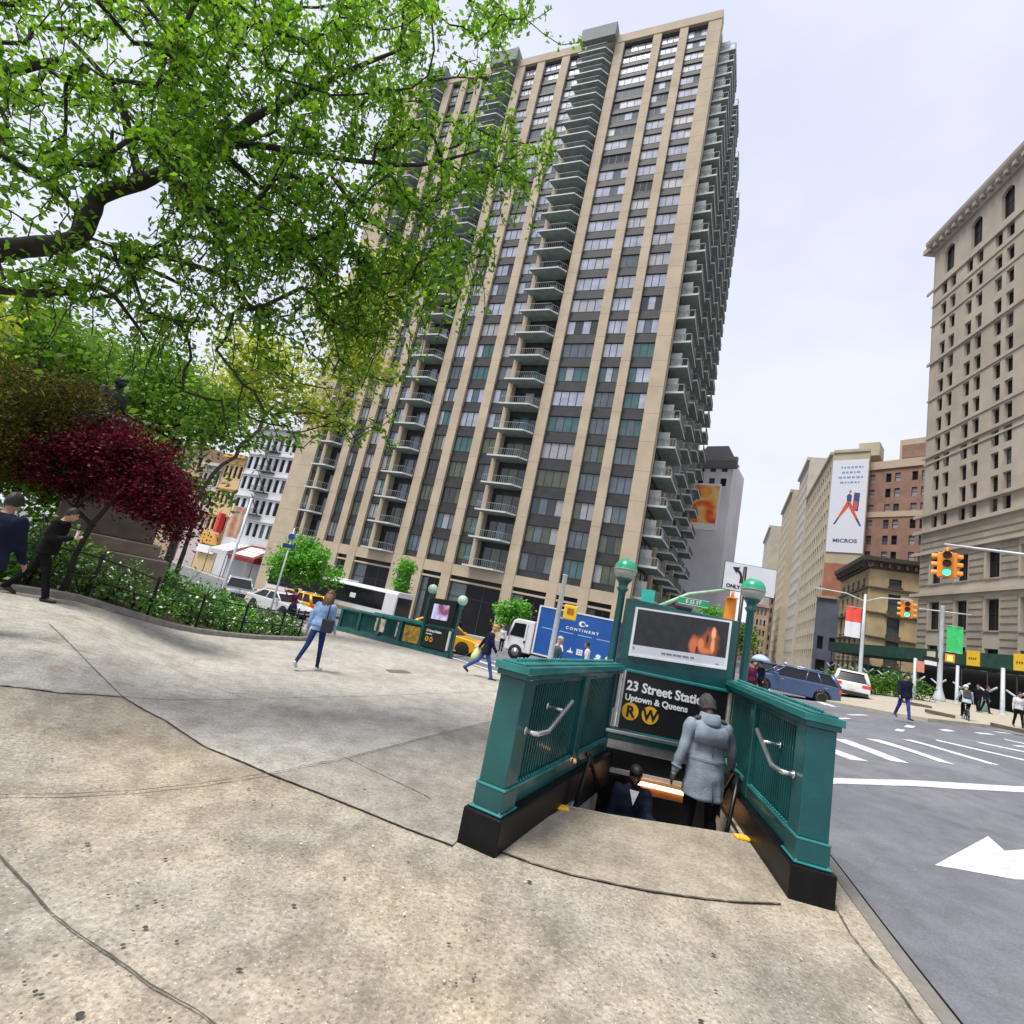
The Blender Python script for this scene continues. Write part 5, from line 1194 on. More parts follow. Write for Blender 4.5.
def car(name, label, x, y, hd, m, L=4.6, W=1.84, Hh=1.45, kind='sedan', group=None, taxi=False, cat='car'):
    t = thing(name, label, cat, (x,y,road(x,y)), hd, group)
    h = L/2; wr = .33 if kind == 'sedan' else .36; f, r = h-.88, -h+.90; hw = W/2
    belt = .92 if kind == 'sedan' else 1.05; hood = .90 if kind == 'sedan' else 1.02
    tail = .98 if kind == 'sedan' else 1.08
    prof = [(h-.04,.30),(h,.45),(h-.02,.66),(h-.14,hood-.10),(h-.5,hood-.02),(h*.40,belt+.02),(-h*.62,belt+.05),(-h+.10,tail),(-h+.01,tail-.16),(-h,.55),(-h+.06,.32)]
    prof += [(r-wr-.05,.27)]+arc(r,wr,wr+.06,math.pi,0)+[(r+wr+.06,.24)]+[(f-wr-.06,.24)]+arc(f,wr,wr+.06,math.pi,0)+[(f+wr+.06,.27)]
    b = MB(); b.prism(prof, -hw, hw, 'y'); body = fix_normals(b.build('body', m, t, .07, 3))
    # greenhouse
    if kind == 'sedan': base = (h*.42,-h*.80); roof = (h*.10,-h*.45); rz = Hh
    else: base = (h*.46,-h*.97); roof = (h*.14,-h*.80); rz = Hh
    tb, tr = hw-.09, hw-.27
    gl = MB(); vs = []
    for (xx, zz, ww) in ((base[0],belt-.03,tb),(roof[0],rz-.06,tr),(roof[1],rz-.07,tr),(base[1],belt-.0,tb)): vs += [(xx,-ww,zz),(xx,ww,zz)]
    gl.add(vs, [(0,1,3,2),(2,3,5,4),(4,5,7,6),(0,2,4,6),(1,7,5,3),(0,6,7,1)]); fix_normals(gl.build('glass', M_VGLASS, t, .03))
    rf = MB(); rf.prism([(roof[0]+.12,rz-.10),(roof[0]-.1,rz-.02),((roof[0]+roof[1])/2,rz+.02),(roof[1]+.05,rz-.02),(roof[1]-.12,rz-.11),((roof[0]+roof[1])/2,rz-.07)], -tr-.03, tr+.03, 'y'); fix_normals(rf.build('roof', m, t, .04, 3))
    pl = MB()
    for sg in (-1,1):
        A = Vector((base[0],sg*tb,belt)); B = Vector((roof[0],sg*tr,rz-.05)); C = Vector((roof[1],sg*tr,rz-.06)); D = Vector((base[1],sg*tb,belt))
        pl.tube([A,B], .045, 6); pl.tube([C,D], .07 if kind == 'sedan' else .11, 6); pl.tube([B,C], .045, 6)
        mx = (base[0]+base[1])/2-.02; my = (roof[0]+roof[1])/2
        pl.tube([(mx,sg*(tb+.005),belt),(my,sg*(tr+.01),rz-.06)], .04, 6)
        if kind == 'suv': pl.tube([(base[1]*.62,sg*(tb+.005),belt),(roof[1]*.66,sg*(tr+.01),rz-.06)], .05, 6)
    pl.build('pillar', m, t)
    for sx in (f, r):
        for sg in (-1,1):
            w_ = MB(); w_.lathe([(wr-.06,-.11),(wr,-.09),(wr,.09),(wr-.06,.11),(wr-.1,.10)], (0,0,0), 20, 0, T=lambda a,b_,c,sx=sx,sg=sg: (sx+a, sg*(hw-.11)+c, wr+b_)); wo = fix_normals(w_.build('wheel', M_TYRE, t))
            w_ = MB(); w_.lathe([(.001,.07),(.06,.075),(wr-.12,.085),(wr-.09,.105),(wr-.09,-.1)], (0,0,0), 14, 0, T=lambda a,b_,c,sx=sx,sg=sg: (sx+a, sg*(hw-.11+c), wr+b_)); fix_normals(w_.build('rim', M_RIM, wo))
    for sg in (-1,1):
        q = MB(); q.box(-h-.005,-h+.14,sg*hw*.55 if sg > 0 else -hw-.004,hw+.004 if sg > 0 else -hw*.55,tail-.30,tail-.10); q.build('tail_light', M_TAIL, t, .02)
        q = MB(); q.box(h-.24,h-.035,sg*hw*.55 if sg > 0 else -hw-.003,hw+.003 if sg > 0 else -hw*.55,hood-.28,hood-.12); q.build('head_light', M_HEADL, t, .02)
        q = MB(); q.box(base[0]-.32,base[0]-.12,sg*(hw+.02) if sg > 0 else -hw-.2,hw+.2 if sg > 0 else -hw-.02,belt+.02,belt+.17); q.build('mirror', m, t, .03)
        q = MB(); 
        for k in (.30,-.62): q.box(h*k-.25,h*k-.08,sg*(hw+.002) if sg>0 else -hw-.02,hw+.02 if sg>0 else -hw-.002,belt-.14,belt-.11)
        q.build('door_handle', M_CHROME if not taxi else M_PLASTIC, t)
    q = MB(); q.box(h-.03,h+.015,-hw*.5,hw*.5,.50,hood-.26); q.build('grille', M_PLASTIC, t, .01)
    q = MB(); q.box(h-.05,h+.02,-hw*.9,hw*.9,.28,.42); q.build('bumper', M_PLASTIC, t, .02); q = MB(); q.box(-h-.02,-h+.05,-hw*.9,hw*.9,.30,.50); q.build('bumper', M_PLASTIC, t, .02)
    q = MB(); q.box(-h-.022,-h-.005,-.17,.17,.62,.76); q.build('number_plate', M_PLATE, t)
    if kind == 'suv':
        q = MB()
        for sg in (-1,1): q.tube([(roof[0]-.2,sg*(tr-.08),rz+.05),(roof[1]+.2,sg*(tr-.08),rz+.05)], .02, 6)
        q.build('roof_rail', M_CHROME, t)
    if taxi:
        q = MB(); q.box(-.12,.06,-.28,.28,rz+.02,rz+.16); q.build('roof_sign', mat('taxi_roof_sign', (.8,.75,.55), .5), t, .02)
    return t
HDW = math.atan2(TWU.y, TWU.x)   # direction of the side street (leftwards)
P_TAXI = paint('taxi_yellow', (.80,.40,.01), 0); P_WHITE = paint('car_white', (.68,.69,.70), 0); P_SILV = paint('car_silver', (.40,.42,.44), .5); P_BLUE = paint('car_blue', (.07,.11,.22), .45); P_BLK = paint('car_black', (.02,.022,.026), .2)
def at_az(az, D): return azD(az, D)
x, y = azD(-4.6,27.6); car('taxi', 'yellow taxi coming out from behind the far subway entrance', x, y, R(-18), P_TAXI, 4.8, 1.85, 1.5, taxi=True, cat='taxi')
x, y = azD(-20.6,42.5); car('taxi', 'yellow taxi mostly hidden behind the white car', x, y, HDW, P_TAXI, 4.9, 1.85, 1.72, 'suv', taxi=True, cat='taxi')
x, y = azD(-21.9,36); car('parked_car', 'white saloon car beyond the planted bed, left of the woman in denim', x, y, R(-28), P_WHITE, 4.6, 1.8, 1.46)
x, y = azD(-26.0,42); car('parked_car', 'silver sport utility car facing us below the shop awnings', x, y, R(-62), P_SILV, 4.7, 1.9, 1.75, 'suv')
x, y = azD(30.85,34); car('parked_car', 'blue sport utility car driving left beyond the right railing', x, y, R(163), P_BLUE, 4.75, 1.9, 1.70, 'suv')
x, y = azD(35.7,41); car('parked_car', 'white sport utility car seen from behind, right of the blue car', x, y, R(57), P_WHITE, 4.6, 1.9, 1.72, 'suv')
x, y = azD(28.9,48); car('parked_car', 'black car with red tail lights far along the avenue behind the blue car', x, y, R(62), P_BLK, 4.6, 1.85, 1.6, 'suv')
x, y = azD(30.4,72); car('parked_car', 'pale car farthest down the avenue', x, y, R(62), P_SILV, 4.6, 1.85, 1.5)
# coach
bx, by = azD(-16.8,48.2); bz = road(bx,by)
bus = thing('coach', 'white coach with a long black window band behind the far subway entrance', 'bus', (bx,by,bz), HDW+math.pi)
L_ = 7.2
def bprof(w_, z0, z1, r=.25): return [(-w_,z0),(w_,z0),(w_,z1-r),(w_-r*.4,z1-r*.3),(w_-r,z1),(-w_+r,z1),(-w_+r*.4,z1-r*.3),(-w_,z1-r)]
M_BUSW = paint('coach_white', (.72,.72,.73), 0)
m = MB(); m.prism(bprof(1.27,.38,3.35), -L_, L_, 'x'); fix_normals(m.build('body', M_BUSW, bus, .08, 3))
for sg in (-1,1):
    m = MB(); m.box(-L_+.2,L_-1.2,sg*1.272 if sg>0 else -1.285,1.285 if sg>0 else -1.272,1.62,3.05); w_ = m.build('window_band', M_VGLASS, bus, .0)
    m = MB(); m.box(2.5,3.1,sg*1.286 if sg>0 else -1.292,1.292 if sg>0 else -1.286,2.1,2.5); m.build('window_notice', M_WHITE, w_)
    m = MB(); m.box(-L_+.3,L_-.6,sg*1.272 if sg>0 else -1.285,1.285 if sg>0 else -1.272,.95,1.25); m.build('stripe', mat('coach_orange', (.6,.25,.08), .4), bus)
    for xx in (-4.6,-3.4,4.9):
        m = MB(); m.lathe([(.3,-.14),(.5,-.13),(.5,.13),(.3,.14)], (0,0,0), 18, 0, T=lambda a,b_,c,xx=xx,sg=sg: (xx+a, sg*1.17+c, .5+b_)); wo = fix_normals(m.build('wheel', M_TYRE, bus)); m = MB(); m.lathe([(.001,.1),(.28,.12),(.3,.142)], (0,0,0), 14, 0, T=lambda a,b_,c,xx=xx,sg=sg: (xx+a, sg*(1.17+c), .5+b_)); fix_normals(m.build('rim', M_RIM, wo))
m = MB(); m.box(L_-.0+.001,L_+.03,-1.1,1.1,1.3,2.9); m.build('windscreen', M_VGLASS, bus)
m = MB(); m.box(-L_-.03,-L_-.001,-.9,.9,1.9,2.9); m.build('rear_window', M_VGLASS, bus)
m = MB(); m.box(-1.5,1.5,-.8,.8,3.352,3.5); m.build('roof_unit', M_BUSW, bus, .05)
# box truck
a0_, a1_ = Vector(azD(5.35,29.2)), Vector(azD(14.1,28.3)); TB_, LB_ = frameT(a0_, a1_); tz = road(*((a0_+a1_)/2)); uT = (a1_-a0_).normalized()
tr = thing('box_truck', 'delivery truck with white cab and blue box marked with white pictograms', 'truck', (a0_.x,a0_.y,tz)); to = (a0_.x,a0_.y,tz)
def tb(mb, nm, m, par=None, bev=0): return fix_normals(mb.build(nm, m, par or tr, bev, off=to))
M_TBLUE = mat('truck_blue', (.012,.085,.33), .4, var=.12, scale=1.2); 
m = MB(); m.box(0,LB_,-2.2,0,tz+.62,2.36,0,TB_); tbx = tb(m, 'cargo_box', M_TBLUE, None, .02)
m = MB()
for q in ((-.03,LB_+.03,2.36,2.44),(-.03,LB_+.03,tz+.54,tz+.62)): m.box(q[0],q[1],-2.22,.025,q[2],q[3],0,TB_)
for s in (-.03,LB_-.07): m.box(s,s+.1,-.05,.026,tz+.62,2.36,0,TB_)
tb(m, 'box_frame', M_BUSW, tbx)
mo = Matrix.Translation(-Vector(to)); uT3 = (uT.x,uT.y,0)
text_obj('lettering', 'C O N T I N E N T', .20, M_WHITE, tbx, mo @ plane_M(TB_(LB_*.58,.01,1.50), uT3, (0,0,1)), .004, .006, 'CENTER', 1.15)
m = MB(); cxx = LB_*.57
m.lathe([(.0,0),(.19,0),(.19,.01),(.0,.01)], (0,0,0), 20, 0, False, T=lambda a,b_,c: TB_(cxx+a,.004+c,1.86+b_*.8)); m.lathe([(0,0),(.11,0),(.11,.012),(0,.012)], (0,0,0), 16, 1, False, T=lambda a,b_,c: TB_(cxx+.05+a,.012+c,1.86+b_*.8)); m.lathe([(0,0),(.07,0),(.07,.01),(0,.01)], (0,0,0), 12, 0, False, T=lambda a,b_,c: TB_(cxx+.27+a,.004+c,1.83+b_*.8))
tb(m, 'emblem', [M_WHITE, M_TBLUE], tbx)
m = MB()
for k in range(4): m.box(.3+k*1.05,.3+k*1.05+.8,.003,.01,1.22,1.26,0,TB_)
tb(m, 'tagline', mat('pale_blue_ink', (.3,.5,.7), .5), tbx)
for k in range(6):
    m = MB(); s = LB_*.36+k*.52; zc = .35
    if k == 0: m.prism([(s-.16,zc-.15),(s-.07,zc-.15),(s,zc+.03),(s+.07,zc-.15),(s+.16,zc-.15),(s+.05,zc+.18),(s-.05,zc+.18)], .003, .012, 'y', 0, T=TB_)
    elif k == 1: m.prism([(s-.17,zc-.13),(s+.17,zc-.13),(s+.12,zc-.02),(s+.04,zc-.02),(s,zc+.17),(s-.04,zc-.02),(s-.12,zc-.02)], .003, .012, 'y', 0, T=TB_)
    elif k == 2:
        for i in range(3):
            for j in range(3): m.box(s-.17+i*.12,s-.17+i*.12+.1,.003,.012,zc-.16+j*.11,zc-.16+j*.11+.09,0,TB_)
    elif k == 3: m.prism([(s-.1,zc-.15),(s+.06,zc-.15),(s-.02,zc),(s+.1,zc+.17),(s-.04,zc+.17),(s-.12,zc)], .003, .012, 'y', 0, T=TB_)
    else: m.lathe([(0,0),(.14,0),(.14,.01),(0,.01)], (0,0,0), 14, 0, False, T=lambda a,b_,c,s=s: TB_(s+a,.003+c,zc+b_*.8)); m.box(s-.2,s+.2,.003,.008,zc-.17,zc-.1,0,TB_)
    tb(m, 'pictogram', M_WHITE, tbx)
m = MB(); cp_ = [(-1.72,tz+.45),(-1.68,tz+1.15),(-1.42,tz+2.15),(-1.2,tz+2.28),(-.12,tz+2.28),(-.12,tz+.45)]
m.prism(cp_, -2.05, -.05, 'y', 0, T=TB_); cab_ = tb(m, 'cab', M_BUSW, None, .06)
m = MB(); m.prism([(-1.50,tz+1.28),(-1.30,tz+2.02),(-.62,tz+2.06),(-.62,tz+1.28)], -.06, -.03, 'y', 0, T=TB_); tb(m, 'side_window', M_VGLASS, cab_)
m = MB(); m.prism([(-.5,tz+.62),(-.5,tz+2.05),(-.48,tz+2.05),(-.48,tz+.62)], -.055, -.04, 'y', 0, T=TB_); m.box(-.62,-.52,-.05,-.02,tz+1.0,tz+1.12,0,TB_); tb(m, 'door_line', M_PLASTIC, cab_)
m = MB(); m.add([TB_(-1.69,-.2,tz+1.2),TB_(-1.69,-1.9,tz+1.2),TB_(-1.45,-1.9,tz+2.1),TB_(-1.45,-.2,tz+2.1)], [(0,1,2,3)]); m.build('windscreen', M_VGLASS, cab_, off=to)
m = MB(); m.box(-1.62,-1.56,-.02,.14,tz+1.2,tz+1.95,0,TB_); tb(m, 'mirror', M_PLASTIC, cab_, .02)
m = MB(); m.box(-1.6,LB_-.2,-1.9,-.3,tz+.42,tz+.56,0,TB_); tb(m, 'chassis', M_PLASTIC)
for s in (-1.0, LB_*.72):
    for n0 in (-.15, -1.95):
        m = MB(); m.lathe([(.2,-.12),(.4,-.12),(.42,-.1),(.42,.1),(.4,.12),(.2,.12)], (0,0,0), 18, 0, T=lambda a,b_,c,s=s,n0=n0: TB_(s+a,n0+c,tz+.42+b_)); wo = tb(m, 'wheel', M_TYRE); m = MB(); m.lathe([(.001,.09),(.2,.1),(.22,.122)], (0,0,0), 14, 0, T=lambda a,b_,c,s=s,n0=n0: TB_(s+a,n0+c,tz+.42+b_)); tb(m, 'rim', M_RIM, wo)
# ------------------------------------------------------------------ people: one skin grown over a posed skeleton
SKIN_L = mat('skin_light', (.48,.28,.19), .55, var=.08); SKIN_D = mat('skin_dark', (.075,.04,.025), .5, var=.1); SKIN_M = mat('skin_mid', (.36,.19,.12), .55, var=.08)
def cloth(name, col, var=.18): return mat(name, col, .92, var=var+.1, scale=6, bump=.2, bscale=35, spec=.12)
C_NAVY = cloth('cloth_navy', (.012,.016,.035)); C_BLACK = cloth('cloth_black', (.009,.009,.011)); C_DENIM = cloth('denim_dark', (.015,.03,.11)); C_JACK = cloth('denim_pale', (.20,.31,.52)); C_BLUET = cloth('trouser_blue', (.035,.055,.20)); C_GREYC = mat('trench_grey', (.145,.185,.23), .85, scale=5, bump=.3, bscale=45, col2=(.275,.325,.38), detail=9, spec=.1); C_WHITE = cloth('cloth_white', (.6,.6,.6)); C_PLUM = cloth('cloth_plum', (.13,.02,.05)); C_DGREY = cloth('cloth_grey', (.08,.085,.09)); C_PALEG = cloth('jacket_pale', (.50,.56,.58)); C_JEAN = cloth('denim_mid', (.05,.10,.28)); C_TEAL = cloth('cloth_slate', (.05,.09,.11))
M_HAIRB = mat('hair_black', (.008,.007,.006), .6); M_HAIRBR = mat('hair_brown', (.10,.045,.018), .55, var=.4, scale=14); M_HAIRG = mat('hair_grey', (.045,.038,.036), .8, var=.5, scale=30, bump=.5, bscale=60); M_SHOE = mat('shoe_black', (.015,.014,.014), .5); M_SHOEW = mat('shoe_white', (.6,.6,.58), .6); M_BROWNSH = mat('shoe_tan', (.14,.10,.06), .6)
def voxel(o, size, smooth=6, fac=.5):
    m = o.modifiers.new('r', 'REMESH'); m.mode = 'VOXEL'; m.voxel_size = size; m.use_smooth_shade = True
    if smooth: q = o.modifiers.new('s', 'SMOOTH'); q.iterations = smooth; q.factor = fac
    dg = bpy.context.evaluated_depsgraph_get(); me = bpy.data.meshes.new_from_object(o.evaluated_get(dg)); old = o.data
    o.modifiers.clear(); o.data = me; me.name = old.name; bpy.data.meshes.remove(old)
    for p in me.polygons: p.use_smooth = True
    return o
def lim(mb, a, b, ra, rb, el=1.0, n=10):
    """tapered limb with round ends; el flattens it front to back"""
    a, b = Vector(a), Vector(b); d = (b-a); L = d.length; t = d/L if L > 1e-6 else Vector((0,0,1))
    pts = []; rs = []
    for q in (-.9,-.6,0): pts.append(a+t*ra*q); rs.append(ra*math.sqrt(max(0.05,1-q*q)))
    for q in (.33,.66): pts.append(a+d*q); rs.append(ra+(rb-ra)*q)
    for q in (0,.6,.9): pts.append(b+t*rb*q); rs.append(rb*math.sqrt(max(0.05,1-q*q)))
    mb.tube(pts, rs, n)
def person(label, x, y, hd, pose, top, leg, shoe, skin, hair=None, hairkind='short', H=1.74, vox=.022, z=None, group=None, female=False, sleeves=None, build=1.0, feet=True, headturn=0, face=True):
    """hd: heading, the figure looks along local +y turned by hd. pose: dict of joint angles in degrees"""
    t = thing('person', label, 'person', (x, y, g(x,y) if z is None else z), hd, group); k = H/1.74
    p = dict(lean=3, thL=0, thR=0, knL=4, knR=4, shL=4, shR=4, abL=9, abR=9, elL=12, elR=12, yawL=0, yawR=0, bow=0); p.update(pose)
    def rx(v, a): c, s = math.cos(R(a)), math.sin(R(a)); return Vector((v.x, v.y*c-v.z*s, v.y*s+v.z*c))
    bw = (.92 if female else 1.0)*build
    # lower body: thigh angle forward positive
    def legpts(sd, th, kn):
        hip = Vector((sd*.092*bw, 0, 0)); dn = Vector((0, math.sin(R(th)), -math.cos(R(th)))); knee = hip+dn*.43
        ds = Vector((0, math.sin(R(th-kn)), -math.cos(R(th-kn)))); ank = knee+ds*.42
        fd = Vector((sd*.12, 1, 0)); fd = fd-Vector((0,0,1))*0; ang = th-kn
        toe = ank+Vector((sd*.03, math.cos(R(min(40,max(-60,ang))))*.17, -.055+math.sin(R(min(20,ang)))*.10 if ang < -8 else -.055))
        heel = ank+Vector((0,-.04,-.05+(.0 if ang > -8 else .03)))
        return hip, knee, ank, toe, heel
    LL_ = legpts(-1, p['thL'], p['knL']); RR_ = legpts(1, p['thR'], p['knR'])
    low = min(min(q[3].z, q[4].z, q[2].z-.06) for q in (LL_, RR_)); lift = Vector((0,0,-low+.025))
    LL_ = [q+lift for q in LL_]; RR_ = [q+lift for q in RR_]
    pel = lift.copy(); ln = -p['lean']
    def up_(v): return pel+rx(Vector(v), ln)
    waist, chest, neck0 = up_((0,0,.18)), up_((0,.005,.36)), up_((0,0,.50))
    neck1 = up_((0,.02,.56)); hb = rx(rx(Vector((0,.035,.115)), -p['bow']), ln); head = neck1+hb
    def arm(sd, sh, ab, el, yaw):
        s_ = up_((sd*.185*bw,-.005,.455)); d = Vector((sd*math.sin(R(ab)), math.sin(R(sh))*math.cos(R(ab)), -math.cos(R(sh))*math.cos(R(ab)))); e = s_+rx(d,ln)*.285
        d2 = Vector((sd*math.sin(R(ab-yaw)), math.sin(R(sh+el))*math.cos(R(ab-yaw)), -math.cos(R(sh+el))*math.cos(R(ab-yaw)))); w_ = e+rx(d2,ln)*.25
        return s_, e, w_, rx(d2,ln)
    AL = arm(-1, p['shL'], p['abL'], p['elL'], p['yawL']); AR = arm(1, p['shR'], p['abR'], p['elR'], p['yawR'])
    seg = []       # (a, b, ra, rb, region)
    mb = MB()
    def S_(a, b, ra, rb, reg): lim(mb, a*k, b*k, ra*k, rb*k); seg.append((a*k, b*k, max(ra,rb)*k, reg))
    for q in (LL_, RR_):
        S_(q[0], q[1], .090*bw, .056 if female else .066, 'leg'); S_(q[1], q[2], .055 if female else .064, .040 if female else .054, 'leg')
        S_(q[4], q[3], .040, .034, 'shoe'); S_(q[2]-Vector((0,0,.03)), q[3]+(q[4]-q[3])*.35, .036, .036, 'shoe')
    def oval(c, rxv, ryv, zz, n=14): return [(c.x+rxv*math.cos(2*math.pi*i/n), c.y+ryv*math.sin(2*math.pi*i/n), c.z+zz) for i in range(n)]
    rings = [(pel+Vector((0,0,-.11)), .13*bw, .085), (pel+Vector((0,0,-.03)), .172*bw, .118), (up_((0,-.01,.06)), .168*bw, .115), (waist, (.135 if female else .15)*bw, .102), (up_((0,.012,.28)), .160*bw, .116), (chest+Vector((0,.005,0)), .178*bw, .120), (up_((0,-.004,.44)), .172*bw, .102), (up_((0,0,.49)), .11*bw, .078), (up_((0,.008,.53)), .06, .056)]
    vs = []; fs = []; n_ = 14
    for c, a_, b_ in rings: vs += oval(c*k, a_*k, b_*k, 0, n_)
    for i in range(len(rings)-1):
        for j in range(n_): j2 = (j+1)%n_; fs.append((i*n_+j, i*n_+j2, (i+1)*n_+j2, (i+1)*n_+j))
    fs += [tuple(range(n_-1,-1,-1)), tuple(range((len(rings)-1)*n_, len(rings)*n_))]; mb.add(vs, fs)
    seg.append((pel*k+Vector((0,0,.02)), chest*k, .15*k, 'top')); seg.append((up_((-.12,0,.44))*k, up_((.12,0,.44))*k, .08*k, 'top'))
    S_(neck0, neck1+Vector((0,.01,.03)), .056, .052, 'skin')
    # head with jaw, brow, nose, ears
    hc = head*k; ht = R(headturn)
    def hp(v): v = Vector(v)*k; c, s = math.cos(ht), math.sin(ht); v = Vector((v.x*c-v.y*s, v.x*s+v.y*c, v.z)); return hc+rx(v, ln-p['bow'])
    vs = []; fs = []; nu, nv = 16, 12
    for i in range(nv+1):
        th = math.pi*i/nv
        for j in range(nu):
            ph = 2*math.pi*j/nu; X = math.sin(th)*math.cos(ph)*.077; Y = math.sin(th)*math.sin(ph)*.098; Z = math.cos(th)*.118
            if Z < -.02: f_ = 1+(Z+.02)*2.3; X *= f_; Y = Y*(1+(Z+.02)*1.0)+(.012 if Y > 0 else .0)
            if Y > .05: 
                if abs(X) < .016 and -.035 < Z < .015: Y += .018*(1-abs(X)/.016)*(.015-Z)/.05+.006
                if .014 < abs(X) < .05 and .0 < Z < .03: Y -= .009
            vs.append(hp((X,Y,Z)))
    for i in range(nv):
        for j in range(nu): j2 = (j+1)%nu; fs.append((i*nu+j2, i*nu+j, (i+1)*nu+j, (i+1)*nu+j2))
    mb.add(vs, fs); seg.append((hp((0,0,-.03)), hp((0,0,.05)), .08*k, 'skin'))
    lim(mb, hp((0,.085,.005)), hp((0,.112,-.028)), .009*k, .014*k, n=6)
    for sg in (-1,1): lim(mb, hp((sg*.078,-.005,.015)), hp((sg*.08,-.008,-.02)), .012*k, .010*k, n=6)
    for A, sd in ((AL,-1),(AR,1)):
        S_(A[0], A[1], .057*bw, .045, 'arm'); S_(A[1], A[2], .044, .031, 'arm')
        d = A[3]; side = Vector((0,1,0)); side = (side-d*side.dot(d)).normalized(); nrm = d.cross(side)
        palm = A[2]+d*.045; S_(A[2]-d*.01, palm, .030, .033, 'skin'); S_(palm-side*.012, palm+d*.035-side*.014, .026, .024, 'skin'); S_(palm+side*.012, palm+d*.035+side*.012, .026, .024, 'skin')
        for fi, (o_, l_) in enumerate(((.030,.036),(.010,.043),(-.010,.040),(-.029,.030))):
            b0 = palm+d*.05+side*o_; b1 = b0+(d+nrm*-sd*.35).normalized()*l_; b2 = b1+(d*.55+nrm*-sd*.85).normalized()*l_*.75
            S_(b0, b1, .0095, .009, 'skin'); S_(b1, b2, .009, .0078, 'skin')
        t0 = palm+side*.028; S_(t0, t0+(side*.7+d*.6+nrm*-sd*.4).normalized()*.042, .0115, .0095, 'skin')
    body = mb.build('body', [skin, top, leg, shoe, sleeves or top], t)
    voxel(body, vox*k, 3 if vox < .02 else 2)
    bmf = bmesh.new(); bmf.from_mesh(body.data); bmf.normal_update()
    for v in bmf.verts:
        if .10*k < v.co.z < pel.z*k-.02 and not female: v.co += Vector(v.normal)*.009*(noise.noise(Vector((v.co.x*7+x, v.co.y*7, v.co.z*12)))+.6*noise.noise(Vector((v.co.x*17, v.co.y*17, v.co.z*9+y))))
    bmf.to_mesh(body.data); bmf.free()
    me = body.data; me.materials.clear()
    for m in (skin, top, leg, shoe, sleeves or top): me.materials.append(m)
    idx = {'skin':0,'top':1,'leg':2,'shoe':3,'arm':4}
    hem = pel.z*k-.07*k
    for poly in me.polygons:
        c = poly.center; best = None; bd = 1e9
        for a, b, r, reg in seg:
            ab = b-a; q = max(0, min(1, (c-a).dot(ab)/max(1e-9, ab.length_squared))); dd = (c-(a+ab*q)).length-r*.9
            if dd < bd: bd = dd; best = reg
        if best == 'leg' and c.z > hem and p.get('hem', True): best = 'top'
        if best == 'top' and c.z < hem: best = 'leg'
        poly.material_index = idx[best]
    if face and vox < .02:
        f = MB()
        for sg in (-1,1): f.ball(hp((sg*.031,.088,.014)), .011*k, 8, 0, (1,.6,.8))
        f.build('eyes', mat('eye_dark', (.02,.015,.012), .2), t); f = MB(); f.ball(hp((0,.097,-.058)), .019*k, 8, 0, (1.1,.35,.3)); f.build('mouth', mat('lip', (.25,.09,.07), .5), t)
    if hair:
        h = MB(); cap = []
        if hairkind in ('short','long','bun'):
            vs = []; fs = []; nu, nv = 18, 8
            for i in range(nv+1):
                for j in range(nu):
                    ph = 2*math.pi*j/nu; front = math.sin(ph); lim_ = R(62) if front > .35 else (R(112) if front < -.2 else R(90)); th = lim_*i/nv
                    rr = 1.13+.05*math.sin(5*ph+3*th)+.05*noise.noise(Vector((ph*2,th*5,H)))+.04*math.sin(th); vs.append(hp((math.sin(th)*math.cos(ph)*.077*rr, math.sin(th)*math.sin(ph)*.098*rr-.004, math.cos(th)*.118*rr)))
            for i in range(nv):
                for j in range(nu): j2 = (j+1)%nu; fs.append((i*nu+j2, i*nu+j, (i+1)*nu+j, (i+1)*nu+j2))
            fs.append(tuple(nv*nu+j for j in range(nu))); h.add(vs, fs, 0, True)
        if hairkind == 'long':
            rr_ = random.Random(3)
            for i in range(22):
                a = math.pi+math.pi*i/21; x0 = math.cos(a)*.085; y0 = math.sin(a)*.095
                ln_ = .26+rr_.uniform(-.05,.06)
                h.tube([hp((x0,y0,.03)), hp((x0*1.12,y0*1.15-.015,-.10)), hp((x0*1.2+rr_.uniform(-.02,.02),y0*1.1-.04,-.10-ln_*.5)), hp((x0*.95+rr_.uniform(-.03,.03),y0*.9-.05,-.10-ln_))], [.024*k,.027*k,.025*k,.008*k], 6)
        if hairkind == 'cap':
            h.lathe([(.084*k,0),(.086*k,.04*k),(.07*k,.085*k),(.04*k,.108*k),(.001,.112*k)], (0,0,0), 16, 0, T=lambda a,b_,c: hp((a/k,b_/k*1.22-.004,c/k+.025)))
        if hairkind == 'helmet':
            h.lathe([(.098*k,0),(.102*k,.04*k),(.085*k,.09*k),(.05*k,.12*k),(.001,.125*k)], (0,0,0), 16, 0, T=lambda a,b_,c: hp((a/k,b_/k*1.25,c/k+.022)))
        h.build({'cap':'cap','helmet':'helmet'}.get(hairkind,'hair'), hair, t)
    info = dict(root=t, k=k, head=hp, up=lambda v: up_(v)*k, AL=[q*k for q in AL[:3]], AR=[q*k for q in AR[:3]], LL=[q*k for q in LL_], RR=[q*k for q in RR_], pel=pel*k)
    return info
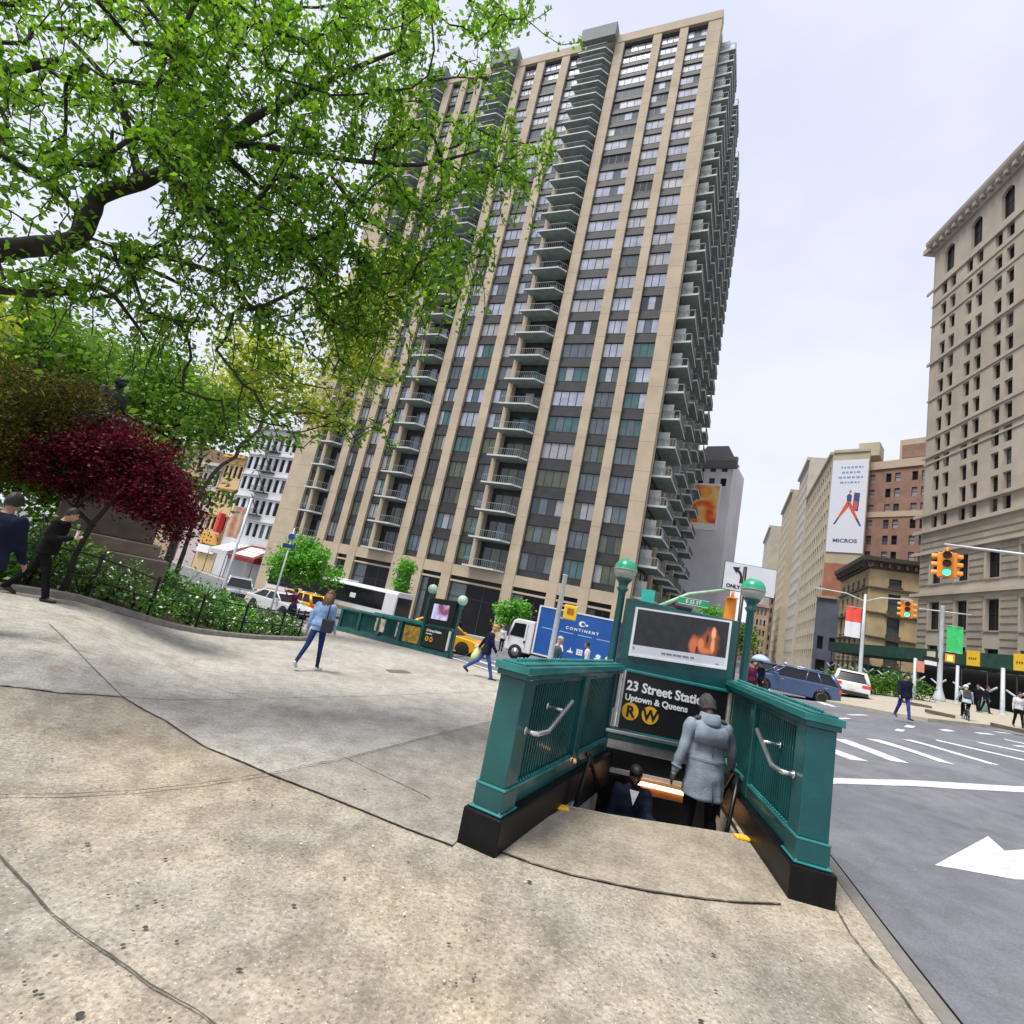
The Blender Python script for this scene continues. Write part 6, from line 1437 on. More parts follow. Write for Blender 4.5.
def jacket(q, m, hem=-.13, loose=1.0, seed=1, fold=.010):
    """a loose jacket over torso and sleeves"""
    u = q['up']; k = q['k']; mb = MB(); n_ = 16; vs = []; fs = []
    prof = [(hem,.205,.148),(hem+.08,.200,.146),(.05,.186,.134),(.18,.176,.124),(.28,.184,.130),(.37,.200,.132),(.445,.200,.116),(.492,.140,.094),(.53,.078,.076)]
    for i, (z_, a_, b_) in enumerate(prof):
        c = u((0,0,z_)) if z_ > 0 else u((0,0,0))+Vector((0,0,z_*k))
        for j in range(n_): an = 2*math.pi*j/n_; f_ = loose*(1+.03*math.sin(4*an+i*1.3)); vs.append((c.x+a_*k*f_*math.cos(an), c.y+b_*k*f_*math.sin(an), c.z))
    for i in range(len(prof)-1):
        for j in range(n_): j2 = (j+1)%n_; fs.append((i*n_+j, i*n_+j2, (i+1)*n_+j2, (i+1)*n_+j))
    fs += [tuple(range(n_-1,-1,-1)), tuple(range((len(prof)-1)*n_, len(prof)*n_))]; mb.add(vs, fs)
    for A in (q['AL'], q['AR']): lim(mb, A[0]+Vector((0,0,-.01)), A[1], .078*k*loose, .062*k*loose); lim(mb, A[1], A[1]+(A[2]-A[1])*.95, .061*k*loose, .046*k*loose)
    o = kid(q, mb, 'jacket', m, .017*k); folds(o, fold, seed); return o
def folds(o, amp, seed):
    bm_ = bmesh.new(); bm_.from_mesh(o.data); bm_.normal_update()
    for v in bm_.verts: v.co += Vector(v.normal)*amp*(noise.noise(Vector((v.co.x*6+seed, v.co.y*6, v.co.z*11)))+.7*noise.noise(Vector((v.co.x*15, v.co.y*15+seed, v.co.z*7))))
    bm_.to_mesh(o.data); bm_.free()
def kid(info, mb, name, m, vox=None, bev=0):
    o = mb.build(name, m, info['root'], bev)
    return voxel(o, vox, 4) if vox else o
# 1 dark figure cut by the left edge
q = person('person in navy top and dark trousers cut off by the left edge', -6.50, 6.70, R(15), dict(thL=12,thR=-14,knR=16,shL=-12,shR=14,elL=20,elR=20), C_NAVY, C_NAVY, M_SHOE, SKIN_M, M_HAIRB, 'short', 1.84, .018, build=1.0)
jacket(q, C_NAVY, -.16, 1.1, 2)
# 2 man striding right along the bed
q = person('person in black clothes striding right along the planted bed holding a phone', -7.98, 9.22, R(-72), dict(thL=-22,knL=14,thR=20,knR=4,shR=22,elR=95,abR=4,yawR=12,shL=-14,elL=25,lean=8,bow=8), C_BLACK, C_BLACK, M_SHOE, SKIN_L, M_HAIRB, 'short', 1.76, .018)
m = MB(); w_ = q['AR'][2]; m.box(w_.x-.05,w_.x+.02,w_.y+.03,w_.y+.05,w_.z+.0,w_.z+.14); kid(q, m, 'phone', M_WHITE)
jacket(q, C_BLACK, -.10, 1.05, 3)
# 3 woman in a denim jacket
q = person('person in pale denim jacket and dark jeans walking away with a black shoulder bag', -3.5, 11.1, R(-8), dict(thL=-24,knL=18,thR=14,knR=3,shR=8,shL=-6,elL=15,elR=30,lean=5), C_JACK, C_DENIM, M_SHOEW, SKIN_L, M_HAIRBR, 'long', 1.74, .017, female=True)
m = MB(); u = q['up']; c = u((.20,-.10,.07)); m.box(c.x-.12,c.x+.13,c.y-.06,c.y+.06,c.z-.16,c.z+.12); m.box(c.x-.125,c.x+.135,c.y-.066,c.y+.0,c.z-.02,c.z+.125); b_ = kid(q, m, 'shoulder_bag', mat('black_leather', (.012,.013,.02), .4), None, .03)
m = MB(); m.tube([u((.17,-.13,.15)),u((.15,-.12,.3)),u((.12,-.10,.47)),u((.11,.0,.52)),u((.13,.10,.44))], .014, 6); kid(q, m, 'bag_strap', MATS['black_leather'])
jacket(q, C_JACK, .02, .96, 4, .008)
# 4 man crossing right with a bag
q = person('person in dark jacket and blue jeans walking right with a pale yellow bag', .12, 15.75, R(-84), dict(thL=-28,knL=24,thR=22,knR=4,shR=24,elR=18,shL=-26,elL=6,abL=16,lean=7), C_NAVY, C_JEAN, M_SHOE, SKIN_L, None, 'short', 1.70, .018)
m = MB(); m.lathe([(.085,0),(.086,.02),(.06,.075),(.03,.09),(.001,.092)], (0,0,0), 14, 0, T=lambda a,b_,c: q['head']((a,b_*1.15,c+.045))); kid(q, m, 'cap', mat('tan_cap', (.55,.25,.09), .8))
m = MB(); w_ = q['AL'][2]; m.lathe([(.02,.02),(.10,-.08),(.16,-.25),(.15,-.38),(.02,-.42)], (w_.x-.02,w_.y-.05,w_.z-.06), 10, 0); kid(q, m, 'carrier_bag', mat('pale_yellow_bag', (.60,.62,.24), .6, var=.25, scale=8))
m = MB(); m.tube([(w_.x,w_.y-.05,w_.z-.08),(w_.x,w_.y-.4,w_.z-.38),(w_.x,w_.y-.72,w_.z-.47)], .012, 6); kid(q, m, 'umbrella', M_BLACK)
jacket(q, C_NAVY, -.16, 1.05, 5)
# 5 man in the trench coat going down the stairs
CX, CY, CZ = 2.70, 5.93, -.485
q = person('person in grey trench coat with short dark hair walking down the subway stairs', CX, CY, R(3), dict(thL=6,knL=6,thR=-4,knR=14,shL=-3,shR=16,abL=13,abR=24,elL=8,elR=30,lean=2,bow=24), C_GREYC, C_BLACK, M_SHOE, SKIN_D, M_HAIRG, 'short', 1.80, .014, z=CZ, build=1.12)
u = q['up']; kk_ = q['k']; m = MB(); n_ = 18
rings = [((0,-.01,-.27),.232,.165),((0,-.012,-.17),.222,.158),((0,-.01,-.05),.205,.148),((0,-.008,.08),.200,.138),((0,0,.18),.200,.130),((0,.008,.28),.198,.130),((0,.008,.37),.222,.128),((0,0,.445),.232,.110),((0,0,.492),.175,.096),((0,.004,.53),.095,.084)]
vs = []; fs = []
for i, (c, a_, b_) in enumerate(rings):
    c = u(c)
    for j in range(n_):
        an = 2*math.pi*j/n_; f_ = 1+.035*math.sin(5*an+i) if i < 4 else 1+.012*math.sin(4*an)
        vs.append((c.x+a_*kk_*f_*math.cos(an), c.y+b_*kk_*f_*math.sin(an), c.z))
for i in range(len(rings)-1):
    for j in range(n_): j2 = (j+1)%n_; fs.append((i*n_+j, i*n_+j2, (i+1)*n_+j2, (i+1)*n_+j))
fs += [tuple(range(n_-1,-1,-1)), tuple(range((len(rings)-1)*n_, len(rings)*n_))]; m.add(vs, fs)
for A in (q['AL'], q['AR']): lim(m, A[0]+Vector((0,0,-.01)), A[1], .072*kk_, .059*kk_); lim(m, A[1], A[1]+(A[2]-A[1])*.93, .058*kk_, .047*kk_)
coat = kid(q, m, 'trench_coat', C_GREYC, .016)
bm_ = bmesh.new(); bm_.from_mesh(coat.data)
for v in bm_.verts:      # cloth folds
    v.co += Vector(v.normal)*.011*(noise.noise(Vector((v.co.x*5, v.co.y*5, v.co.z*9)))+.7*noise.noise(Vector((v.co.x*14, v.co.y*14, v.co.z*5))))
bm_.to_mesh(coat.data); bm_.free()
def backpt(x_, z_, off=0): c = u((x_, 0, z_)); return Vector((c.x, c.y-(.142+off)*kk_*math.sqrt(max(.15, 1-(x_/.27)**2)), c.z))
def cloth_sheet(rows, thick=.012):
    vs = []; N = len(rows[0]); fs = []
    for r_ in rows: vs += r_
    M_ = len(vs); vs += [p+Vector((0,thick,0)) for p in vs]
    for i in range(len(rows)-1):
        for j in range(N-1): a = i*N+j; fs.append((a,a+1,a+N+1,a+N)); fs.append((a+M_,a+N+M_,a+N+1+M_,a+1+M_))
    for j in range(N-1): fs.append((j,j+M_,j+1+M_,j+1)); b0 = (len(rows)-1)*N; fs.append((b0+j,b0+j+1,b0+j+1+M_,b0+j+M_))
    for i in range(len(rows)-1): fs.append((i*N,(i+1)*N,(i+1)*N+M_,i*N+M_)); fs.append((i*N+N-1,i*N+N-1+M_,(i+1)*N+N-1+M_,(i+1)*N+N-1))
    return MB().add(vs, fs, 0, True)
xs = [-.185+.37*i/10 for i in range(11)]
rows = [[backpt(x_*s_, z_-(.006*math.cos(x_/.185*math.pi*2) if k_ == 2 else 0), o_) for x_ in xs] for k_, (z_, s_, o_) in enumerate(((.478,.78,-.052),(.42,1.02,-.004),(.285,1.10,.006)))]
kid(q, cloth_sheet(rows), 'storm_flap', cloth('trench_flap', (.225,.27,.32)))
c = u((0,.004,.53)); m = MB(); m.lathe([(.092,-.035),(.128,-.065),(.134,-.045),(.106,.055),(.088,.055)], c, 20); fix_normals(kid(q, m, 'coat_collar', MATS['trench_flap']))
c = u((0,-.006,.12)); m = MB()
pr_ = [(-.004,-.016),(.005,-.016),(.006,.016),(-.004,.016)]; vs = []; fs = []
for j in range(28):
    an = 2*math.pi*j/28
    for a_, z_ in pr_: vs.append((c.x+(.203+a_)*kk_*math.cos(an), c.y+(.140+a_)*kk_*math.sin(an), c.z+z_*.8))
for j in range(28):
    for i in range(4): fs.append((j*4+i, j*4+(i+1)%4, ((j+1)%28)*4+(i+1)%4, ((j+1)%28)*4+i))
m.add(vs, fs); fix_normals(kid(q, m, 'coat_belt', MATS['trench_flap']))
for sg in (-1,1):
    a = u((sg*.10,0,.50)); b = u((sg*.205,-.005,.455)); m = MB(); m.tube([a+Vector((0,-.01,.03)), (a+b)/2+Vector((0,-.01,.045)), b+Vector((0,-.005,.03))], [.022,.025,.02], 8); kid(q, m, 'epaulette', cloth('trench_dark', (.06,.07,.08)))
m = MB(); m.tube([backpt(.01,-.06,.045),backpt(.012,-.16,.06),backpt(.015,-.27,.07)], .006, 5); kid(q, m, 'coat_slit', MATS['trench_dark']); m = MB(); m.tube([backpt(0,.27,.004),backpt(.0,.16,.002)], .004, 5); kid(q, m, 'coat_seam', MATS['trench_dark']); m = MB(); m.tube([backpt(x_*1.09,.279,.010) for x_ in xs], .0045, 5); kid(q, m, 'flap_hem', MATS['trench_dark'])
for A in (q['AL'], q['AR']): a_ = A[1]+(A[2]-A[1])*.72; b_ = A[1]+(A[2]-A[1])*.80; m = MB(); m.tube([a_, b_], [.058*kk_,.057*kk_], 12); kid(q, m, 'cuff_strap', MATS['trench_flap'])
# 6 man coming up, deep in the stairwell
q = person('person in navy jacket and white collar coming up the subway stairs facing the camera', 2.15, 6.60, R(172), dict(thL=20,knL=30,thR=-6,knR=10,shL=18,shR=10,elL=85,elR=30,bow=6,lean=4), C_NAVY, C_BLACK, M_SHOE, SKIN_D, M_HAIRB, 'cap', 1.60, .014, z=-1.335)
u = q['up']; m = MB(); m.prism([(-.06,.51),(.06,.51),(0,.34)], .008, .022, 'y', 0, T=lambda x,y,z: tuple(u((x,(.158-.030*max(0,(z-.40)/.1)+y),z)))); kid(q, m, 'shirt', C_WHITE)
c = q['AL'][2]; m = MB(); m.lathe([(.02,.0),(.10,-.03),(.14,-.16),(.12,-.28),(.02,-.3)], (c.x-.04,c.y+.1,c.z+.02), 12); o = kid(q, m, 'carrier_bag', mat('pale_plastic_bag', (.55,.54,.48), .5, var=.3, scale=9))
bm_ = bmesh.new(); bm_.from_mesh(o.data); bmesh.ops.subdivide_edges(bm_, edges=bm_.edges[:], cuts=2, use_grid_fill=True)
for v in bm_.verts: v.co += Vector(v.normal)*.03*noise.noise(v.co*11)
bm_.to_mesh(o.data); bm_.free()
jacket(q, C_NAVY, -.14, 1.06, 6)
# 7 man crossing the avenue
q = person('person in navy jacket and blue trousers walking across the avenue towards the camera', 16.9, 20.4, R(175), dict(thL=14,knL=4,thR=-16,knR=14,shL=-12,shR=14,abL=12,abR=12), C_NAVY, C_BLUET, M_SHOE, SKIN_L, M_HAIRB, 'short', 1.78, .024)
jacket(q, C_NAVY, -.14, 1.05, 7)
# 8 cyclist
cx_, cy_ = 23.5, 24.7; hdg = R(-35); cz_ = road(cx_,cy_)+0.0
bk_ = thing('bicycle', 'black bicycle ridden away across the avenue', 'bicycle', (cx_,cy_,cz_), hdg)
for yy in (-.52,.52):
    m = MB(); P_ = [(0, yy+.34*math.cos(a), .35+.34*math.sin(a)) for a in [2*math.pi*i/24 for i in range(25)]]; m.tube(P_, .02, 6, cap=False); w_ = m.build('wheel', M_TYRE, bk_); m = MB()
    for i in range(8): a = math.pi*i/8*2; m.tube([(0,yy,.35),(0,yy+.33*math.cos(a),.35+.33*math.sin(a))], .004, 3)
    m.build('spokes', M_STEEL, w_)
m = MB(); m.tube([(0,-.52,.35),(0,-.05,.30),(0,-.18,.85),(0,-.52,.35)], .018, 6); m.tube([(0,-.05,.30),(0,.36,.80),(0,-.16,.78)], .02, 6); m.tube([(0,.52,.35),(0,.40,.70),(0,.35,.95)], .02, 6); m.build('frame', M_BLACK, bk_)
m = MB(); m.tube([(-.28,.30,.98),(-.2,.38,.98),(.2,.38,.98),(.28,.30,.98)], .016, 6); m.build('handlebar', M_BLACK, bk_); m = MB(); m.prism([(-.08,-.30),(.08,-.30),(.03,0),(-.03,0)], .86, .92, 'z'); m.build('saddle', M_BLACK, bk_, .02); m = MB(); m.tube([(-.16,-.05,.2),(-.1,-.05,.2),(-.1,-.05,.3),(.1,-.05,.3),(.1,-.05,.42),(.16,-.05,.42)], .014, 5); m.build('pedal_crank', M_STEEL, bk_)
q = person('person in pale jacket and white helmet riding the black bicycle', cx_, cy_, hdg, dict(thL=62,knL=62,thR=38,knR=58,shL=48,shR=48,elL=18,elR=18,abL=12,abR=12,lean=20), C_PALEG, C_BLACK, M_SHOE, SKIN_L, M_WHITE, 'helmet', 1.78, .024, z=cz_)
rt_ = q['root']; dz = .98-q['pel'].z
rt_.location = (cx_+math.sin(hdg)*.18*1, cy_-math.cos(hdg)*.18, cz_+dz)
u = q['up']; m = MB(); a = u((0,-.16,.3)); m.box(a.x-.15,a.x+.15,a.y-.08,a.y+.06,a.z-.2,a.z+.2); kid(q, m, 'backpack', C_DGREY, None, .05)
# 9-15 people beyond the railing and farther off
q = person('person in dark coat with pale hat beyond the left railing by the pale signal post', 1.98, 14.3, R(-60), dict(thL=10,thR=-12,knR=10,shR=20,elR=60,bow=10), C_TEAL, C_BLACK, M_SHOE, SKIN_L, mat('hat_straw', (.45,.4,.28), .8), 'cap', 1.66, .022, female=True)
person('person with grey hair just above the left railing before the blue truck', 3.95, 19.6, R(80), dict(thL=12,thR=-12), C_WHITE, C_BLACK, M_SHOE, SKIN_M, M_HAIRB, 'short', 1.66, .024)
ax_, ay_ = azD(-20.6,25); q = person('person in plum top and navy skirt raising both arms by the bed fence', ax_, ay_, R(70), dict(shL=75,shR=70,elL=75,elR=80,abL=12,abR=12,thL=6,thR=-6), C_PLUM, C_NAVY, M_SHOE, SKIN_L, M_HAIRB, 'bun', 1.68, .024, female=True)
m = MB(); p_ = q['pel']; m.lathe([(.155,.03),(.20,-.2),(.23,-.45),(.20,-.46)], p_, 14); fix_normals(kid(q, m, 'skirt', C_NAVY))
ax_, ay_ = azD(1.9,35.5); person('person in white shirt standing by the truck cab', ax_, ay_, R(150), dict(elR=50), C_WHITE, C_BLACK, M_SHOE, SKIN_M, M_HAIRB, 'short', 1.72, .03)
ax_, ay_ = azD(-3.0,30); person('person in black beyond the yellow taxi bonnet', ax_, ay_, R(90), dict(thL=10,thR=-10), C_BLACK, C_BLACK, M_SHOE, SKIN_D, M_HAIRB, 'short', 1.74, .03)
ax_, ay_ = azD(27.6,21); q = person('person with dark hair close behind the right globe lamp post', ax_, ay_, R(200), dict(thL=10,thR=-10), C_PLUM, C_BLACK, M_SHOE, SKIN_L, M_HAIRB, 'short', 1.64, .026)
ax_, ay_ = azD(28.5,25); q = person('person under a small pale blue umbrella left of the blue car', ax_, ay_, R(100), dict(elR=100,shR=20), C_NAVY, C_BLACK, M_SHOE, SKIN_M, M_HAIRB, 'short', 1.62, .03)
h_ = q['head']((0,0,.28)); m = MB(); m.lathe([(.42,-.16),(.33,-.02),(.18,.08),(.02,.12)], h_, 10); fix_normals(kid(q, m, 'umbrella', mat('pale_blue_cloth', (.35,.48,.68), .6)))
for az, D, lb, c1, hd_ in ((29.6,44,'person in black crossing far down the avenue',C_BLACK,R(90)),(30.6,47,'person in white hat and black coat far down the avenue',C_BLACK,R(60)),(44.3,45,'person in black standing before the shed, left one of two',C_BLACK,R(120)),(44.75,46,'person in navy standing before the shed, right one of two',C_NAVY,R(200)),(46.6,37,'person in black trousers and white top walking at the right edge',C_WHITE,R(160))):
    ax_, ay_ = azD(az, D); person(lb, ax_, ay_, hd_, dict(thL=12,thR=-12,knR=10), c1, C_BLACK, M_SHOE, SKIN_M, M_WHITE if 'hat' in lb else M_HAIRB, 'cap' if 'hat' in lb else 'short', 1.74, .034)
# ------------------------------------------------------------------ trees and planting
import numpy as np
def leaf_mesh(name, C, size, m, parent=None, off=(0,0,0), seed=1, flat=.5, aspect=1.7, fold=.25):
    """one small folded leaf per centre; C: (n,3) array"""
    rs = np.random.RandomState(seed); n = len(C); C = np.asarray(C, float)-np.array(off)
    nz = rs.normal(size=(n,3)); nz[:,2] = np.abs(nz[:,2])+flat; nz /= np.linalg.norm(nz,axis=1)[:,None]
    d = rs.normal(size=(n,3)); d[:,2] -= .25; d -= nz*(d*nz).sum(1)[:,None]; d /= np.linalg.norm(d,axis=1)[:,None]; s = np.cross(nz, d)
    L = size*rs.uniform(.6,1.35,n)[:,None]; W = L/aspect
    a = C-d*L*.5; b = C+s*W*.5+nz*L*fold*.3-d*L*.05; c = C+d*L*.5; e = C-s*W*.5+nz*L*fold*.3-d*L*.05
    V = np.stack([a,b,c,e],1).reshape(-1,3)
    F = (np.arange(n)[:,None]*4+np.array([[0,1,2,3]])).astype(np.int32)
    me = bpy.data.meshes.new(name); me.vertices.add(len(V)); me.vertices.foreach_set('co', V.astype(np.float32).ravel())
    me.loops.add(4*n); me.loops.foreach_set('vertex_index', F.ravel()); me.polygons.add(n); me.polygons.foreach_set('loop_start', np.arange(0,4*n,4,dtype=np.int32)); me.polygons.foreach_set('loop_total', np.full(n,4,dtype=np.int32))
    me.materials.append(m); me.update(calc_edges=True); me.validate()
    o = bpy.data.objects.new(name, me); COL.objects.link(o)
    if parent: o.parent = parent
    return o
M_BARK = mat('bark_dark', (.028,.022,.018), .9, var=.4, scale=7, bump=.5, bscale=14)
M_BARKG = mat('bark_grey', (.07,.06,.05), .9, var=.35, scale=7, bump=.4, bscale=14)
LF_FRONT = leafmat('leaf_spring_green', (.055,.20,.004), (.30,.54,.022), .6)
LF_YEL = leafmat('leaf_yellow_green', (.28,.38,.02), (.64,.67,.07), .55)
LF_MID = leafmat('leaf_mid_green', (.04,.14,.012), (.24,.42,.035), .5)
LF_STREET = leafmat('leaf_bright_green', (.06,.26,.015), (.22,.58,.05), .5)
LF_RED = leafmat('leaf_dark_red', (.024,.003,.006), (.17,.010,.026), .35, .015)
LF_OLIVE = leafmat('leaf_bronze', (.022,.050,.008), (.14,.105,.018), .4, .015)
LF_SHRUB = leafmat('leaf_shrub', (.02,.11,.008), (.15,.38,.03), .4, .05)
LF_HEDGE = leafmat('leaf_hedge', (.04,.13,.012), (.16,.34,.03), .4)
def in_poly(x, y, P):
    c = False; n = len(P)
    for i in range(n):
        x1, y1 = P[i]; x2, y2 = P[i-1]
        if (y1 > y) != (y2 > y) and x < (x2-x1)*(y-y1)/(y2-y1)+x1: c = not c
    return c
class Skel:
    """a branch network grown towards target points; radii follow the number of twigs carried"""
    def __init__(s, seed): s.p = []; s.par = []; s.r = random.Random(seed); s.rmin = None; s.fix = {}
    def chain(s, pts, rad=None, sub=4):
        last = None if not s.p else s.near(Vector(pts[0]))
        for i, q in enumerate(pts):
            q = Vector(q)
            if last is not None and i == 0 and (s.p[last]-q).length < .05: continue
            s.p.append(q); s.par.append(last if last is not None else -1); last = len(s.p)-1
            if rad: s.fix[last] = rad[i]
        return last
    def near(s, q, bias=0): 
        return min(range(len(s.p)), key=lambda i: (s.p[i]-q).length)
    def grow(s, T, origin, seg=.35, wob=.12, droop=.0):
        T = sorted(T, key=lambda q: (q-origin).length); tips = []
        P = np.array([v[:] for v in s.p]); D = np.array([(v-origin).length for v in s.p]); cap = 20000; buf = np.zeros((cap,3)); buf[:len(P)] = P; dd = np.zeros(cap); dd[:len(P)] = D; n = len(P)
        for q in T:
            qd = (q-origin).length; ds = np.linalg.norm(buf[:n]-np.array(q[:]),axis=1)+np.maximum(0, dd[:n]-qd+.15)*3
            i = int(np.argmin(ds)); a = s.p[i]; d = q-a; L = d.length; k = max(2, int(L/seg)); last = i; path = [a.copy()]
            side = d.cross(Vector((s.r.gauss(0,1),s.r.gauss(0,1),s.r.gauss(0,1)))).normalized()*L*s.r.uniform(0,wob)
            for j in range(1,k+1):
                t = j/k; v = a+d*t+side*math.sin(math.pi*t)+Vector((s.r.gauss(0,.02),s.r.gauss(0,.02),s.r.gauss(0,.02)))*L+Vector((0,0,droop*L*(math.sin(math.pi*t)*.6)))
                s.p.append(v); s.par.append(last); last = len(s.p)-1; path.append(v); buf[n] = v[:]; dd[n] = (v-origin).length; n += 1
            tips.append((path, L)); s.last_i = last; s.ends = getattr(s, 'ends', []); s.ends.append(last)
        return tips
    def mesh(s, name, m, parent, off, rtwig=.006, expo=.46, rmax=.3, n_side=5):
        N = len(s.p); cnt = [0]*N; kids = [[] for _ in range(N)]
        for i in range(N):
            if s.par[i] >= 0: kids[s.par[i]].append(i)
        order = list(range(N))
        for i in reversed(order):
            if not kids[i]: cnt[i] = 1
            if s.par[i] >= 0: cnt[s.par[i]] += cnt[i]
        rad = [min(rmax, rtwig*(c**expo)) for c in cnt]
        for i, r_ in s.fix.items(): rad[i] = max(r_, rad[i]*.9)
        mb = MB(); done = set()
        starts = [i for i in range(N) if s.par[i] < 0]; stack = list(starts)
        while stack:
            i = stack.pop(); path = [i]; 
            if s.par[i] >= 0: path = [s.par[i], i]
            j = i
            while kids[j]:
                ks = sorted(kids[j], key=lambda q: -cnt[q]); stack += ks[1:]; j = ks[0]; path.append(j)
            if len(path) < 2: continue
            rr = [rad[q] for q in path]
            if s.par[i] >= 0: rr[0] = min(rr[0], rr[1]*1.25)
            mb.tube([s.p[q]-Vector(off) for q in path], rr, 8 if max(rr) > .05 else n_side, 0, True, True)
        return mb.build(name, m, parent)
def leaves_along(tips, per_m, spread, rnd, frac=.35, lo=6):
    out = []
    for path, L in tips:
        n = max(lo, int(per_m*max(L,.5))); k = len(path)-1
        for _ in range(n):
            t = frac+(1-frac)*rnd.random()**.8; f = t*k; i = min(k-1, int(f)); v = path[i].lerp(path[i+1], f-i)
            out.append((v.x+rnd.gauss(0,spread), v.y+rnd.gauss(0,spread), v.z+rnd.gauss(0,spread)*.8))
    return out
# ---- the big tree whose limb reaches over the plaza from the left
base = Vector((-9.6, 3.9, g(-9.6,3.9))); ft = thing('overhanging_tree', 'large spring tree whose dark limb and twigs hang over the plaza at upper left', 'tree', base)
sk = Skel(21)
def P(px, py, D): return atD(px, py, D)
limb = [base+Vector((0,0,-.1)), base+Vector((.05,.05,1.4)), base+Vector((.3,.3,2.9)), P(-90,262,8.3), P(0,250,8.0), P(40,246,7.9), P(75,240,7.8), P(90,215,7.7), P(100,195,7.6), P(140,182,7.5), P(180,165,7.4), P(215,155,7.3), P(245,172,7.2), P(270,200,7.1)]
def smooth_path(pts, rad, k=4):
    out = []; rr = []
    for i in range(len(pts)-1):
        p0, p1, p2, p3 = pts[max(i-1,0)], pts[i], pts[i+1], pts[min(i+2,len(pts)-1)]
        for j in range(k):
            t = j/k; out.append(.5*((2*p1)+(p2-p0)*t+(2*p0-5*p1+4*p2-p3)*t*t+(3*p1-p0-3*p2+p3)*t**3)); rr.append((rad[i]+(rad[i+1]-rad[i])*t)*(1+.04*math.sin(len(out)*1.9)))
    return out+[pts[-1]], rr+[rad[-1]]
sk.chain(*smooth_path(limb, [.34,.26,.22,.16,.112,.106,.102,.098,.092,.085,.065,.05,.035,.025]))
i0 = sk.near(P(-90,262,8.3))
def side_limb(pts, rad): 
    a = sk.near(Vector(pts[0])); last = a; rad = [r_*.72 for r_ in rad]; sp_, sr_ = smooth_path([sk.p[a]]+[Vector(q) for q in pts[1:]], [rad[0]]+list(rad), 3)
    for q, r_ in zip(sp_[1:], sr_[1:]):
        sk.p.append(Vector(q)); sk.par.append(last); last = len(sk.p)-1; sk.fix[last] = r_
side_limb([P(0,250,8.0), P(-60,290,8.2)], [.09]); side_limb([P(-60,290,8.2), P(0,290,8.1), P(40,294,8.0), P(100,287,7.8), P(125,310,7.7), P(150,345,7.7)], [.07,.065,.055,.035,.02])
side_limb([P(75,240,7.8), P(110,258,7.7), P(150,270,7.7), P(190,290,7.6), P(230,320,7.5)], [.05,.045,.035,.02])
side_limb([P(140,182,7.5), P(130,140,7.6), P(118,95,7.8), P(90,60,8.0), P(60,30,8.3)], [.07,.06,.05,.035])
side_limb([P(-90,262,8.3), P(-100,180,8.2), P(-60,110,8.2), P(0,75,8.3), P(60,60,8.2)], [.15,.12,.09,.05])
side_limb([P(215,155,7.3), P(250,120,7.1), P(300,95,6.9), P(350,70,6.8), P(400,50,6.7)], [.07,.06,.045,.03])
side_limb([P(180,165,7.4), P(230,145,7.0), P(290,150,6.8), P(350,160,6.7), P(420,165,6.6), P(480,150,6.5)], [.06,.05,.045,.035,.02])
rf = random.Random(77); T = []
def fill(poly, n_, D0, D1, skip=None):
    xs = [p[0] for p in poly]; ys = [p[1] for p in poly]; k = 0
    while k < n_:
        a, b = rf.uniform(min(xs),max(xs)), rf.uniform(min(ys),max(ys))
        if in_poly(a, b, poly): T.append(P(a, b, rf.uniform(D0, D1))); k += 1
fill([(-60,-40),(250,-40),(230,110),(120,170),(0,235),(-60,240)], 190, 6.4, 9.2)
fill([(160,-20),(440,-30),(425,90),(400,190),(330,255),(200,250),(150,150)], 390, 6.0, 8.6)
fill([(390,110),(470,105),(520,115),(565,150),(525,185),(490,205),(500,255),(465,300),(420,310),(400,250)], 88, 6.0, 7.4)
fill([(210,230),(400,230),(430,290),(390,370),(340,330),(270,330),(230,300)], 85, 6.4, 7.8)
fill([(0,255),(200,215),(230,330),(120,330),(0,320)], 60, 6.8, 8.6)
fill([(425,-30),(540,-30),(555,10),(500,60),(525,95),(450,105),(420,70)], 26, 5.6, 6.6)
tips = sk.grow(T, base+Vector((0,0,3.5)), .30, .16, -.02)
# hanging strands from many twig ends
strands = []
for ei in list(sk.ends):
    e = sk.p[ei]; f = -e.copy()+Vector((0,0,CAMH)); vx = (e-Vector((0,0,CAMH))); fz = -vx.dot(bk); px_ = 512+FPX*vx.dot(rt)/fz; py_ = 512-FPX*vx.dot(up)/fz
    pr_ = .85 if py_ > 170 and px_ > 180 else .55 if px_ > 120 else .3
    if py_ > 330: pr_ = .3
    for _ in range(2):
        if rf.random() < pr_:
            L_ = rf.uniform(.25,.75)*(1.25 if py_ > 200 else 1); dx, dy = rf.gauss(0,.16), rf.gauss(0,.16); path = [e.copy()]; last = ei
            for j in range(1,6):
                t = j/5; v = e+Vector((dx*t**.6+rf.gauss(0,.035), dy*t**.6+rf.gauss(0,.035), -L_*t**1.3+.05*math.sin(3*t))); sk.p.append(v); sk.par.append(last); last = len(sk.p)-1; path.append(v)
            strands.append((path, L_))
# hanging twigs
Th = []
for a, b, D in [(rf.uniform(225,400), rf.uniform(330,455), rf.uniform(6.4,7.6)) for _ in range(110)]: Th.append(P(a, b, D))
for a, b in ((560,45),(585,42),(500,100),(470,120),(445,75),(552,8)): Th.append(P(a, b, 6.1))
tips2 = sk.grow(Th, base+Vector((0,0,3.5)), .3, .10, -.05)
sk.mesh('trunk', M_BARK, ft, base, .0058, .38, .3, 4)
C = leaves_along(tips, 47, .075, rf, .3, 29)+leaves_along(tips2, 22, .05, rf, .35, 9)+leaves_along(strands, 34, .045, rf, .1, 12)
leaf_mesh('crown', C, .080, LF_FRONT, ft, base, 3, .35)
print('front leaves', len(C), 'nodes', len(sk.p))
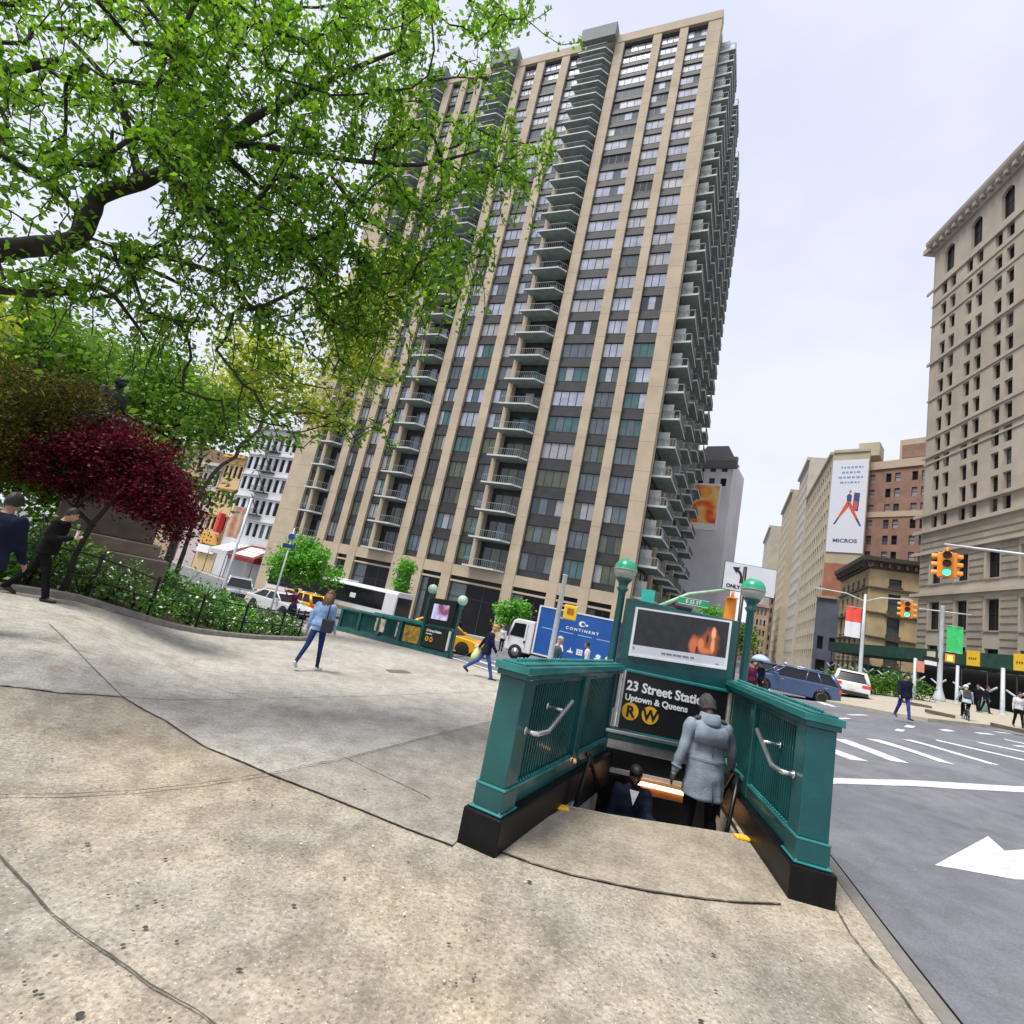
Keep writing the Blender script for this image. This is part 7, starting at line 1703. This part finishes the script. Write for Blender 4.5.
# ---- generic tree: crown of clumps round real limbs
def tree(name, label, x, y, h, crown, m, lsize, n_clump, per, seed, group=None, bark=M_BARKG, z=None, tr=.16, low=.3, cl=.35, trunk_lean=(0,0)):
    """crown: list of (dx, dy, z, rx, ry, rz) ellipsoids"""
    rnd = random.Random(seed); z0 = g(x,y)-.15 if z is None else z; t = thing(name, label, 'tree', (x,y,z0), 0, group); b = Vector((x,y,z0))
    s = Skel(seed); top = Vector((trunk_lean[0],trunk_lean[1],h*low)); s.chain([b, b+top*.5+Vector((.03,0,0)), b+top], [tr, tr*.85, tr*.7]); T = []
    vol = [q[3]*q[4]*q[5] for q in crown]; tot = sum(vol)
    for q, v in zip(crown, vol):
        for _ in range(max(3, int(n_clump*v/tot))):
            while True:
                a = Vector((rnd.uniform(-1,1), rnd.uniform(-1,1), rnd.uniform(-1,1)))
                if .25 < a.length < 1: break
            f = (.8+.35*noise.noise(a*2.1+Vector((seed,0,0)))); T.append(b+Vector((q[0]+a.x*q[3]*f, q[1]+a.y*q[4]*f, q[2]+a.z*q[5]*f)))
    tips = s.grow(T, b+top, .5, .14, .02)
    s.mesh('trunk', bark, t, b, .012*tr/.16, .45, tr, 5)
    C = []
    for path, L in tips:
        e = path[-1]; n_ = int(per*rnd.uniform(.6,1.4))
        for _ in range(n_): C.append((e.x+rnd.gauss(0,cl), e.y+rnd.gauss(0,cl), e.z+rnd.gauss(0,cl*.7)))
        for _ in range(n_//4): q = path[rnd.randrange(len(path)//2, len(path))]; C.append((q.x+rnd.gauss(0,cl*.6), q.y+rnd.gauss(0,cl*.6), q.z+rnd.gauss(0,cl*.5)))
    leaf_mesh('crown', C, lsize, m, t, b, seed, .3); return t
# park trees behind the bed
x, y = azD(-32.5,22); tree('park_tree', 'tall yellow green park tree hanging before the left side of the tower', x, y, 14, [(2.6,.6,8.9,2.2,2,1.5),(.8,0,9.4,2.0,2,1.6),(4.4,1.0,10.6,1.6,1.6,1.6),(3.4,.8,12.6,2.0,2,1.8),(4.6,1.2,14.6,1.6,1.6,1.6)], LF_YEL, .2, 130, 52, 31, None, M_BARKG, None, .16, .22, .5)
x, y = azD(-37,24); tree('park_tree', 'mid green park tree above the dark red maple and statue', x, y, 11, [(0,0,7.0,3.4,3,2.0),(2.6,0,6.6,2.2,2,1.4),(-2,0,8.0,3,3,2.4)], LF_MID, .2, 150, 60, 32, None, M_BARK, None, .2, .25, .5)
x, y = azD(-47,22); tree('park_tree', 'dense green park tree at the far left behind the maple', x, y, 9, [(0,0,4.6,3.6,3,3.6),(2.6,1,3.0,2.2,2,2.2)], LF_MID, .24, 190, 60, 33, None, M_BARK, None, .2, .2, .5)
x, y = azD(-55,19); tree('park_tree', 'yellow tinged park tree at the extreme left edge', x, y, 9, [(0,0,5.2,3.0,3,3.4)], LF_YEL, .24, 90, 60, 34, None, M_BARK, None, .2, .2, .5)
x, y = azD(-44,34); tree('park_tree', 'big green tree farthest back in the park at left', x, y, 15, [(0,0,6,6,5,6),(5,0,5,4,4,4.4)], LF_MID, .34, 240, 60, 35, None, M_BARK, None, .25, .2, .8)
x, y = azD(-31.5,30); tree('park_tree', 'pale green small tree over the pink and yellow houses', x, y, 11, [(0,0,10.6,2.2,2.4,1.6),(-2.5,0,9.2,2.4,2,1.8)], LF_YEL, .22, 80, 50, 36, None, M_BARKG, None, .12, .35, .5)
# maple
x, y = azD(-39.0,13.2); tree('red_maple', 'dark red japanese maple spreading before the stone pedestal', x, y, 3.6, [(.1,0,2.95,1.4,1.2,1.0),(1.2,-.1,2.45,.95,.9,.85),(1.75,-.1,2.0,.6,.6,.55),(-.7,.1,2.6,.9,1.0,.8)], LF_RED, .07, 300, 85, 41, None, M_BARK, None, .07, .25, .17)
x, y = azD(-46.5,14.2); tree('bronze_maple', 'bronze brown maple left of the dark red one', x, y, 4.2, [(0,0,3.0,1.9,1.5,1.3),(.9,0,3.9,1.1,1,.7)], LF_OLIVE, .075, 210, 75, 42, None, M_BARK, None, .07, .25, .2)
# street trees on the far pavement
x, y = azD(-20.7,45); tree('street_tree', 'bright green street tree left of the coach before the tower', x, y, 8, [(0,0,4.0,2.4,2.2,2.0),(1.6,0,3.2,1.8,1.6,1.3),(-1.5,0,3.6,1.6,1.6,1.5),(-.4,0,5.6,1.3,1.2,1.0)], LF_STREET, .30, 95, 45, 51, 'street trees before the tower', M_BARKG, None, .12, .3, .4)
x, y = azD(-10.2,50); tree('street_tree', 'thin bright green street tree above the right end of the coach', x, y, 6, [(0,0,5.6,1.0,1.0,1.3),(-.3,0,3.9,.9,.9,.9)], LF_STREET, .28, 34, 36, 52, 'street trees before the tower', M_BARKG, None, .09, .45, .3)
x, y = azD(2.4,48); tree('street_tree', 'low bright green street tree behind the truck cab', x, y, 5, [(0,0,3.4,1.8,1.4,1.2),(.9,0,2.6,1.0,1,.9),(-.8,0,2.4,.9,.9,1.0)], LF_STREET, .28, 60, 40, 53, 'street trees before the tower', M_BARKG, None, .09, .35, .35)
x, y = azD(22.4,40); tree('street_tree', 'bright green tree behind the street name mast', x, y, 6, [(0,0,3.3,1.5,1.4,1.3),(.7,0,4.3,.9,.9,.9)], LF_STREET, .26, 60, 40, 54, 'street trees before the tower', M_BARKG, None, .09, .35, .35)
x, y = azD(26.6,60); tree('street_tree', 'small dark green tree down the street left of the right globe lamp post', x, y, 6, [(0,0,3.6,1.8,1.6,1.8)], LF_MID, .3, 40, 40, 55, 'street trees before the tower', M_BARKG, None, .1, .3, .4)
# ---- shrubs as clumps
def shrub(name, label, cat, spots, m, lsize, per, seed, group=None, stems=True, fl=None):
    rnd = random.Random(seed); x0, y0 = spots[0][0], spots[0][1]; t = thing(name, label, cat, (x0,y0,g(x0,y0)), 0, group); off = (x0,y0,g(x0,y0)); C = []; F = []
    sm = MB()
    for x, y, rx, rz in spots:
        z0 = g(x,y)
        for k in range(7): a = rnd.uniform(0,6.28); e = (x+rx*.7*math.cos(a)-off[0], y+rx*.7*math.sin(a)-off[1], z0+rz*rnd.uniform(.7,1.3)-off[2]); sm.tube([(x-off[0],y-off[1],z0-.02-off[2]), e], [.018,.006], 4)
        for _ in range(per):
            a, b = rnd.uniform(0,6.28), rnd.random()**.5; u_ = rnd.random(); hgt = rz*(1.55*u_*(1-.45*b)); f = .85+.3*noise.noise(Vector((x*3,a*1.3,u_*3+seed)))
            C.append((x+rx*b*f*math.cos(a), y+rx*b*f*math.sin(a), z0+.04+hgt*f))
            if fl and rnd.random() < fl: F.append((x+rx*1.02*b*math.cos(a), y+rx*1.02*b*math.sin(a), z0+.10+hgt*f*1.02))
    sm.build('stem', M_BARK, t); leaf_mesh('foliage', C, lsize, m, t, off, seed, .45)
    if F: leaf_mesh('blossom', F, lsize*.9, mat('blossom_white', (.75,.76,.70), .7), t, off, seed+1, .8, 1.1)
    return t
# planted bed edge and its content
BED = [(-11.5,7.6),(-8.63,9.36),(-8.04,9.72),(-7.45,10.5),(-7.30,11.6),(-7.22,12.89),(-6.74,14.75),(-5.93,17.18),(-6.0,18.4),(-7.2,20.2),(-9.5,22.5),(-14,25.5),(-24,27),(-24,9),(-15,6.3)]
v, f = drape(BED, .02, 1.0); setkind(MB().add(v, f, 0, True).build('soil', mat('bed_mulch', (.05,.028,.018), .95, var=.5, scale=5, bump=.6, bscale=25)), 'structure')
mb = MB(); E_ = BED[:10]
vs = []; fs = []; PP = []
for a, b in zip(E_, E_[1:]):
    n_ = max(1, int(math.hypot(b[0]-a[0], b[1]-a[1])/.3)); PP += [(a[0]+(b[0]-a[0])*i/n_, a[1]+(b[1]-a[1])*i/n_) for i in range(n_)]
PP.append(E_[-1]); prof_ = [(-.07,0),(.07,0),(.07,.11),(.055,.13),(-.055,.13),(-.07,.11)]
def sweep(mb, PP, prof, m=0):
    n = len(prof); vs = []; fs = []
    for i, p in enumerate(PP):
        q, r_ = PP[max(i-1,0)], PP[min(i+1,len(PP)-1)]; d = Vector((r_[0]-q[0], r_[1]-q[1])).normalized(); nx, ny = -d.y, d.x
        for a, z in prof: vs.append((p[0]+nx*a, p[1]+ny*a, g(*p)+z))
    for i in range(len(PP)-1):
        for j in range(n): j2 = (j+1)%n; fs.append((i*n+j, i*n+j2, (i+1)*n+j2, (i+1)*n+j))
    mb.add(vs, fs, m)
sweep(mb, PP, prof_); setkind(fix_normals(mb.build('bed_kerb', mat('bed_kerb_stone', (.22,.21,.19), .85, var=.25, scale=6))), 'structure')
# low fence of two rails
fc = thing('bed_fence', 'low black two rail fence round the planted bed', 'fence', (PP[3][0],PP[3][1],g(*PP[3]))); fo = (PP[3][0],PP[3][1],g(*PP[3]))
def inset(i, d_=.35):
    p = PP[i]; q, r_ = PP[max(i-1,0)], PP[min(i+1,len(PP)-1)]; d = Vector((r_[0]-q[0], r_[1]-q[1])).normalized(); return (p[0]-d.y*d_, p[1]+d.x*d_)
IN = [inset(i) for i in range(len(PP))]
if Vector(IN[8]).length < Vector(PP[8]).length: IN = [inset(i,-.35) for i in range(len(PP))]
for zr_ in (.86,.42): 
    m = MB(); m.tube([(p[0]-fo[0],p[1]-fo[1],g(*p)+zr_-fo[2]) for p in IN], .018, 6); m.build('rail', M_BLACK, fc)
acc = 0
for i in range(0, len(IN), 5):
    p = IN[i]; m = MB(); m.box(p[0]-.022-fo[0],p[0]+.022-fo[0],p[1]-.022-fo[1],p[1]+.022-fo[1],g(*p)-fo[2],g(*p)+.95-fo[2]); m.build('post', M_BLACK, fc)
rb = random.Random(9); rows_ = {}
def inbed(x, y, pad=.55):
    return in_poly(x, y, BED) and min(math.hypot(x-p[0], y-p[1]) for p in PP) > pad
spots = []
for _ in range(4000):
    x, y = rb.uniform(-14,-5.8), rb.uniform(7.5,20)
    if inbed(x, y) and all(math.hypot(x-a, y-b) > .62 for a, b in spots) and min(math.hypot(x-p[0], y-p[1]) for p in PP) < 3.2: spots.append((x,y))
spots.sort(key=lambda p: p[1]-p[0]*.2)
names_ = ['white flowering low shrub at the left end of the planted bed','white flowering low shrub under the red maple','white flowering low shrub behind the black fence in the middle of the bed','white flowering low shrub at the right end of the bed by the woman in denim']
cl_ = [[],[],[],[]]
for s_ in spots:
    a = math.degrees(math.atan2(s_[0], s_[1])); k = 0 if a < -44 else 1 if a < -36 else 2 if a < -28 else 3
    cl_[k].append(s_)
for k, c_ in enumerate(cl_):
    for i, (x, y) in enumerate(c_):
        dd = min(math.hypot(x-p[0], y-p[1]) for p in PP); hh = .42+.16*min(dd,3)+rb.uniform(-.06,.1)
        shrub('flowering_shrub', 'low leafy shrub with small white blossoms in the fenced bed', 'shrub', [(x,y,.50,hh)], LF_SHRUB, .085, 320, 100+k*50+i, 'white flowering shrubs of the fenced bed', True, .05)
for az, D, r_, hz, lb, m_ in ((-31.5,19.5,1.3,1.1,'broad bright green shrub at the back of the bed below the yellow house',LF_STREET),(-28.0,19.0,1.1,.95,'rounded bright green shrub at the back of the bed near the shop awnings',LF_STREET),(-35.0,20.5,1.2,1.2,'leafy green shrub at the back of the bed beside the pedestal',LF_SHRUB),(-43.5,16,1.3,1.3,'dark green shrub behind the striding person in black',LF_SHRUB),(-48.5,13.5,1.2,1.2,'dark green shrub between the two dark clothed people at left',LF_SHRUB)):
    x, y = azD(az, D); shrub('bed_shrub', lb, 'shrub', [(x,y,r_,hz),(x+r_*.7,y+.3,r_*.7,hz*.8),(x-r_*.6,y+.2,r_*.7,hz*.85)], m_, .13, 420, int(D*10), None)
# hedge islands on the avenue
for az, D, n_, lb in ((34.0,48,3,'low hedge bed left of the red banner lamp on the avenue'),(37.2,47,4,'low hedge bed right of the red banner lamp before the ochre house')):
    sp_ = [(azD(az+i*1.0,D)[0], azD(az+i*1.0,D)[1], 1.15+.2*(i%2), 1.25+.2*((i*7)%3)) for i in range(n_)]; shrub('hedge', lb, 'hedge', sp_, LF_HEDGE, .17, 950, 300+int(D), None)
# ---- bronze statue on its stone pedestal in the park
sx_, sy_ = azD(-37.6,17.5); sz = g(sx_,sy_)
pd = thing('stone_pedestal', 'brown stone pedestal with stepped base behind the dark red maple', 'pedestal', (sx_,sy_,sz), R(38)); M_PED = mat('pedestal_stone', (.10,.075,.06), .85, var=.25, scale=2.5, bump=.3); M_PEDL = mat('pedestal_light', (.17,.13,.10), .85, var=.2, scale=3)
MB().box(-1.5,1.5,-1.3,1.3,-.3,.75).box(-1.25,1.25,-1.1,1.1,.75,1.1).build('stepped_base', M_PEDL, pd, .03); MB().box(-1.05,1.05,-.9,.9,1.1,2.95).build('shaft', M_PED, pd, .04); MB().box(-1.2,1.2,-1.05,1.05,2.95,3.2).box(-1.1,1.1,-.95,.95,3.2,3.35).build('cap_stone', M_PED, pd, .03)
M_BRZ = mat('dark_bronze', (.025,.032,.034), .45, var=.4, scale=4, metal=.6)
px_, py_ = azD(-40.6,17.3)
q = person('x', px_, py_, R(-100), dict(thL=82,thR=78,knL=80,knR=84,shL=14,shR=20,elL=60,elR=40,lean=4), M_BRZ, M_BRZ, M_BRZ, M_BRZ, M_BRZ, 'short', 2.5, .022, z=sz+3.35, build=1.15, face=False)
st_ = q['root']; st_.name = 'seated_statue'; st_['label'] = 'dark bronze seated statue rising above the red maple'; st_['category'] = 'statue'
m = MB(); pz_ = q['pel']; m.box(-.5,.5,-.45,.25,.0,pz_.z-.14); m.box(-.5,.5,-.5,-.38,pz_.z-.14,pz_.z+.75); m.build('chair', M_BRZ, st_, .04)
